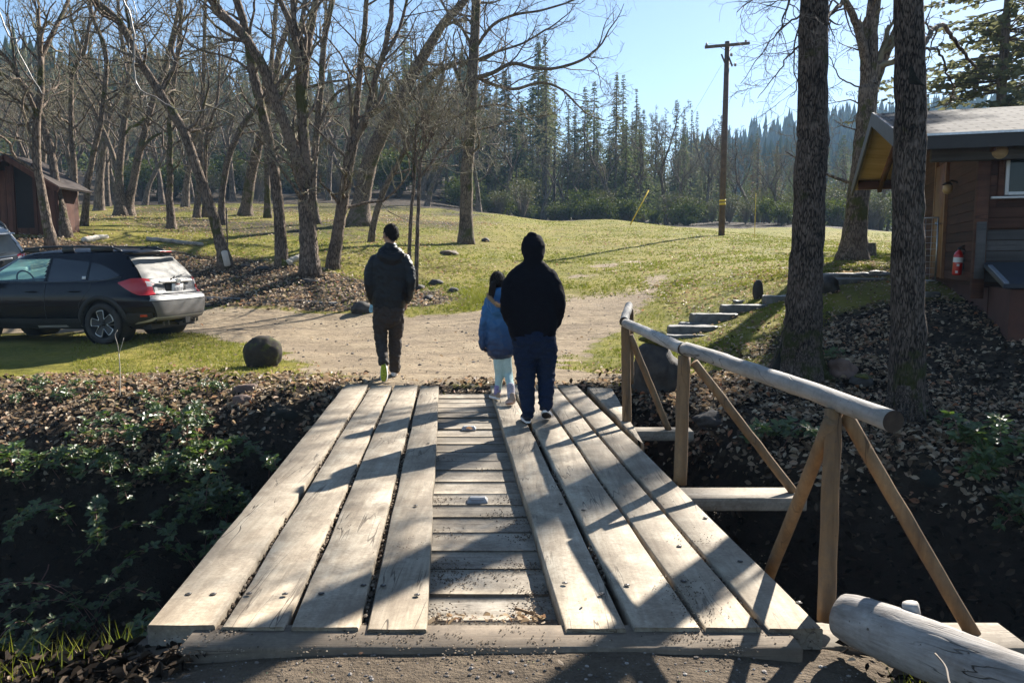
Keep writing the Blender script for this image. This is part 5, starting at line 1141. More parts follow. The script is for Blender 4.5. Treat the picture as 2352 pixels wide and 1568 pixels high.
# solid core behind the boards, so nothing shows through
m = M(); box(m, KB+r_*4.6+g_*3.45+UP*(ZF+ZE)/2+UP*-.1, (9.1, 6.8, ZE-ZF-.05), rx=r_, ry=g_); mk('wall', m, MAT['siding'], cb, smooth=False)
boards('wall_board', ZF, ZW, 'greysiding', r_, KB, 9.2, -g_); 
win = (.24, .98, 2.37, 2.93)
z = ZW
while z < ZE-.12:
    zz = min(z+.145, ZE-.1)
    segs = [(0, 9.2)] if (zz < win[2]-.06 or z > win[3]+.06) else [(0, win[0]-.09), (win[1]+.09, 9.2)]
    for a, b_ in segs: m = M(); box(m, KB+r_*(a+b_)/2-g_*.012+UP*(z+zz)/2, (b_-a, .026, zz-z-.008), rx=r_, ry=g_, rz=UP-g_*.10, bev=.003); mk('wall_board', m, MAT['siding'], cb, smooth=False)
    z = zz
z = ZF
while z < ZE+.6:
    zz = z+.145; hwid = 6.9 if zz < ZE-.1 else max(.2, 6.9*(1-(z-ZE+.1)/(ZR-ZE)))
    m = M(); box(m, KB+g_*3.45-r_*.012+UP*(z+zz)/2, (hwid, .026, zz-z-.008), rx=g_, ry=r_, rz=UP-r_*.10, bev=.003); mk('wall_board', m, MAT['siding'], cb, smooth=False); z = zz
m = M(); box(m, KB-g_*.03-r_*.03+UP*(ZF+ZE)/2-UP*.15, (.15, .15, ZE-ZF+.15), rx=r_, ry=g_, bev=.006); mk('corner_post', m, MAT['siding'], cb)
m = M(); box(m, KB-g_*.115-r_*.03+UP*1.62, (.12, .03, .78), rx=r_, ry=g_, bev=.004); mk('corner_board', m, MAT['greysiding'], cb)
# window
wf = M(); MAT['whiteframe'] = simple('white_vinyl', (.62, .62, .60), .4, var=.06); wc = KB+r_*(win[0]+win[1])/2-g_*.03+UP*(win[2]+win[3])/2; ww, wh = win[1]-win[0], win[3]-win[2]
for (dx, dz_, sx2, sz2) in [(-ww/2+.02, 0, .045, wh), (ww/2-.02, 0, .045, wh), (0, wh/2-.02, ww-.09, .045), (0, -wh/2+.02, ww-.09, .045), (-.03, 0, .05, wh-.09)]:
    box(wf, wc+r_*dx+UP*dz_, (sx2, .05, sz2), rx=r_, ry=g_, bev=.004)
wo = mk('window', wf, MAT['whiteframe'], cb); wo['_o'] = tuple(wo.parent['_o'])
mg, nt, b = newmat('window_glass'); b.inputs['Base Color'].default_value = (.015, .022, .024, 1); b.inputs['Roughness'].default_value = .05; b.inputs['Specular IOR Level'].default_value = .3; MAT['winglass'] = mg
m = M(); box(m, wc+g_*.01, (ww-.06, .008, wh-.06), rx=r_, ry=g_); pn = mk('pane', m, MAT['winglass'], wo, smooth=False)
for (dx, dz_, sx2, sz2, nm) in [(-ww/2-.05, 0, .08, wh+.16, 'trim'), (ww/2+.05, 0, .08, wh+.16, 'trim')]:
    m = M(); box(m, wc+r_*dx+UP*dz_, (sx2, .04, sz2), rx=r_, ry=g_, bev=.003); mk('frame', m, MAT['siding'], wo)
m = M(); box(m, wc-UP*(wh/2+.035)-g_*.03, (ww+.34, .10, .03), rx=r_, ry=g_, bev=.004); mk('sill', m, MAT['whiteframe'], wo)
m = M(); lathe(m, KB+r_*.10-g_*.28+UP*2.93, -g_, [(-.1, .09), (0, .10), (.001, .0001)], 14); mk('log_end', m, MAT['soffit'], cb)
# foundation, cellar hatch
MAT['found'] = simple('painted_foundation', (.09, .037, .023), .9, var=.25, scale=3, bmp=.2)
m = M(); box(m, KB+r_*4.6+g_*3.45+UP*.62, (8.9, 6.6, 1.12), rx=r_, ry=g_); mk('foundation', m, MAT['found'], cb, smooth=False)
m = M(); box(m, KB+r_*1.72-g_*.60+UP*.50, (3.2, 1.1, 1.24), rx=r_, ry=g_); mk('hatch_base', m, MAT['found'], cb, smooth=False)
quadslab('hatch', KB-g_*1.24+r_*.02+UP*1.19, KB-g_*1.24+r_*3.4+UP*1.19, KB-g_*.05+r_*3.4+UP*1.46, KB-g_*.05+r_*.02+UP*1.46, .05, 'hatchsheet' if 'hatchsheet' in MAT else 'winglass')
MAT['hatchsheet'] = simple('dark_roofing_sheet', (.035, .042, .055), .45, var=.2, scale=5)
h_ = [o for o in COL.objects if o.name.startswith('hatch') and not o.name.startswith('hatch_base')][-1]; h_.data.materials.clear(); h_.data.materials.append(MAT['hatchsheet'])
MAT['bluemetal'] = simple('bright_metal_strip', (.35, .42, .52), .35, .6)
for s_ in (.06, .62, 1.4, 2.2):
    m = M(); A0, A1 = KB-g_*1.22+r_*s_+UP*1.205, KB-g_*.30+r_*s_+UP*1.415; box(m, (A0+A1)/2, (np.linalg.norm(A1-A0), .05, .02), rx=A1-A0, ry=r_); mk('metal_strip', m, MAT['bluemetal'], cb, smooth=False)
# door, porch post and wall lamp on the end wall
MAT['doorwood'] = simple('varnished_door', (.20, .085, .03), .5, var=.3, scale=7)
m = M(); box(m, KB+g_*3.0-r_*.045+UP*2.15, (.86, .05, 1.92), rx=g_, ry=r_, bev=.005); dr = mk('door', m, MAT['doorwood'], cb); dr['_o'] = tuple(cb['_o'])
m = M(); lathe(m, KB+g_*2.68-r_*.12+UP*2.1, -r_, [(-.05, .012), (0, .012), (.01, .03), (.04, .03), (.05, .0001)], 10); mk('handle', m, MAT['steel'], dr)
for dt in (2.5, 3.5): m = M(); box(m, KB+g_*dt-r_*.05+UP*2.2, (.10, .05, 2.05), rx=g_, ry=r_); mk('door_frame', m, MAT['doorwood'], cb, smooth=False)
lp = M(); c = KB+g_*1.75-r_*.16+UP*2.62; lathe(lp, c+UP*.06, -UP, [(0, .02), (.02, .07), (.10, .075), (.14, .05), (.16, .0001)], 14); lo = mk('wall_lamp', lp, simple('lamp_glass_amber', (.5, .33, .14), .3), cb); lo['_o'] = tuple(cb['_o'])
m = M(); tube(m, [c+UP*.07, c+UP*.12+r_*.05, c+UP*.08+r_*.15], .015, 6); lathe(m, c+UP*.055, UP, [(0, .085), (.03, .05), (.05, .001)], 12); mk('bracket', m, MAT['rust'], lo)
# wire gate leaning at the end wall
gt = empty('wire_gate', KB+g_*2.05-r_*.35+UP*1.15); tag(gt, 'narrow wire mesh gate frame standing by the cabin end wall', 'gate'); gx = nrm(g_*.5-r_*.87); gc = KB+g_*2.05-r_*.40+UP*1.66
m = M(); W2, H2 = .38, 1.02
for s_ in (-1, 1): tube(m, [gc+gx*s_*W2/2-UP*H2/2, gc+gx*s_*W2/2+UP*H2/2], .014, 6); tube(m, [gc-gx*W2/2+UP*s_*H2/2, gc+gx*W2/2+UP*s_*H2/2], .014, 6)
mk('frame', m, MAT['steel'], gt); m = M()
for k in range(9): tube(m, [gc-gx*W2/2+UP*(-H2/2+H2*(k+1)/10), gc+gx*W2/2+UP*(-H2/2+H2*(k+1)/10)], .004, 4)
for k in range(3): tube(m, [gc-gx*W2/2+gx*W2*(k+1)/4-UP*H2/2, gc-gx*W2/2+gx*W2*(k+1)/4+UP*H2/2], .004, 4)
mk('mesh', m, MAT['steel'], gt)
# fire extinguisher hung on the end wall
MAT['redpaint'] = simple('red_enamel', (.55, .02, .015), .3, var=.1, coat=.5); MAT['black'] = simple('black_plastic', (.02, .02, .02), .5)
ec = KB+g_*.90-r_*.12; fe = empty('fire_extinguisher', ec+UP*1.27); tag(fe, 'red fire extinguisher with white label hung on the cabin end wall', 'fire extinguisher')
tilt = nrm(UP+g_*.0-r_*.0+np.array([.05, 0, 0])); cc = ec+UP*1.26
m = M(); lathe(m, cc, tilt, [(0, .0001), (.0, .055), (.02, .066), (.30, .066), (.34, .05), (.365, .022), (.38, .02)], 20); mk('cylinder', m, MAT['redpaint'], fe)
m = M(); lathe(m, cc+tilt*.19, tilt, [(0, .0665), (0, .0675), (.075, .0675), (.075, .0665)], 20); mk('label', m, simple('white_label', (.75, .74, .68), .5, var=.05), fe, smooth=False)
for (dz_, an) in ((.12, -.3), (.02, -2.4)):
    m = M(); d = np.array([math.sin(an)*.5+.25*np.sign(an), -.9, 0]); d = nrm(d); c = cc+tilt*(dz_+.03)+d*.0675; box(m, c, (.035, .003, .035), rx=np.cross(UP, d), ry=d); mk('sticker', m, MAT['whiteframe'], fe, smooth=False)
m = M(); lathe(m, cc+tilt*.37, tilt, [(0, .02), (.03, .024), (.035, .012), (.05, .0001)], 10); box(m, cc+tilt*.43+g_*.0+np.array([.04, 0, 0]), (.13, .02, .014), rx=(1, 0, .35), ry=(0, 1, 0)); box(m, cc+tilt*.405+np.array([.045, 0, 0]), (.11, .02, .012), rx=(1, 0, -.1), ry=(0, 1, 0)); mk('valve', m, MAT['black'], fe)
m = M(); tube(m, spline([cc+tilt*.39+[.02, -.01, 0], cc+tilt*.36+[.085, -.02, 0], cc+tilt*.22+[.085, -.02, 0], cc+tilt*.08+[.078, -.02, 0]], 12), .010, 6); mk('hose', m, MAT['black'], fe)
m = M(); box(m, cc+tilt*.33+r_*.07, (.05, .05, .03), rx=g_, ry=r_); mk('wall_bracket', m, MAT['black'], fe)

# ---------------------------------------------------------------- brambles
MAT['bramble'] = varied('bramble_leaf', [(0, (.035, .06, .015)), (.6, (.065, .11, .026)), (.92, (.12, .16, .04)), (1, (.28, .20, .05))], .46, .9, .36, tcol=(.14, .24, .03), tmix=.55)
MAT['cane'] = simple('reddish_cane', (.24, .11, .09), .6, var=.3, scale=4)
def leaflet(spr, c, d, nn, L):
    w = nrm(np.cross(nn, d)); f = nn*L*.06
    spr.append([c, c+d*L*.25+w*L*.26+f, c+d*L*.62+w*L*.27+f, c+d*L, c+d*L*.62-w*L*.27+f, c+d*L*.25-w*L*.26+f, c+d*L*.45-f*1.2])
def bramble(px, py, n, spread, lab, leaf=.055, hgt=.35, Y=None, name='bramble_bush', cat='bush', grp='brambles on the creek banks'):
    p = hit(px, py) if Y is None else at(px, py, Y)
    if Y is None and px < 700 and py > 960:      # the clumps reach out of the bank's shadow into the sun
        yl = np.linspace(9.3, 3.6, 120); q = np.array([at(px, py, y) for y in yl]); ok = (q[:, 2] > -.16-.78*(9.6-yl)+.10) & (q[:, 2] > gz(q[:, 0], yl)+.06); p = q[np.argmax(ok)] if ok.any() else p
        hgt = min(1.3, max(hgt, (p[2]-g1(p[0], p[1])+.16)/.60)); n = max(2, int(n*.8)); spread *= .6
    t = empty(name, np.array([p[0], p[1], g1(p[0], p[1])])); mc = M(); spr = []
    for _ in range(n):
        a = rng.random()*2*PI; q0 = p+np.array([rng.normal(0, spread*.4), rng.normal(0, spread*.25), 0]); q0[2] = g1(q0[0], q0[1])-.02
        L = hgt*rng.uniform(.75, 1.35); d = np.array([math.cos(a), -abs(math.sin(a))*.8-.1, 0]); P_ = spline([q0, q0+d*L*.35+UP*L*.55, q0+d*L*.9+UP*L*.62, q0+d*L*1.35+UP*L*.25], 12)
        tube(mc, P_, np.linspace(.0038, .0014, 12), 4, cap=False)
        for j in range(2, 12):
            for _k in range(2 if rng.random() < .6 else 3):
                b1 = P_[j]; an = rng.random()*2*PI; dd = nrm(np.array([math.cos(an), math.sin(an), rng.uniform(-.2, .3)])); nn = nrm(np.array([rng.normal(0, .4), -.25+rng.normal(0, .4), 1.])); dd = nrm(dd-nn*dd.dot(nn)); c = b1+dd*.03; s = leaf*rng.uniform(.6, 1.15)
                w = np.cross(nn, dd)
                leaflet(spr, c, dd, nn, s); leaflet(spr, c, nrm(dd*.25+w), nn, s*.8); leaflet(spr, c, nrm(dd*.25-w), nn, s*.8)
    mk('canes', mc, MAT['cane'], t); v = np.array(spr).reshape(-1, 3); i = np.arange(len(spr))[:, None]*7; ml = M()
    for a, b_ in ((0, 1), (1, 2), (2, 3), (3, 4), (4, 5), (5, 0)): ml.add(v[:0], [np.hstack([i+a, i+b_, i+6])])
    ml.v = [v]; ml.c = [np.repeat(rng.random(len(spr)//3+1), 3)[:len(spr)] for _ in range(6)]; mk('foliage', ml, MAT['bramble'], t, smooth=False); tag(t, lab, cat, grp); return t
for a in [(470, 1075, 8, .5, 'bramble clump right of centre on the upper left bank'), (330, 985, 8, .6, 'bramble clump trailing below the leafy rim of the left bank'), (420, 975, 6, .5, 'small bramble clump just under the rim, nearest the reddish rocks'),
          (165, 1085, 9, .5, 'dense bramble clump with a red cane at far left of the bank'), (300, 1105, 6, .5, 'bramble clump between the two dense ones on the left bank'), (200, 1190, 6, .4, 'sparse brambles hanging below the dense left clump'),
          (500, 1160, 11, .35, 'leafy bramble clump close to the left edge of the bridge'), (455, 1240, 5, .25, 'bramble shoots drooping just left of the bridge planks'), (215, 1400, 8, .3, 'bramble clump low in the left corner above the grass'), (100, 1450, 7, .3, 'broad leaved bramble at the bottom left grassy edge'),
          (280, 1440, 5, .25, 'bramble tuft left of the bridge corner block'), (40, 1060, 6, .5, 'brambles cut by the left frame edge'), (60, 900, 7, .8, 'green ground bramble on the leafy rim at far left'), (200, 905, 7, .8, 'green ground bramble on the leafy rim left of the thin shoot'), (450, 905, 4, .5, 'small green bramble on the leafy rim near the boulder'),
          (2200, 1010, 6, .35, 'bramble clump right of the mossed trunk foot'), (2310, 1080, 6, .4, 'bramble clump at the right frame edge on the bank'), (2290, 1200, 3, .2, 'few lit bramble leaves deep in the right hand gully'), (2110, 960, 3, .12, 'bright bramble leaves climbing the right furrowed trunk'), (1925, 820, 3, .15, 'yellow green seedling leaves beside the left furrowed trunk'),
          (1760, 1010, 3, .3, 'thin green weeds on the litter behind the rail'), (620, 1070, 2, .12, 'single small bramble sprig near the bridge edge')]:
    bramble(*a, leaf=.088 if a[1] > 960 else .055, hgt=.30 if a[1] > 960 else .16)
# a thin leafless shoot standing up in front of the car
p = hit(275, 915); m = M(); tube(m, spline([p+[0, 0, -.05], at(276, 860, p[1]), at(273, 812, p[1])], 10), .006, 5); tube(m, spline([at(273, 812, p[1]), at(270, 790, p[1]), at(264, 770, p[1]), at(270, 758, p[1])], 8), .004, 4); tube(m, spline([at(273, 812, p[1]), at(279, 795, p[1]), at(284, 776, p[1])], 8), .0035, 4)
o = mk('bare_shoot', m, simple('pale_shoot', (.42, .37, .30), .7), origin=p); tag(o, 'thin pale forked shoot rising in front of the car wheel', 'shoot')
for i, (a, b_, c_, lab) in enumerate([((22, 1072), (40, 1050), (50, 1035), 'short pinkish cane sticking out at the left bank edge'), ((92, 1338), (108, 1310), (112, 1295), 'curled orange stem low on the left bank'), ((1895, 805), (1908, 850), (1925, 880), 'thin dead stem leaning beside the mossy tree foot'), ((2225, 985), (2262, 1000), (2280, 1040), 'pale bent stem arching over the right bank litter'), ((395, 1010), (420, 960), (415, 945), 'brown dead cane standing in the left brambles')]):
    h0 = hit(*a)[1]; stick('dead_stem', [at(*a, h0), at(*b_, h0), at(*c_, h0+.03)], .006, lab, 'stem', 'cane' if i < 2 else 'twig')
# ---------------------------------------------------------------- people
def loft(m, pts, ra, rb, n=None, sides=18, ref=(0, 1, 0), tw=0.0, sp=2.0):
    """closed limb: spline through pts with side radius ra and depth radius rb, domed ends"""
    k = len(pts); n = n or 5*k; P_ = spline(np.column_stack([np.asarray(pts, float), np.broadcast_to(ra, (k,)), np.broadcast_to(rb, (k,))]), n)
    p, a_, b_ = P_[:, :3], np.maximum(P_[:, 3], .002), np.maximum(P_[:, 4], .002)
    t = np.gradient(p, axis=0); t /= np.linalg.norm(t, axis=1)[:, None]; ref = np.asarray(ref, float)
    u = np.cross(t, ref); u /= np.linalg.norm(u, axis=1)[:, None]; w = np.cross(t, u)
    # domes
    e0 = [(p[0]-t[0]*min(a_[0], b_[0])*q, math.sqrt(max(0, 1-q*q))) for q in (.98, .8, .45)]; e1 = [(p[-1]+t[-1]*min(a_[-1], b_[-1])*q, math.sqrt(max(0, 1-q*q))) for q in (.45, .8, .98)]
    p = np.vstack([[e[0] for e in e0], p, [e[0] for e in e1]]); a_ = np.concatenate([[a_[0]*e[1] for e in e0], a_, [a_[-1]*e[1] for e in e1]]); b_ = np.concatenate([[b_[0]*e[1] for e in e0], b_, [b_[-1]*e[1] for e in e1]])
    u = np.vstack([u[:1]]*3+[u]+[u[-1:]]*3); w = np.vstack([w[:1]]*3+[w]+[w[-1:]]*3); N_ = len(p)
    an = np.arange(sides)*2*PI/sides; c, s = np.cos(an), np.sin(an); c = np.sign(c)*np.abs(c)**(2/sp); s = np.sign(s)*np.abs(s)**(2/sp)
    v = (p[:, None]+a_[:, None, None]*c[None, :, None]*u[:, None]+b_[:, None, None]*s[None, :, None]*w[:, None]).reshape(-1, 3); v = np.vstack([v, p[0], p[-1]])
    i = np.arange(N_-1)[:, None]*sides; j = np.arange(sides)[None]; j2 = (j+1) % sides; jj = np.arange(sides); j3 = (jj+1) % sides; K = N_*sides
    m.add(v, [np.stack([i+j, i+sides+j, i+sides+j2, i+j2], -1).reshape(-1, 4), np.stack([np.full(sides, K), jj, j3], -1), np.stack([np.full(sides, K+1), (N_-1)*sides+j3, (N_-1)*sides+jj], -1)])
def ell(m, c, r, X=None, Yv=None):
    bm = bmesh.new(); bmesh.ops.create_icosphere(bm, subdivisions=3, radius=1); v = np.array([q.co[:] for q in bm.verts]); f = np.array([[a.index for a in q.verts] for q in bm.faces]); bm.free()
    X = np.array([1, 0, 0.]) if X is None else nrm(X); Yv = np.array([0, 1, 0.]) if Yv is None else nrm(Yv); Z = np.cross(X, Yv)
    v = v*np.asarray(r); m.add(np.asarray(c)+v[:, :1]*X+v[:, 1:2]*Yv+v[:, 2:]*Z, [f])
def fuse(name, m, mat, parent, voxel=.011, smooth=3, wr=0.0, ws=9.0, st=(1, 1, .5), clip=None):
    o = mk('tmp', m, mat, parent); md = o.modifiers.new('r', 'REMESH'); md.mode = 'VOXEL'; md.voxel_size = voxel; md.use_smooth_shade = True
    s = o.modifiers.new('s', 'SMOOTH'); s.factor = .5; s.iterations = smooth
    bpy.context.view_layer.update(); dg = bpy.context.evaluated_depsgraph_get(); me = bpy.data.meshes.new_from_object(o.evaluated_get(dg)); bpy.data.objects.remove(o)
    if wr:
        me.calc_loop_triangles() if False else None
        n = len(me.vertices); co = np.empty(n*3, np.float32); me.vertices.foreach_get('co', co); co = co.reshape(-1, 3).copy(); no = np.array([q.normal[:] for q in me.vertices])
        d = np.array([mnoise.noise(Vector((c[0]*ws*st[0], c[1]*ws*st[1], c[2]*ws*st[2]+7)))+.5*mnoise.noise(Vector((c[0]*ws*2.3*st[0], c[1]*ws*2.3, c[2]*ws*2.6*st[2]))) + .9*max(0, .25-abs(mnoise.noise(Vector((c[0]*ws*.9+3, c[1]*ws*.7, c[2]*ws*.9*st[2]+c[0]*5)))))*2 for c in co])
        co += (no*d[:, None]*wr).astype(np.float32); me.vertices.foreach_set('co', co.ravel())
    me.name = name; me.materials.clear(); me.materials.append(mat); me.polygons.foreach_set('use_smooth', np.ones(len(me.polygons), bool)); me.update()
    r = bpy.data.objects.new(name, me); COL.objects.link(r); r.parent = parent; r.location = (0, 0, 0); r['_o'] = tuple(parent['_o']); return r
def fabric(name, col, rough=.9, var=.12, sc_=60, spec=.15, sheen=.0, grad=None):
    m, nt, b = newmat(name); v = coords(nt); n = nz(nt, v, sc_, 4); c = ramp(nt, [(.3, tuple(x*(1-var) for x in col)), (.7, tuple(x*(1+var) for x in col))], n)
    if grad:
        s = nt.nodes.new('ShaderNodeSeparateXYZ'); nt.links.new(v, s.inputs[0]); c = mixc(nt, .12, ramp(nt, grad, mth(nt, 'ADD', s.outputs[2], mth(nt, 'MULTIPLY', nz(nt, v, 7, 3), .05))), c)
    nt.links.new(c, b.inputs['Base Color']); b.inputs['Roughness'].default_value = rough; b.inputs['Specular IOR Level'].default_value = spec; b.inputs['Sheen Weight'].default_value = sheen
    bump(nt, b, nz(nt, v, 220, 2), .15, .002); return m
MAT['skin'] = fabric('skin', (.42, .25, .17), .55, .08, 30, .4); MAT['hair'] = fabric('dark_hair', (.014, .010, .008), .75, .5, 90, .2)
MAT['blackcoat'] = fabric('black_shell_jacket', (.004, .0045, .006), .5, .1, 40, .3); MAT['hoodie'] = fabric('black_hoodie', (.006, .006, .009), .95, .2, 80, .1)
MAT['browntr'] = fabric('dark_brown_trousers', (.036, .029, .025), .8, .15, 60, .25); MAT['denim'] = fabric('dark_denim', (.010, .018, .042), .9, .35, 120, .15)
MAT['mint'] = fabric('mint_leggings', (.42, .56, .54), .85, .08, 70); MAT['sock'] = fabric('grey_socks', (.36, .34, .38), .95, .3, 60); MAT['sockp'] = fabric('lilac_socks', (.25, .22, .38), .95, .3, 60)
MAT['shoew'] = fabric('white_trainers', (.52, .52, .54), .7, .15, 30); MAT['solew'] = fabric('white_sole', (.70, .69, .67), .6, .05, 30); MAT['soley'] = fabric('yellow_green_sole', (.35, .36, .03), .7, .6, 45)
MAT['shoeb'] = fabric('beige_shoes', (.33, .25, .19), .8, .1, 40); MAT['solep'] = fabric('pinkish_sole', (.50, .34, .28), .8, .1, 40); MAT['shoed'] = fabric('dark_trainers', (.02, .022, .03), .7, .2, 40); MAT['soled'] = fabric('dark_sole', (.03, .03, .035), .8, .3, 60)
MAT['fur'] = fabric('tan_fur', (.36, .24, .13), .95, .5, 90); MAT['blue'] = fabric('blue_ombre_jacket', (.02, .12, .32), .45, .12, 30, .5, grad=[(.28, (.003, .03, .085)), (.42, (.003, .008, .026)), (.58, (.003, .012, .045)), (.78, (.005, .058, .16)), (.95, (.008, .11, .28))])
def frame_yaw(yaw, tilt=0.0):
    X = np.array([math.cos(yaw), math.sin(yaw), 0]); Yv = np.array([-math.sin(yaw), math.cos(yaw), 0]); Yv = nrm(Yv+np.array([0, 0, tilt])); return X, Yv, np.cross(X, Yv)
def head(m, c, s, yaw, tilt=0.0):
    X, Y_, Z = frame_yaw(yaw, tilt); L = lambda x, y, z: np.asarray(c)+(x*X+y*Y_+z*Z)*s
    ell(m, L(0, -.012, .028), np.array([.076, .097, .098])*s, X, Y_); ell(m, L(0, .028, -.035), np.array([.060, .068, .082])*s, X, Y_); ell(m, L(0, .062, -.088), np.array([.034, .030, .026])*s, X, Y_)
    loft(m, [L(0, .090, .022), L(0, .108, -.008), L(0, .112, -.026)], [.009*s, .012*s, .016*s], [.009*s, .013*s, .011*s], 8, 10, ref=X)
    ell(m, L(0, .082, .036), np.array([.052, .016, .012])*s, X, Y_); ell(m, L(0, .093, -.052), np.array([.024, .012, .009])*s, X, Y_); 
    for sd in (-1, 1):
        ell(m, L(sd*.079, -.004, -.004), np.array([.011, .020, .033])*s, nrm(X+sd*Y_*-.35), nrm(Y_+sd*X*.35)); ell(m, L(sd*.045, .068, -.02), np.array([.022, .020, .020])*s, X, Y_)
def eyes(parent, c, s, yaw, tilt=0.0):
    X, Y_, Z = frame_yaw(yaw, tilt)
    for sd in (-1, 1): m = M(); ell(m, np.asarray(c)+(sd*.031*X+.088*Y_+.012*Z)*s, np.array([.012, .010, .008])*s, X, Y_); mk('eye', m, MAT['solew'], parent); m = M(); ell(m, np.asarray(c)+(sd*.031*X+.0955*Y_+.012*Z)*s, np.array([.005, .004, .005])*s, X, Y_); mk('iris', m, MAT['hair'], parent)
def haircap(c, s, yaw, tilt, parent, name='hair', vol=1.06, spike=.006, low=-.03, extra=None):
    X, Y_, Z = frame_yaw(yaw, tilt); bm = bmesh.new(); bmesh.ops.create_icosphere(bm, subdivisions=4, radius=1); v = np.array([q.co[:] for q in bm.verts]); f = np.array([[a.index for a in q.verts] for q in bm.faces]); bm.free()
    # keep the scalp: everything above a line running from the brow over the ears to the nape
    keep = lambda q: q[2]*.100 > (.055 if q[1] > .55 else low+.05*max(0, q[1])+(-.045 if q[1] < -.35 else 0))
    k = np.array([keep(q) for q in v]); f = f[k[f].all(1)]
    d = np.array([1+spike*10*(abs(mnoise.noise(Vector(q*5.5)))+.6*abs(mnoise.noise(Vector(q*13)))) for q in v]); w = v*d[:, None]*np.array([.0795, .100, .1025])*vol*s
    m = M(); m.add(np.asarray(c)+(-.012*Y_+.028*Z)*s+w[:, :1]*X+w[:, 1:2]*Y_+w[:, 2:]*Z, [f])
    if extra: extra(m, X, Y_, Z)
    cen = np.asarray(c)+(-.012*Y_+.028*Z)*s; ids = np.nonzero(k)[0]
    for _ in range(1500):   # loose locks following the scalp
        i = ids[rng.integers(len(ids))]; q = w[i]; b0 = cen+q[0]*X+q[1]*Y_+q[2]*Z; o_ = nrm(q[0]*X+q[1]*Y_+q[2]*Z); dn = nrm(-Z*.6-Y_*.4+rvec()*.6+o_*.15); L2 = rng.uniform(.012, .026)*s; ww = nrm(np.cross(dn, o_))*.0035
        m.add([b0-ww, b0+ww, b0+dn*L2+o_*.004], [[0, 1, 2]])
    return mk(name, m, MAT['hair'], parent)
def finger(m, root, d, nn, L, r, bend):
    """three bones bending towards -nn"""
    p = [np.asarray(root, float)]; d = nrm(d); seg = np.array([.45, .31, .24])*L; a = 0
    for sgm, b_ in zip(seg, bend):
        a += b_; p.append(p[-1]+(d*math.cos(a)-nn*math.sin(a))*sgm)
    loft(m, p, [r*1.05, r, r*.92, r*.75], [r*1.0, r*.95, r*.86, r*.65], 12, 9, ref=nn)
def hand(m, wrist, d, nn, s, side, bend=(.5, .7, .5)):
    """wrist position, finger direction d, back-of-hand normal nn; side=+1 puts the thumb on +cross(nn, d)"""
    d = nrm(d); nn = nrm(np.asarray(nn, float)-np.dot(nn, d)*d); w = np.cross(nn, d)*side; wrist = np.asarray(wrist, float)
    loft(m, [wrist, wrist+d*.045*s, wrist+d*.085*s], [.027*s, .040*s, .039*s], [.020*s, .016*s, .013*s], 10, 14, ref=nn)
    for i, (o_, L, r) in enumerate([(.030, .072, .0085), (.010, .080, .0088), (-.010, .074, .0083), (-.029, .058, .0075)]):
        finger(m, wrist+d*(.088-.004*abs(i-1))*s+w*o_*s, nrm(d+w*o_*1.6), nn, L*s, r*s, (bend[0]+.07*i, bend[1]+.05*i, bend[2]))
    finger(m, wrist+d*.030*s+w*.030*s-nn*.004*s, nrm(d*.75+w*.75-nn*.3), nn, .068*s, .0098*s, (.15, .3, .25))
def shoe(parent, heel, toe, up, mat, solemat, L=None, w=.045, h=.062, rim=None):
    heel = np.asarray(heel, float); toe = np.asarray(toe, float); d = nrm(toe-heel); L = np.linalg.norm(toe-heel); up = nrm(np.asarray(up, float)-np.dot(up, d)*d)
    m = M(); q = lambda t, z: heel+d*L*t+up*z
    loft(m, [q(.06, h*.62), q(.25, h*.62), q(.48, h*.56), q(.72, h*.42), q(.93, h*.34)], [w*.70, w*.78, w*.86, w*1.0, w*.62], [h*.62, h*.66, h*.56, h*.42, h*.30], 20, 18, ref=up)
    loft(m, [q(.13, h*.7), q(.16, h*1.5)], [w*.68, w*.66], [w*.8, w*.75], 8, 16, ref=d)
    fuse('shoe', m, mat, parent, .007, 2, .0012, 22)
    m = M(); n = 28; an = np.linspace(0, 2*PI, n, endpoint=False); xs_ = .5-.53*np.cos(an); wd = w*(1.02+.10*np.cos(an*1.0+PI))*np.sin(an); wd = np.sign(np.sin(an))*np.abs(np.sin(an))**.6*w*(.80+.26*np.clip((xs_-.1)/.6, 0, 1)-.02); sd = np.cross(d, up)
    rows = [np.stack([heel+d*L*x+sd*y*k+up*z for x, y in zip(xs_, wd)]) for z, k in ((-.004, .92), (.0, 1.02), (.016, 1.05), (.022, .98))]
    v = np.vstack(rows+[heel[None]+d*L*.5-up*.004, heel[None]+d*L*.5+up*.02]); i = np.arange(3)[:, None]*n; j = np.arange(n)[None]; j2 = (j+1) % n; jj = np.arange(n); j3 = (jj+1) % n
    m.add(v, [np.stack([i+j, i+j2, i+n+j2, i+n+j], -1).reshape(-1, 4), np.stack([jj, np.full(n, 4*n), j3], -1), np.stack([3*n+jj, 3*n+j3, np.full(n, 4*n+1)], -1)]); o = mk('sole', m, rim or solemat, parent)
    if rim: 
        o.data.materials.append(solemat)
        for k in range(3*n, 4*n): o.data.polygons[k].material_index = 1
    return o

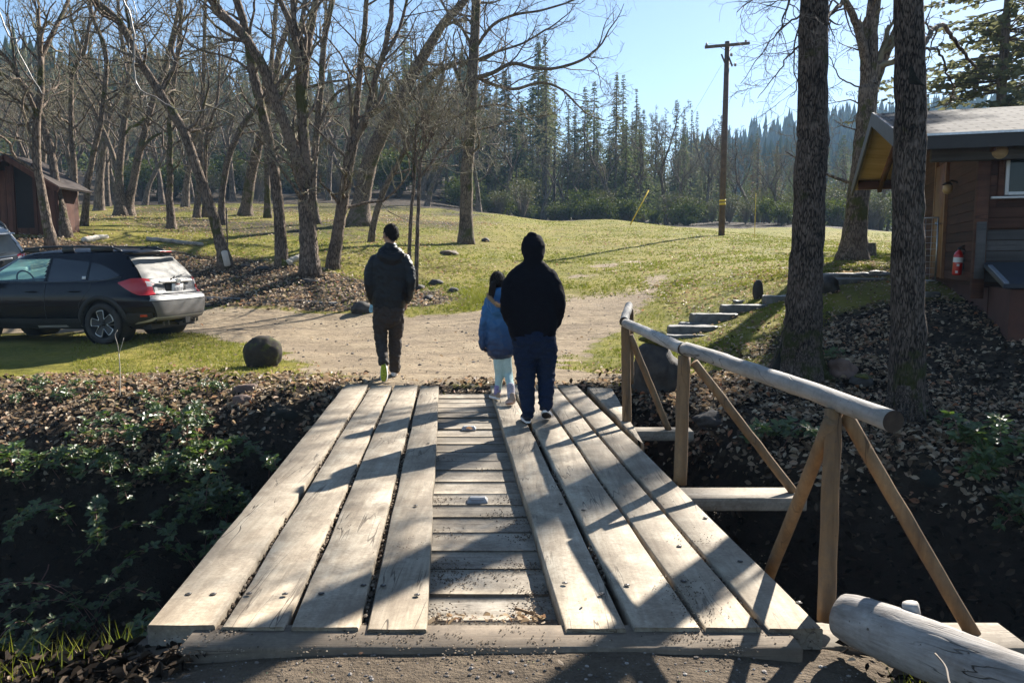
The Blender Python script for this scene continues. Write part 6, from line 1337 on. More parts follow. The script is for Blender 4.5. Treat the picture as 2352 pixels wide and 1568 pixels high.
# --- the dark haired man, mid stride beyond the bridge
Y0 = 10.08; A = lambda x, y, dy=0.0: at(x, y, Y0+dy)
p1 = empty('person', G(893, 868, 0)); p1['_o'] = tuple(G(893, 868, 0)); tag(p1, 'dark haired man in black jacket and brown trousers walking, blue mask dangling at his hand', 'person', 'people walking over the bridge')
hc = A(897, 540); m = M(); yaw = R(38)
head(m, hc, 1.08, yaw, -.05); loft(m, [A(897, 592), A(897, 572), A(897, 553)], [.062, .056, .055], [.066, .06, .056])
loft(m, [A(896, 590), A(895, 620), A(894, 660), A(893, 705)], [.17, .17, .155, .155], [.10, .115, .11, .11], sp=2.4)
for s_, pts, in ((-1, [(860, 598, 0), (850, 645, -.02), (858, 700, .05)]), (1, [(932, 598, 0), (941, 645, -.03), (934, 694, .06)])):
    loft(m, [A(*q) for q in pts], [.048, .042, .030], [.05, .042, .030], 16)
hand(m, A(859, 699, .05), np.array([-.03, .35, -1]), np.array([-1, 0, 0.1]), 1.0, 1, (.7, .9, .6)); hand(m, A(933, 694, .06), np.array([-.1, .6, -.8]), np.array([1, 0, .1]), 1.0, -1, (.5, .7, .5))
loft(m, [A(877, 715), A(874, 745, .02), A(875, 775, .03), A(877, 800, -.05), A(881, 826, -.14)], [.075, .065, .05, .044, .038], [.08, .07, .055, .048, .04]); loft(m, [A(909, 715), A(910, 745, .07), A(908, 775, .14), A(906, 815, .16), A(907, 846, .20)], [.075, .065, .05, .044, .038], [.08, .07, .055, .048, .04])
body = fuse('body', m, MAT['skin'], p1, .0075, 2); eyes(body, hc, 1.08, yaw, -.05)
haircap(hc, 1.08, yaw, -.05, p1, spike=.006, low=-.05, vol=1.0)
m = M()
loft(m, [A(897, 583), A(896, 600), A(895, 625), A(894, 655), A(893, 685), A(893, 701)], [.165, .225, .235, .225, .215, .20], [.105, .135, .15, .15, .15, .145], 26, 26, sp=2.5)
loft(m, [A(862, 598), A(851, 622, -.02), A(848, 650, -.05), A(852, 676, -.02), A(857, 694, .04)], [.075, .072, .064, .056, .045], [.085, .078, .07, .058, .045], 24)
loft(m, [A(929, 596), A(940, 622, -.02), A(943, 648, -.05), A(940, 674, -.02), A(935, 690, .04)], [.075, .072, .064, .056, .045], [.085, .078, .07, .058, .045], 24)
loft(m, [A(897, 590), A(897, 568, .01)], [.105, .082], [.10, .085], 10)    # standing collar
loft(m, [A(872, 584, -.09), A(884, 592, -.125), A(898, 595, -.135), A(912, 592, -.125), A(922, 583, -.08)], [.035]*5, [.05, .06, .065, .06, .05], 20, ref=(0, 0, 1))  # hood folded down
fuse('jacket', m, MAT['blackcoat'], p1, .0105, 2, .009, 11, (1, 1, 1.3))
m = M()
loft(m, [A(893, 690), A(893, 712), A(893, 728)], [.185, .19, .17], [.13, .14, .125], 12, 24, sp=2.5)
loft(m, [A(877, 715), A(874, 745, .02), A(875, 775, .03), A(877, 800, -.05), A(881, 832, -.16)], [.100, .095, .078, .068, .062], [.115, .10, .085, .075, .066], 26)
loft(m, [A(909, 715), A(910, 745, .07), A(908, 775, .14), A(906, 815, .16), A(907, 846, .20)], [.100, .096, .082, .074, .070], [.115, .10, .088, .078, .074], 26)
fuse('trousers', m, MAT['browntr'], p1, .0105, 2, .014, 12, (1, 1, 1.6))
hp = A(881, 832, -.20); shoe(p1, hp, G(882, 877, .005)+[0, .0, .01], (0, 1, .35), MAT['shoew'], MAT['soley'], rim=MAT['solew'])
g2 = G(907, 864, 0.0); shoe(p1, g2+[.0, -.03, .012], g2+[-.04, .25, .012], (0, 0, 1), MAT['shoew'], MAT['solew'])
mkp = empty('face_mask', A(852, 700, .0)); mkp['_o'] = tuple(A(852, 700, 0)); tag(mkp, 'light blue face mask dangling from the dark haired man\'s left hand', 'face mask')
m = M(); c = A(852.5, 708, -.0); n = 7; v = []
for i in range(n):
    for j in range(4): v.append(c+np.array([(j-1.5)*.017*(1-.25*abs(i-3)/3)+.006*math.sin(i), .012*math.sin(i*1.3+j), -(i-3)*.017]))
f = [[i*4+j, i*4+j+1, (i+1)*4+j+1, (i+1)*4+j] for i in range(n-1) for j in range(3)]; f2 = []
v2 = [q+np.array([0, .003, 0]) for q in v]; m.add(v+v2, [f, [[a+28 for a in q[::-1]] for q in f]]); mk('mask_cloth', m, fabric('mask_blue', (.30, .52, .62), .8, .1), mkp)
m = M(); tube(m, spline([c+[-.01, 0, .05], A(849, 698, .02), A(853, 694, .04), c+[.012, 0, .05]], 12), .0015, 4); mk('ear_loop', m, MAT['solew'], mkp)

# --- the hooded man on the planks
Y0 = 7.33
p2 = empty('person', G(1222, 968, 0)); p2['_o'] = tuple(G(1222, 968, 0)); tag(p2, 'person in black hooded sweatshirt with hood up and dark jeans walking on the planks', 'person', 'people walking over the bridge')
m = M(); hc = A(1224, 572, .02); head(m, hc, .98, 0.0); loft(m, [A(1223, 630), A(1223, 612), A(1223, 590)], [.062, .056, .055], [.066, .06, .056])
loft(m, [A(1223, 632), A(1222, 670), A(1222, 720), A(1224, 775)], [.18, .18, .17, .17], [.11, .13, .13, .13], sp=2.4)
loft(m, [A(1182, 640), A(1168, 695, -.02), A(1180, 735, .12)], [.05, .043, .030], [.05, .043, .030], 16); loft(m, [A(1264, 640), A(1281, 695, -.02), A(1275, 738, .12)], [.05, .043, .030], [.05, .043, .030], 16)
hand(m, A(1182, 735, .14), np.array([.8, .5, -.2]), np.array([-.4, .8, .2]), 1, 1); hand(m, A(1273, 738, .14), np.array([-.8, .5, -.2]), np.array([.4, .8, .2]), 1, -1)
loft(m, [A(1206, 775), A(1208, 860), A(1213, 955)], [.08, .06, .042], [.09, .065, .045]); loft(m, [A(1252, 775), A(1254, 860, .03), A(1254, 935, .0)], [.08, .06, .042], [.09, .065, .045])
body = fuse('body', m, MAT['skin'], p2, .0075, 2); eyes(body, hc, .98, 0.0)
m = M()
loft(m, [A(1223, 626), A(1223, 640), A(1222, 665), A(1222, 700), A(1223, 735), A(1224, 757)], [.175, .225, .245, .245, .235, .215], [.115, .145, .165, .17, .165, .15], 28, 28, sp=2.6)
loft(m, [A(1186, 636), A(1172, 662, -.03), A(1166, 695, -.06), A(1170, 726, .0), A(1182, 748, .08)], [.082, .078, .070, .062, .050], [.09, .085, .075, .065, .055], 24)
loft(m, [A(1260, 636), A(1274, 662, -.03), A(1281, 695, -.06), A(1280, 726, .0), A(1272, 747, .08)], [.082, .078, .070, .062, .050], [.09, .085, .075, .065, .055], 24)
loft(m, [A(1224, 628, -.01), A(1224, 606, -.01), A(1224, 586, .0), A(1224, 566, .005), A(1223, 552, .0), A(1222, 544, -.01), A(1221.5, 540, -.015)], [.135, .086, .098, .105, .096, .072, .046], [.11, .10, .12, .125, .10, .06, .03], 34, 24)
loft(m, [A(1224, 764), A(1224, 752)], [.212, .208], [.145, .148], 6, 26, sp=2.6)
fuse('hoodie', m, MAT['hoodie'], p2, .0105, 2, .0085, 9, (1, 1, 1.3))
m = M()
loft(m, [A(1226, 745), A(1226, 775), A(1227, 792)], [.19, .195, .18], [.14, .15, .135], 12, 24, sp=2.5)
loft(m, [A(1207, 782), A(1206, 815), A(1208, 860, .01), A(1211, 905, .0), A(1213, 946, -.02)], [.110, .100, .084, .072, .060], [.12, .11, .09, .078, .068], 28)
loft(m, [A(1252, 782), A(1254, 815, .02), A(1254, 860, .05), A(1254, 905, .0), A(1253, 932, -.04)], [.110, .100, .084, .072, .058], [.12, .11, .09, .078, .066], 28)
fuse('jeans', m, MAT['denim'], p2, .0105, 2, .016, 13, (1, 1, 1.8))
g2 = G(1213, 973, 0.0); shoe(p2, g2+[.0, 0, .010], g2+[-.03, .27, .010], (0, 0, 1), MAT['shoed'], MAT['solew'], w=.048)
g2 = G(1256, 967, 0.0); shoe(p2, A(1252, 946, -.10), g2+[0.01, .10, .012], (0, .65, .75), MAT['shoed'], MAT['soled'], w=.048, rim=MAT['solew'])

# --- the girl beside him
Y0 = 8.5
p3 = empty('person', G(1155, 925, 0)); p3['_o'] = tuple(G(1155, 925, 0)); tag(p3, 'girl in blue fur hooded jacket and mint leggings walking beside the hooded person', 'person', 'people walking over the bridge')
m = M(); hc = A(1143, 650, .0); yaw = R(-12); head(m, hc, .92, yaw, -.08); loft(m, [A(1144, 690), A(1144, 676), A(1143, 662)], [.045, .04, .04], [.05, .044, .042])
loft(m, [A(1144, 692), A(1146, 720), A(1148, 760), A(1152, 800)], [.12, .12, .115, .125], [.08, .085, .085, .10], sp=2.3)
loft(m, [A(1122, 696), A(1114, 740, -.02), A(1110, 786, .0)], [.035, .03, .022], [.035, .03, .022]); loft(m, [A(1168, 696), A(1176, 740), A(1178, 790, .02)], [.035, .03, .022], [.035, .03, .022])
hand(m, A(1110, 786), np.array([0, .1, -1]), np.array([-1, 0, 0]), .78, 1, (.4, .6, .5)); hand(m, A(1178, 790, .02), np.array([0, .1, -1]), np.array([1, 0, 0]), .78, -1, (.4, .6, .5))
loft(m, [A(1146, 800), A(1146, 835, .0), A(1147, 860, .02), A(1144, 893, .0)], [.05, .042, .034, .026], [.055, .045, .036, .028]); loft(m, [A(1160, 800), A(1163, 835, .0), A(1168, 862, .0), A(1174, 895, -.20), A(1175, 912, -.26)], [.05, .042, .034, .028, .026], [.055, .045, .036, .03, .028])
body = fuse('body', m, MAT['skin'], p3, .007, 2); eyes(body, hc, .92, yaw, -.08)
def pony(m, X, Y_, Z): loft(m, [hc-Y_*.09+Z*.02, hc-Y_*.125-Z*.03-X*.02, hc-Y_*.12-Z*.12-X*.035, hc-Y_*.10-Z*.20-X*.04], [.020, .034, .034, .014], [.020, .030, .028, .012], 22, 12)
haircap(hc, .92, yaw, -.08, p3, spike=.005, low=-.075, vol=1.05, extra=pony)
m = M()
loft(m, [A(1144, 684), A(1145, 700), A(1147, 735), A(1149, 770), A(1151, 800)], [.100, .135, .140, .148, .155], [.085, .115, .12, .125, .13], 26, 24, sp=2.5)
loft(m, [A(1124, 694), A(1115, 722, -.02), A(1111, 756, -.01), A(1110, 795, .0)], [.058, .052, .047, .043], [.065, .056, .05, .044], 24)
loft(m, [A(1168, 694), A(1175, 722), A(1179, 756, .01), A(1178, 795, .03)], [.058, .052, .047, .043], [.065, .056, .05, .044], 24)
loft(m, [A(1144, 690, -.03), A(1144, 676, -.05)], [.095, .085], [.085, .08], 8)
loft(m, [A(1122, 686, -.05), A(1130, 700, -.13), A(1144, 712, -.16), A(1160, 702, -.13), A(1167, 686, -.05)], [.03]*5, [.055, .06, .06, .06, .05], 20, ref=(0, 0, 1))
fuse('jacket', m, MAT['blue'], p3, .009, 2, .014, 10, (1, 1, 1.1))
# fur edge of the hood: many short fine hairs on a curved roll
m = M(); fp = spline([A(1121, 676, -.08), A(1127, 686, -.16), A(1137, 696, -.215), A(1150, 702, -.22), A(1163, 690, -.15)], 60)
tube(m, fp, .016, 8, lump=.15)
for _ in range(1500):
    c = fp[rng.integers(60)]; d = rvec(); q = c+d*.012; e = q+nrm(d+rvec()*.5)*rng.uniform(.012, .026); w_ = nrm(np.cross(d, rvec()))*.0022; m.add([q-w_, q+w_, e], [[0, 1, 2]])
mk('fur_trim', m, MAT['fur'], p3)
m = M()
loft(m, [A(1152, 785), A(1152, 806)], [.118, .12], [.10, .10], 8, 20)
loft(m, [A(1146, 800), A(1146, 835, .0), A(1147, 860, .02), A(1144, 892, .0)], [.068, .058, .046, .038], [.075, .062, .05, .042], 24)
loft(m, [A(1160, 800), A(1163, 835, .0), A(1168, 862, .0), A(1174, 895, -.20)], [.068, .058, .048, .038], [.075, .062, .052, .042], 24)
fuse('leggings', m, MAT['mint'], p3, .0085, 2, .003, 16)
m = M(); loft(m, [A(1144, 888, .0), A(1142, 902, .0)], [.040, .036], [.042, .038], 8); fuse('sock', m, MAT['sockp'], p3, .006, 1)
m = M(); loft(m, [A(1173, 888, -.18), A(1175, 921, -.27)], [.044, .038], [.046, .042], 8); fuse('sock', m, MAT['sock'], p3, .006, 1)
g2 = G(1143, 920, 0); shoe(p3, g2+[.015, -.02, .022], g2+[-.075, .19, .010], (0, 0, 1), MAT['shoeb'], MAT['solew'], w=.040, h=.055)
g2 = G(1168, 937, 0); shoe(p3, A(1181, 924, -.36), g2+[-.02, .14, .012], (0, .35, .9), MAT['shoeb'], MAT['solep'], w=.040, h=.055)
# ---------------------------------------------------------------- cars
zk = np.array([.24, .30, .36, .45, .60, .70, .76, .79, .82, .95, .985, 1.02, 1.20, 1.40, 1.455, 1.475, 1.50, 1.535, 1.56, 1.58])
xr = np.array([-1.90, -2.06, -2.16, -2.21, -2.225, -2.22, -2.195, -2.13, -2.08, -2.055, -2.04, -2.02, -1.885, -1.70, -1.68, -1.76, -1.74, -1.45, -1.15, -.80])
xf = np.array([1.90, 2.06, 2.16, 2.21, 2.22, 2.20, 2.15, 2.09, 2.00, 1.55, 1.38, 1.28, .98, .60, .46, .38, .28, .05, -.15, -.40])
hwz = np.array([.74, .80, .84, .87, .885, .89, .888, .886, .882, .855, .845, .828, .765, .665, .635, .61, .575, .49, .38, .20])
nz_ = np.array([5, 5, 6, 6, 6.5, 6.5, 6.5, 6.5, 6.5, 6.5, 6.5, 7, 7, 7, 7, 7, 6.5, 5, 4, 3])
ip = lambda z, a: np.interp(z, zk, a)
def side_y(x, z):
    a = (ip(z, xf)-ip(z, xr))/2; xc = (ip(z, xf)+ip(z, xr))/2; n = ip(z, nz_); return ip(z, hwz)*np.maximum(0, 1-np.abs((x-xc)/a)**n)**(1/n)
def rear_x(y, z, front=False):
    a = (ip(z, xf)-ip(z, xr))/2; xc = (ip(z, xf)+ip(z, xr))/2; n = ip(z, nz_); d = a*np.maximum(0, 1-np.abs(y/ip(z, hwz))**n)**(1/n); return xc+d if front else xc-d
WX, WR = (-1.305, 1.335), .335
def make_car(name, loc, ang, paint, label, plate=True):
    car = empty(name, (0, 0, 0)); tag(car, label, 'car')
    # body shell: stacked rounded outlines with the wheel arches and window openings left out
    zs = np.unique(np.concatenate([np.linspace(.24, .76, 30), [.79, .82, .85, .89, .92, .95, .985, 1.0, 1.02], np.linspace(1.04, 1.455, 20), [1.475, 1.50, 1.515, 1.535, 1.55, 1.56, 1.572, 1.58]])); na = 200
    th = (np.arange(na)+.5)*2*PI/na; rows = []
    for z in zs:
        a = (ip(z, xf)-ip(z, xr))/2; xc = (ip(z, xf)+ip(z, xr))/2; n = ip(z, nz_); h = ip(z, hwz)
        # evenly spread points along the outline
        tt = np.linspace(0, 2*PI, 1440, endpoint=False); cx = np.sign(np.cos(tt))*np.abs(np.cos(tt))**(2/n)*a+xc; cy = np.sign(np.sin(tt))*np.abs(np.sin(tt))**(2/n)*h
        s = np.concatenate([[0], np.cumsum(np.hypot(np.diff(cx), np.diff(cy)))]); tot = s[-1]; u = np.arange(na)/na*tot; rows.append(np.stack([np.interp(u, s, cx), np.interp(u, s, cy), np.full(na, z)], 1))
    V_ = np.array(rows); nr = len(zs); Vf = V_.reshape(-1, 3); i = np.arange(nr-1)[:, None]*na; j = np.arange(na)[None]; j2 = (j+1) % na
    f = np.stack([i+j, i+j2, i+na+j2, i+na+j], -1).reshape(-1, 4); c = Vf[f].mean(1)
    arch = np.zeros(len(f), bool)
    for wx in WX: arch |= ((c[:, 0]-wx)**2+(c[:, 2]-.345)**2 < .385**2) & (np.abs(c[:, 1]) > .5)
    ws = (c[:, 2] > 1.05) & (c[:, 2] < 1.44) & (c[:, 0] > ip(c[:, 2], xf)-.10) & (np.abs(c[:, 1]) < ip(c[:, 2], hwz)-.05)
    fw = (np.abs(c[:, 1]) > .55) & (c[:, 2] > 1.03) & (c[:, 2] < 1.40) & (c[:, 0] > -.22) & (c[:, 0] < .92-(c[:, 2]-1.03)*1.35)
    rw = (c[:, 0] < ip(c[:, 2], xr)+.07) & (c[:, 2] > 1.06) & (c[:, 2] < 1.41) & (np.abs(c[:, 1]) < ip(c[:, 2], hwz)-.09)
    m = M(); m.add(Vf, [f[~(arch | ws | fw | rw)]]); topc = V_[-1].mean(0); K = len(Vf); m.add(np.vstack([V_[-1], [topc+[0, 0, .004]]]), [np.stack([np.arange(na), (np.arange(na)+1) % na, np.full(na, na)], -1)])
    mk('body', m, paint, car)
    m = M(); box(m, (0, 0, .33), (4.0, 1.15, .22)); mk('underbody', m, MAT['clad'], car, smooth=False)
    # dusty cladding low on the sides, arches and bumper
    def sidepatch(m, lo, hi, s, off=.006, nx=24, nzz=6):
        """lo, hi: polylines (x, z) of equal length; s = side"""
        lo = spline(lo, nx) if len(lo) > 2 else np.linspace(lo[0], lo[1], nx); hi = spline(hi, nx) if len(hi) > 2 else np.linspace(hi[0], hi[1], nx); v = []
        for k in range(nzz):
            t = k/(nzz-1); q = lo*(1-t)+hi*t
            for x, z in q: v.append((x, s*(side_y(x, z)+off), z))
        i = np.arange(nzz-1)[:, None]*nx; j = np.arange(nx-1)[None]; f = np.stack([i+j, i+j+1, i+nx+j+1, i+nx+j], -1).reshape(-1, 4); m.add(v, [f if s < 0 else f[:, ::-1]])
    def rearpatch(m, lo, hi, off=.006, ny=18, nzz=6):
        lo = spline(lo, ny) if len(lo) > 2 else np.linspace(lo[0], lo[1], ny); hi = spline(hi, ny) if len(hi) > 2 else np.linspace(hi[0], hi[1], ny); v = []
        for k in range(nzz):
            t = k/(nzz-1); q = lo*(1-t)+hi*t
            for y, z in q: v.append((rear_x(y, z)-off, y, z))
        i = np.arange(nzz-1)[:, None]*ny; j = np.arange(ny-1)[None]; m.add(v, [np.stack([i+j, i+nx_(ny)+j, i+nx_(ny)+j+1, i+j+1], -1).reshape(-1, 4)])
    nx_ = lambda a: a
    for s in (-1, 1):
        for wi, wx in enumerate(WX):
            m = M(); an = np.linspace(R(-8), R(188), 30); v = []
            for rr, off in ((.375, -.03), (.378, .018), (.44, .016), (.455, .002)):
                for a in an: x, z = wx+rr*math.cos(a), .345+rr*math.sin(a); v.append((x, s*(side_y(np.clip(x, -2.12, 2.12), max(z, .25))+off), max(z, .24)))
            i = np.arange(3)[:, None]*30; j = np.arange(29)[None]; f = np.stack([i+j, i+j+1, i+30+j+1, i+30+j], -1).reshape(-1, 4); m.add(v, [f if s < 0 else f[:, ::-1]]); mk('wheel_arch', m, MAT['clad'], car)
            m = M(); lathe(m, (wx, s*.52, .345), (0, s, 0), [(0, .0001), (0, .385), (.33, .385)], 30); mk('arch_liner', m, MAT['black'], car)
        m = M(); sidepatch(m, [(-.86, .25), (.90, .25)], [(-.86, .42), (.90, .42)], s, .014); mk('sill', m, MAT['clad'], car)
        m = M(); sidepatch(m, [(-2.10, .25), (-1.70, .25)], [(-2.12, .50), (-1.76, .50)], s, .010); mk('bumper_corner', m, MAT['clad'], car)
        # side glass: rear door window with quarter light, tinted; front window clear
        m = M(); sidepatch(m, [(-1.02, 1.03), (-.30, 1.02)], [(-1.02, 1.33), (-.30, 1.405)], s, .004); w_ = mk('rear_side_window', m, MAT['tint'], car); w_['_o'] = (0, 0, 0)
        m = M(); sidepatch(m, [(-1.62, 1.10), (-1.35, 1.045), (-1.07, 1.03)], [(-1.60, 1.13), (-1.36, 1.25), (-1.07, 1.325)], s, .004); mk('quarter_window', m, MAT['tint'], car)
        m = M(); sidepatch(m, [(-.22, 1.03), (.93, 1.03)], [(-.22, 1.405), (.42, 1.405)], s, .001); mk('front_side_window', m, MAT['carglass'], car)
        # window surround and door gaps
        for (lo, hi) in [(((-1.66, 1.075), (-1.30, 1.02), (-.8, 1.005), (.96, 1.0)), ((-1.66, 1.095), (-1.30, 1.04), (-.8, 1.025), (.96, 1.02)))]: m = M(); sidepatch(m, list(lo), list(hi), s, .007, 40, 2); mk('window_trim', m, MAT['black'], car)
        m = M(); 
        for (lo, hi) in [(((-.255, .42), (-.248, .42)), ((-.262, 1.42), (-.255, 1.42))), (((-1.045, 1.0), (-1.04, 1.0)), ((-1.045, 1.33), (-1.04, 1.33)))]: sidepatch(m, list(lo), list(hi), s, .005, 2, 24)
        sidepatch(m, [(-.955, .42), (-.90, .62), (-1.02, .80), (-1.12, .92), (-1.11, 1.02)], [(-.962, .42), (-.907, .62), (-1.027, .80), (-1.127, .92), (-1.117, 1.02)], s, .005, 20, 2); sidepatch(m, [(.90, .42), (.97, 1.0)], [(.907, .42), (.977, 1.0)], s, .005, 20, 2)
        mk('door_gap', m, MAT['black'], car)
        for hx in (-.83, .0): 
            m = M(); p = [(hx-.10, s*(side_y(hx-.1, .86)+.006), .86), (hx-.07, s*(side_y(hx, .86)+.032), .865), (hx+.07, s*(side_y(hx, .86)+.032), .865), (hx+.10, s*(side_y(hx+.1, .86)+.006), .86)]
            loft(m, p, [.013]*4, [.010]*4, 16, 10, ref=(0, 0, 1)); mk('door_handle', m, paint, car)
        # tail lamps wrap the rear corner
        m = M(); v = []; N1 = 22
        for k in range(7):
            t = k/6
            for q in range(N1):
                u = q/(N1-1)     # from the side (front tip) round the corner to the hatch
                zlo = .985-.20*min(1, u*2.4) if u < .42 else .785+.02*(u-.42); zhi = 1.00+.06*min(1, u*3)-.05*max(0, u-.6)
                z = zlo*(1-t)+zhi*t
                a_ = (ip(z, xf)-ip(z, xr))/2; xc = (ip(z, xf)+ip(z, xr))/2; n_ = ip(z, nz_)
                if u < .55: x = -1.62-(u/.55)*(-1.62-ip(z, xr))*1.0*.985-0; x = -1.62+(ip(z, xr)+.055+1.62)*(u/.55); y = side_y(x, z)
                else: y0 = side_y(ip(z, xr)+.055, z); y = y0-(u-.55)/.45*(y0-.56); x = rear_x(y, z)
                nn_ = nrm([-(1 if u > .5 else .3), (1 if u < .7 else .3), 0]); v.append((x+nn_[0]*.010, s*(y+nn_[1]*.010), z))
        i = np.arange(6)[:, None]*N1; j = np.arange(N1-1)[None]; f = np.stack([i+j, i+j+1, i+N1+j+1, i+N1+j], -1).reshape(-1, 4); m.add(v, [f if s < 0 else f[:, ::-1]])
        tl = mk('tail_lamp', m, MAT['redlens'], car); tl['_o'] = (0, 0, 0); tl.data.materials.append(MAT['clearlens'])
        for k, p_ in enumerate(tl.data.polygons):
            r_i, q_i = divmod(k, N1-1)
            if r_i in (3, 4) and q_i > 12: p_.material_index = 1
        m = M(); sidepatch(m, [(-2.06, .44), (-1.96, .44)], [(-2.06, .475), (-1.97, .475)], s, .014, 4, 2); mk('reflector', m, MAT['redlens'], car)
        # roof rails, door mirror
        m = M(); ys = .565
        loft(m, [(-1.50, s*(ys-.01), 1.505), (-1.34, s*ys, 1.555), (-1.0, s*ys, 1.580), (-.2, s*ys, 1.590), (.25, s*ys, 1.565), (.42, s*(ys-.0), 1.505)], [.018]*6, [.028]*6, 40, 10, ref=(0, 1, 0))
        for xx, lx in ((-1.15, .42), (-.50, .22), (.22, .30)): box(m, (xx, s*ys, 1.545), (lx, .035, .08), bev=.008)
        mk('roof_rail', m, MAT['black'], car)
        m = M(); rock(m, (.80, s*1.0, 1.06), (.13, .22, .15), 1, 3, .05, 1); tube(m, [(.84, s*.86, 1.0), (.82, s*.95, 1.03)], .025, 8); mk('door_mirror', m, paint, car)
        # wheels
        for wx in WX:
            w = empty('wheel', (0, 0, 0)); w.parent = car; w.location = (0, 0, 0); w['_o'] = (0, 0, 0); cy = s*.77
            m = M(); lathe(m, (wx, cy-s*.105, .335), (0, s, 0), [(0, .225), (.0, .30), (.012, .325), (.04, WR), (.17, WR), (.198, .325), (.21, .30), (.208, .238), (.19, .232)], 48); mk('tyre', m, MAT['tyre'], w)
            m = M(); lathe(m, (wx, cy-s*.09, .335), (0, s, 0), [(.02, .0001), (.02, .05), (.06, .22), (.18, .232), (.192, .240)], 48); mk('rim_barrel', m, MAT['black'], w)
            m = M(); yf = cy+s*.088
            k6 = 60; an = np.arange(k6)*2*PI/k6+.12; star = lambda a: .160+.062*np.clip(2.4*np.cos(5*a)+.9, -1, 1)
            ro = star(an-.12); ri = ro-.014; v = np.vstack([np.stack([wx+r_*np.cos(an), np.full(k6, yf+s*o_), .335+r_*np.sin(an)], 1) for r_, o_ in ((ro, -.01), (ro, .004), (ri, .006), (ri, -.01))]); jj = np.arange(k6); j3 = (jj+1) % k6
            m.add(v, [np.vstack([np.stack([q*k6+jj, q*k6+j3, (q+1)*k6+j3, (q+1)*k6+jj], -1) for q in range(3)])]); mk('rim_edge', m, MAT['alloy'], w)
            m = M(); v = np.vstack([np.stack([wx+ri*np.cos(an), np.full(k6, yf-s*.002), .335+ri*np.sin(an)], 1), [[wx, yf-s*.03, .335]]]); m.add(v, [np.stack([jj, j3, np.full(k6, k6)], -1)]); mk('rim', m, MAT['black'], w)
            m = M(); lathe(m, (wx, yf-s*.03, .335), (0, s, 0), [(0, .035), (.03, .034), (.034, .0001)], 16); mk('hub_cap', m, MAT['clad'], w)
    # rear: dusty glass, spoiler, lamp, wiper, handle bar, plate, bumper
    m = M(); rearpatch(m, [(-.66, 1.05), (0, 1.035), (.66, 1.05)], [(-.56, 1.405), (0, 1.42), (.56, 1.405)], .006, 30, 10); mk('rear_window', m, MAT['dustglass'], car)
    m = M(); rearpatch(m, [(-.73, .80), (0, .795), (.73, .80)], [(-.735, 1.03), (0, 1.02), (.735, 1.03)], .004, 30, 8); mk('tailgate', m, MAT['dustpaint'], car)
    m = M(); rearpatch(m, [(-.60, .365), (.60, .365)], [(-.72, .68), (.72, .68)], .012, 30, 8); mk('rear_bumper', m, MAT['dustpaint'], car)
    m = M(); rearpatch(m, [(-.74, .695), (0, .69), (.74, .695)], [(-.70, .775), (0, .78), (.70, .775)], .012, 30, 3); mk('bumper_step', m, MAT['dustlight'], car)
    m = M(); rearpatch(m, [(-.62, .40), (.62, .40)], [(-.66, .425), (.66, .425)], .030, 30, 3); rearpatch(m, [(-.80, .26), (-.62, .40)], [(-.83, .30), (-.66, .43)], .03, 8, 3); rearpatch(m, [(.62, .40), (.80, .26)], [(.66, .43), (.83, .30)], .03, 8, 3); mk('bumper_lip', m, MAT['dustlight'], car)
    m = M(); box(m, (-2.165, -.12, .33), (.06, .13, .10)); mk('tow_recess', m, MAT['black'], car, smooth=False)
    for yy in (-.42, -.50, -.58, .30, .42): m = M(); box(m, (rear_x(yy, .33)-.012, yy, .33), (.02, .012, .12)); mk('bumper_fin', m, MAT['dustpaint'], car)
    m = M(); loft(m, [(-1.80, -.60, 1.465), (-1.86, -.3, 1.49), (-1.87, 0, 1.495), (-1.86, .3, 1.49), (-1.80, .60, 1.465)], [.055]*5, [.014]*5, 30, 12, ref=(0, 0, 1)); mk('spoiler', m, paint, car)
    m = M(); box(m, (-1.925, 0, 1.487), (.012, .30, .018), bev=.004); mk('brake_lamp', m, MAT['redlens'], car)
    m = M(); box(m, (rear_x(0, .89)-.008, 0, .885), (.02, .54, .21), bev=.01); rec = mk('plate_recess', m, MAT['clad'], car)
    m = M(); loft(m, [(-2.085, -.42, .990), (-2.11, -.2, .987), (-2.115, 0, .985), (-2.11, .2, .987), (-2.085, .42, .990)], [.020]*5, [.022]*5, 24, 10, ref=(0, 0, 1)); mk('garnish_bar', m, MAT['chromedust'], car)
    m = M(); n = 20; an = np.arange(n)*2*PI/n; m.add(np.vstack([np.stack([np.full(n, -2.128+o_), .065*k*np.cos(an), .99+.042*k*np.sin(an)], 1) for o_, k in ((.02, 1), (-.01, 1), (-.018, .9), (-.012, .8))]+[[[-2.14, 0, .99]]]), [np.vstack([np.stack([q*n+np.arange(n), q*n+(np.arange(n)+1) % n, (q+1)*n+(np.arange(n)+1) % n, (q+1)*n+np.arange(n)], -1) for q in range(3)])]); m.add(m.v[0][60:81], [np.stack([np.arange(20), (np.arange(20)+1) % 20, np.full(20, 20)], -1)])
    for (y_, z_, r_) in ((-.03, 1.0, .008), (.005, .98, .005), (.02, .998, .005), (-.01, .975, .004), (.03, .982, .004), (.012, 1.005, .004)): lathe(m, (-2.138, y_, z_), (-1, 0, 0), [(0, r_), (.006, r_*.4), (.007, .0001)], 5)
    mk('badge', m, MAT['chromedust'], car)
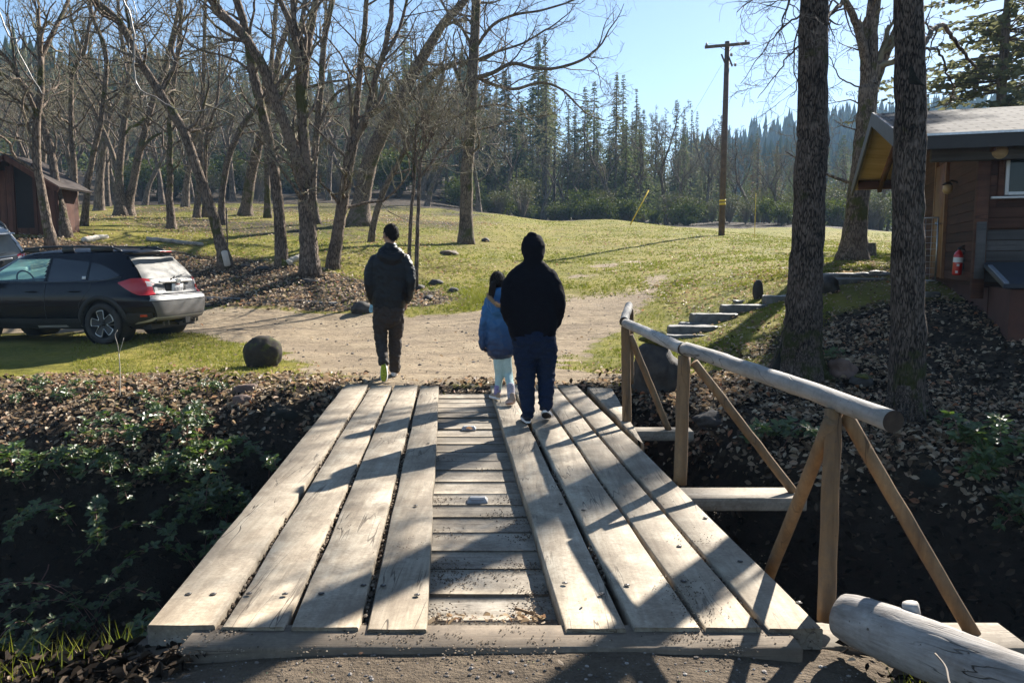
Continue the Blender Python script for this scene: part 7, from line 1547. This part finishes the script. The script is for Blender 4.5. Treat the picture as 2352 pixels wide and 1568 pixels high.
    if plate:
        m = M(); box(m, (-2.098, -.02, .875), (.008, .305, .152), rx=(1, 0, .12), bev=.004); pl = mk('number_plate', m, MAT['platewhite'], car); pl['_o'] = (0, 0, 0)
        strokes = {'7': [((0, 1), (1, 1)), ((1, 1), (.3, 0))], 'F': [((0, 0), (0, 1)), ((0, 1), (1, 1)), ((0, .5), (.7, .5))], 'Y': [((0, 1), (.5, .5)), ((1, 1), (.5, .5)), ((.5, .5), (.5, 0))], 'K': [((0, 0), (0, 1)), ((0, .45), (1, 1)), ((.3, .6), (1, 0))],
                   '8': [((0, 0), (1, 0)), ((1, 0), (1, 1)), ((1, 1), (0, 1)), ((0, 1), (0, 0)), ((0, .5), (1, .5))], '1': [((.5, 0), (.5, 1)), ((.5, 1), (.2, .8))], '4': [((.8, 0), (.8, 1)), ((.8, 1), (0, .35)), ((0, .35), (1, .35))]}
        m = M(); x0 = .105
        for k, ch in enumerate('7F1K174'):
            for (a, b_) in strokes[ch]:
                pa = np.array([-2.1045+0, x0-k*.036-a[0]*.021-.02, .838+a[1]*.060]); pb = np.array([-2.1045, x0-k*.036-b_[0]*.021-.02, .838+b_[1]*.060]); pa[0] -= (pa[2]-.875)*-.12; pb[0] -= (pb[2]-.875)*-.12; tube(m, [pa, pb], .0028, 4)
        mk('plate_lettering', m, MAT['inkblue'], pl); m = M(); tube(m, [(-2.111, .05, .935), (-2.111, -.07, .935)], .006, 5); mk('plate_script', m, MAT['redlens'], pl)
        # stickers on the tailgate
        for (y_, z_, w_, h_, mt_, lab) in [(.55, .955, .07, .035, 'stickpink', 'small oval red and white sticker'), (.50, .865, .07, .085, 'stickgrey', 'square pale sticker'), (-.58, .94, .045, .085, 'stickwhite', 'white oval sticker')]:
            m = M(); an = np.arange(20)*2*PI/20; e = 2 if mt_ != 'stickgrey' else 8; cx = np.sign(np.cos(an))*np.abs(np.cos(an))**(2/e)*w_/2; cz = np.sign(np.sin(an))*np.abs(np.sin(an))**(2/e)*h_/2
            m.add(np.stack([rear_x(y_+cx, z_+cz)-.009, y_+cx, z_+cz], 1), [np.arange(20)[None, ::-1]]); q = mk('sticker', m, MAT[mt_], car, smooth=False); q['label'] = lab
        for (y0_, y1_, z_) in ((.53, .42, .812), (.53, .40, .80), (-.52, -.60, .845), (-.50, -.61, .825)):
            m = M(); box(m, (rear_x((y0_+y1_)/2, z_)-.010, (y0_+y1_)/2, z_), (.006, abs(y0_-y1_), .010), bev=.002); mk('model_badge', m, MAT['chromedust'], car)
        m = M(); box(m, (-.98, side_y(-.98, 1.08)+.008, 1.08), (.07, .003, .045), rx=(1, 0, 0), ry=(0, 1, .25)); mk('window_sticker', m, MAT['stickwhite'], car)
    m = M(); loft(m, [(-2.045, -.02, 1.065), (-2.03, -.14, 1.078), (-2.0, -.36, 1.10)], [.010, .008, .005], [.010, .008, .005], 14, 8); loft(m, [(-2.06, 0, 1.05), (-2.05, -.04, 1.07)], [.022, .015], [.02, .015], 8, 8); mk('wiper', m, MAT['black'], car)
    m = M(); tube(m, spline([(-1.45, 0, 1.54), (-1.62, 0, 1.60), (-1.66, 0, 1.66)], 8), [.018, .014, .010, .006, .005, .004, .004, .004], 8); mk('antenna', m, MAT['black'], car)
    # windscreen and cabin
    m = M(); v = []; zz = np.linspace(1.04, 1.45, 8)
    for z in zz:
        for y in np.linspace(-1, 1, 18)*(ip(z, hwz)-.035): v.append((rear_x(y, z, True)-.002, y, z))
    i = np.arange(7)[:, None]*18; j = np.arange(17)[None]; m.add(v, [np.stack([i+j, i+j+1, i+18+j+1, i+18+j], -1).reshape(-1, 4)]); mk('windscreen', m, MAT['dustscreen'], car)
    m = M(); box(m, (-.3, 0, .62), (3.0, 1.5, .50)); box(m, (.98, 0, .93), (.5, 1.42, .16), bev=.05); mk('dashboard', m, MAT['clad'], car)
    for sx_, sy_ in ((.05, .38), (.05, -.38), (-.95, .38), (-.95, -.38)):
        m = M(); box(m, (sx_, sy_, .92), (.48, .46, .16), bev=.05); box(m, (sx_-.24, sy_, 1.12), (.14, .44, .50), rx=(1, 0, .2), rz=(-.2, 0, 1), ry=(0, 1, 0), bev=.05); box(m, (sx_-.30, sy_, 1.40), (.08, .22, .14), bev=.03); mk('seat', m, MAT['clad'], car)
    m = M(); an = np.linspace(0, 2*PI, 25); tube(m, np.stack([.56+.06*np.sin(an), .38+.18*np.cos(an), 1.03+.17*np.sin(an)], 1), .014, 6, cap=False); tube(m, [(.60, .38, 1.02), (.85, .38, .95)], .03, 6); box(m, (.565, .38, 1.02), (.03, .30, .04)); mk('steering_wheel', m, MAT['black'], car)
    # front end (turned away): lamps and grille
    for s in (-1, 1): m = M(); box(m, (2.05, s*.66, .74), (.18, .28, .12), bev=.03); mk('headlamp', m, MAT['clearlens'], car)
    m = M(); box(m, (2.19, 0, .62), (.06, .9, .2), bev=.02); mk('grille', m, MAT['black'], car)
    car.location = loc; car.rotation_euler = ang
    return car
MAT['clad'] = simple('grey_black_plastic', (.018, .017, .016), .7, var=.25, scale=5)
MAT['tyre'] = simple('tyre_rubber', (.028, .026, .024), .85, var=.35, scale=12); MAT['alloy'] = simple('machined_alloy', (.62, .62, .60), .35, .7)
def lens(n, c, r=.15): m, nt, b = newmat(n); b.inputs['Base Color'].default_value = (*c, 1); b.inputs['Roughness'].default_value = r; b.inputs['Coat Weight'].default_value = .6; return m
MAT['redlens'] = lens('red_lens', (.42, .015, .012)); MAT['clearlens'] = lens('clear_lens', (.50, .46, .44)); MAT['tint'] = lens('tinted_glass', (.008, .010, .013), .04); MAT['inkblue'] = simple('plate_ink', (.04, .05, .12), .6)
MAT['platewhite'] = simple('plate_white', (.72, .72, .70), .5, var=.05); MAT['stickwhite'] = simple('sticker_white', (.7, .7, .68), .6, var=.1, scale=60); MAT['stickgrey'] = simple('sticker_grey', (.42, .42, .40), .6, var=.2, scale=60); MAT['stickpink'] = simple('sticker_pink', (.60, .35, .33), .6, var=.3, scale=60)
MAT['chromedust'] = simple('dusty_chrome', (.46, .45, .43), .4, .4, var=.1)
mg, nt, b = newmat('clear_car_glass'); tr = nt.nodes.new('ShaderNodeBsdfTransparent'); tr.inputs[0].default_value = (.60, .80, .74, 1); gl = nt.nodes.new('ShaderNodeBsdfGlossy'); gl.inputs['Roughness'].default_value = .03; gl.inputs[0].default_value = (.8, .9, .88, 1); fr_ = nt.nodes.new('ShaderNodeFresnel'); fr_.inputs[0].default_value = 1.5
mx = nt.nodes.new('ShaderNodeMixShader'); nt.links.new(mth(nt, 'ADD', mth(nt, 'MULTIPLY', fr_.outputs[0], .8), .06), mx.inputs[0]); nt.links.new(tr.outputs[0], mx.inputs[1]); nt.links.new(gl.outputs[0], mx.inputs[2]); nt.links.new(mx.outputs[0], nt.nodes['Material Output'].inputs[0]); MAT['carglass'] = mg
mg, nt, b = newmat('dusty_windscreen'); tr = nt.nodes.new('ShaderNodeBsdfTransparent'); tr.inputs[0].default_value = (.6, .8, .76, 1); tl_ = nt.nodes.new('ShaderNodeBsdfTranslucent'); tl_.inputs[0].default_value = (.42, .66, .62, 1); mx = nt.nodes.new('ShaderNodeMixShader'); mx.inputs[0].default_value = .35; nt.links.new(tr.outputs[0], mx.inputs[1]); nt.links.new(tl_.outputs[0], mx.inputs[2]); nt.links.new(mx.outputs[0], nt.nodes['Material Output'].inputs[0]); MAT['dustscreen'] = mg
def dusty(n, base, dustc, amt, rough=.6): 
    m, nt, b = newmat(n); v = coords(nt); f = ramp(nt, [(.3, (amt*.75,)*3), (.7, (min(1, amt*1.2),)*3)], nz(nt, v, 5, 6, .6)); nt.links.new(mixc(nt, f, base, dustc), b.inputs['Base Color']); b.inputs['Roughness'].default_value = rough; b.inputs['Coat Weight'].default_value = .15; return m
MAT['dustglass'] = dusty('dusty_rear_glass', (.05, .05, .05), (.21, .20, .175), .9, .65); MAT['dustpaint'] = dusty('dusty_dark_paint', (.05, .05, .055), (.14, .133, .122), .6, .55); MAT['dustlight'] = dusty('dusty_bumper_top', (.2, .2, .2), (.36, .35, .33), .8, .5)
MAT['navy'] = dusty('dark_blue_grey_paint', (.003, .0035, .008), (.03, .024, .018), .04, .25); MAT['navy'].node_tree.nodes['Principled BSDF'].inputs['Coat Weight'].default_value = .2; MAT['navy'].node_tree.nodes['Principled BSDF'].inputs['Specular IOR Level'].default_value = .18
MAT['silver'] = dusty('silver_paint', (.40, .42, .44), (.42, .40, .36), .35, .35)
wc_ = at(238, 786, 13.0); aa = R(13); fw_ = np.array([-math.cos(aa), math.sin(aa), 0]); lf_ = np.array([-math.sin(aa), -math.cos(aa), 0])
def on_wheels(c, aa):   # rest the four tyres on the sloping grass
    fw = np.array([-math.cos(aa), math.sin(aa), 0]); lf = np.array([-math.sin(aa), -math.cos(aa), 0]); z = {}
    for i, wx in enumerate(WX):
        for s in (-1, 1): q = c+fw*wx+lf*.77*s; z[i, s] = g1(q[0], q[1])
    zr, zf = (z[0, 1]+z[0, -1])/2, (z[1, 1]+z[1, -1])/2; zl, zri = (z[0, 1]+z[1, 1])/2, (z[0, -1]+z[1, -1])/2
    pitch = math.atan2(zf-zr, WX[1]-WX[0]); roll = math.atan2(zl-zri, 1.54); zc = np.mean(list(z.values())); return (c[0], c[1], zc-.012), (roll*1.0, -pitch, PI-aa)
cc_ = np.array([wc_[0], wc_[1], 0])-fw_*WX[0]-lf_*.86
loc, ang = on_wheels(cc_, aa)
car1 = make_car('parked_car', loc, ang, MAT['navy'], 'dark blue hatchback with roof rails parked on the grass, tail coated in pale dust'); car1['group'] = 'cars parked at the left'
a2 = R(0); c2 = np.array([-12.75, 18.75, 0]); loc2, ang2 = on_wheels(c2, R(40)); 
car2 = make_car('parked_car', loc2, ang2, MAT['silver'], 'silver grey car behind the dark hatchback, cut by the left frame edge', plate=False); car2['group'] = 'cars parked at the left'
# ---------------------------------------------------------------- light, air, camera
SUN_AZ, SUN_EL = 35.0, 32.5     # azimuth to the right of the view direction (+Y)
w = bpy.data.worlds.new("World"); sc.world = w; w.use_nodes = True; nt = w.node_tree
sky = nt.nodes.new('ShaderNodeTexSky'); sky.sky_type = 'NISHITA'; sky.sun_disc = False
sky.sun_elevation = R(SUN_EL); sky.sun_rotation = R(SUN_AZ); sky.altitude = 500; sky.air_density = 1.0; sky.dust_density = .35; sky.ozone_density = 2.6
bg = nt.nodes['Background']; nt.links.new(sky.outputs[0], bg.inputs[0]); bg.inputs[1].default_value = .05
L = bpy.data.lights.new('sun', 'SUN'); L.energy = 5.0; L.angle = R(.55); L.color = (1, .94, .85)
so = bpy.data.objects.new('sun', L); COL.objects.link(so)
d = Vector((math.sin(R(SUN_AZ))*math.cos(R(SUN_EL)), math.cos(R(SUN_AZ))*math.cos(R(SUN_EL)), math.sin(R(SUN_EL))))
so.rotation_euler = d.to_track_quat('Z', 'Y').to_euler()
HAZE = True
if HAZE:
    m = M(); box(m, (0, 250, 58), (1500, 1100, 124)); 
    hm = bpy.data.materials.new('haze_air'); hm.use_nodes = True; nt = hm.node_tree; nt.nodes.remove(nt.nodes['Principled BSDF'])
    pvn = nt.nodes.new('ShaderNodeVolumePrincipled'); pvn.inputs['Color'].default_value = (.42, .68, 1, 1); pvn.inputs['Density'].default_value = .0005; pvn.inputs['Anisotropy'].default_value = 0
    nt.links.new(pvn.outputs[0], nt.nodes['Material Output'].inputs['Volume'])
    hz = mk('haze', m, hm, smooth=False); tag(hz, 'thin blue winter haze filling the valley air', 'haze', kind='stuff')
cam = bpy.data.cameras.new('camera'); co = bpy.data.objects.new('camera', cam); COL.objects.link(co)
co.location = (0, 0, 1.5); co.rotation_euler = (R(90-5.83), 0, 0); cam.sensor_width = 36; cam.lens = 36*F/2352; cam.clip_end = 5000; cam.clip_start = .05
sc.camera = co
sc.view_settings.view_transform = 'Standard'; sc.view_settings.look = 'None'; sc.view_settings.exposure = 1.75; sc.view_settings.gamma = 1
sc.view_settings.use_curve_mapping = False
sc.cycles.max_bounces = 6; sc.cycles.diffuse_bounces = 3; sc.cycles.glossy_bounces = 3; sc.cycles.transmission_bounces = 6; sc.cycles.transparent_max_bounces = 8; sc.cycles.volume_bounces = 0
sc.cycles.use_denoising = True; sc.cycles.caustics_reflective = False; sc.cycles.caustics_refractive = False
for q in list(COL.objects):
    if '_o' in q: del q['_o']
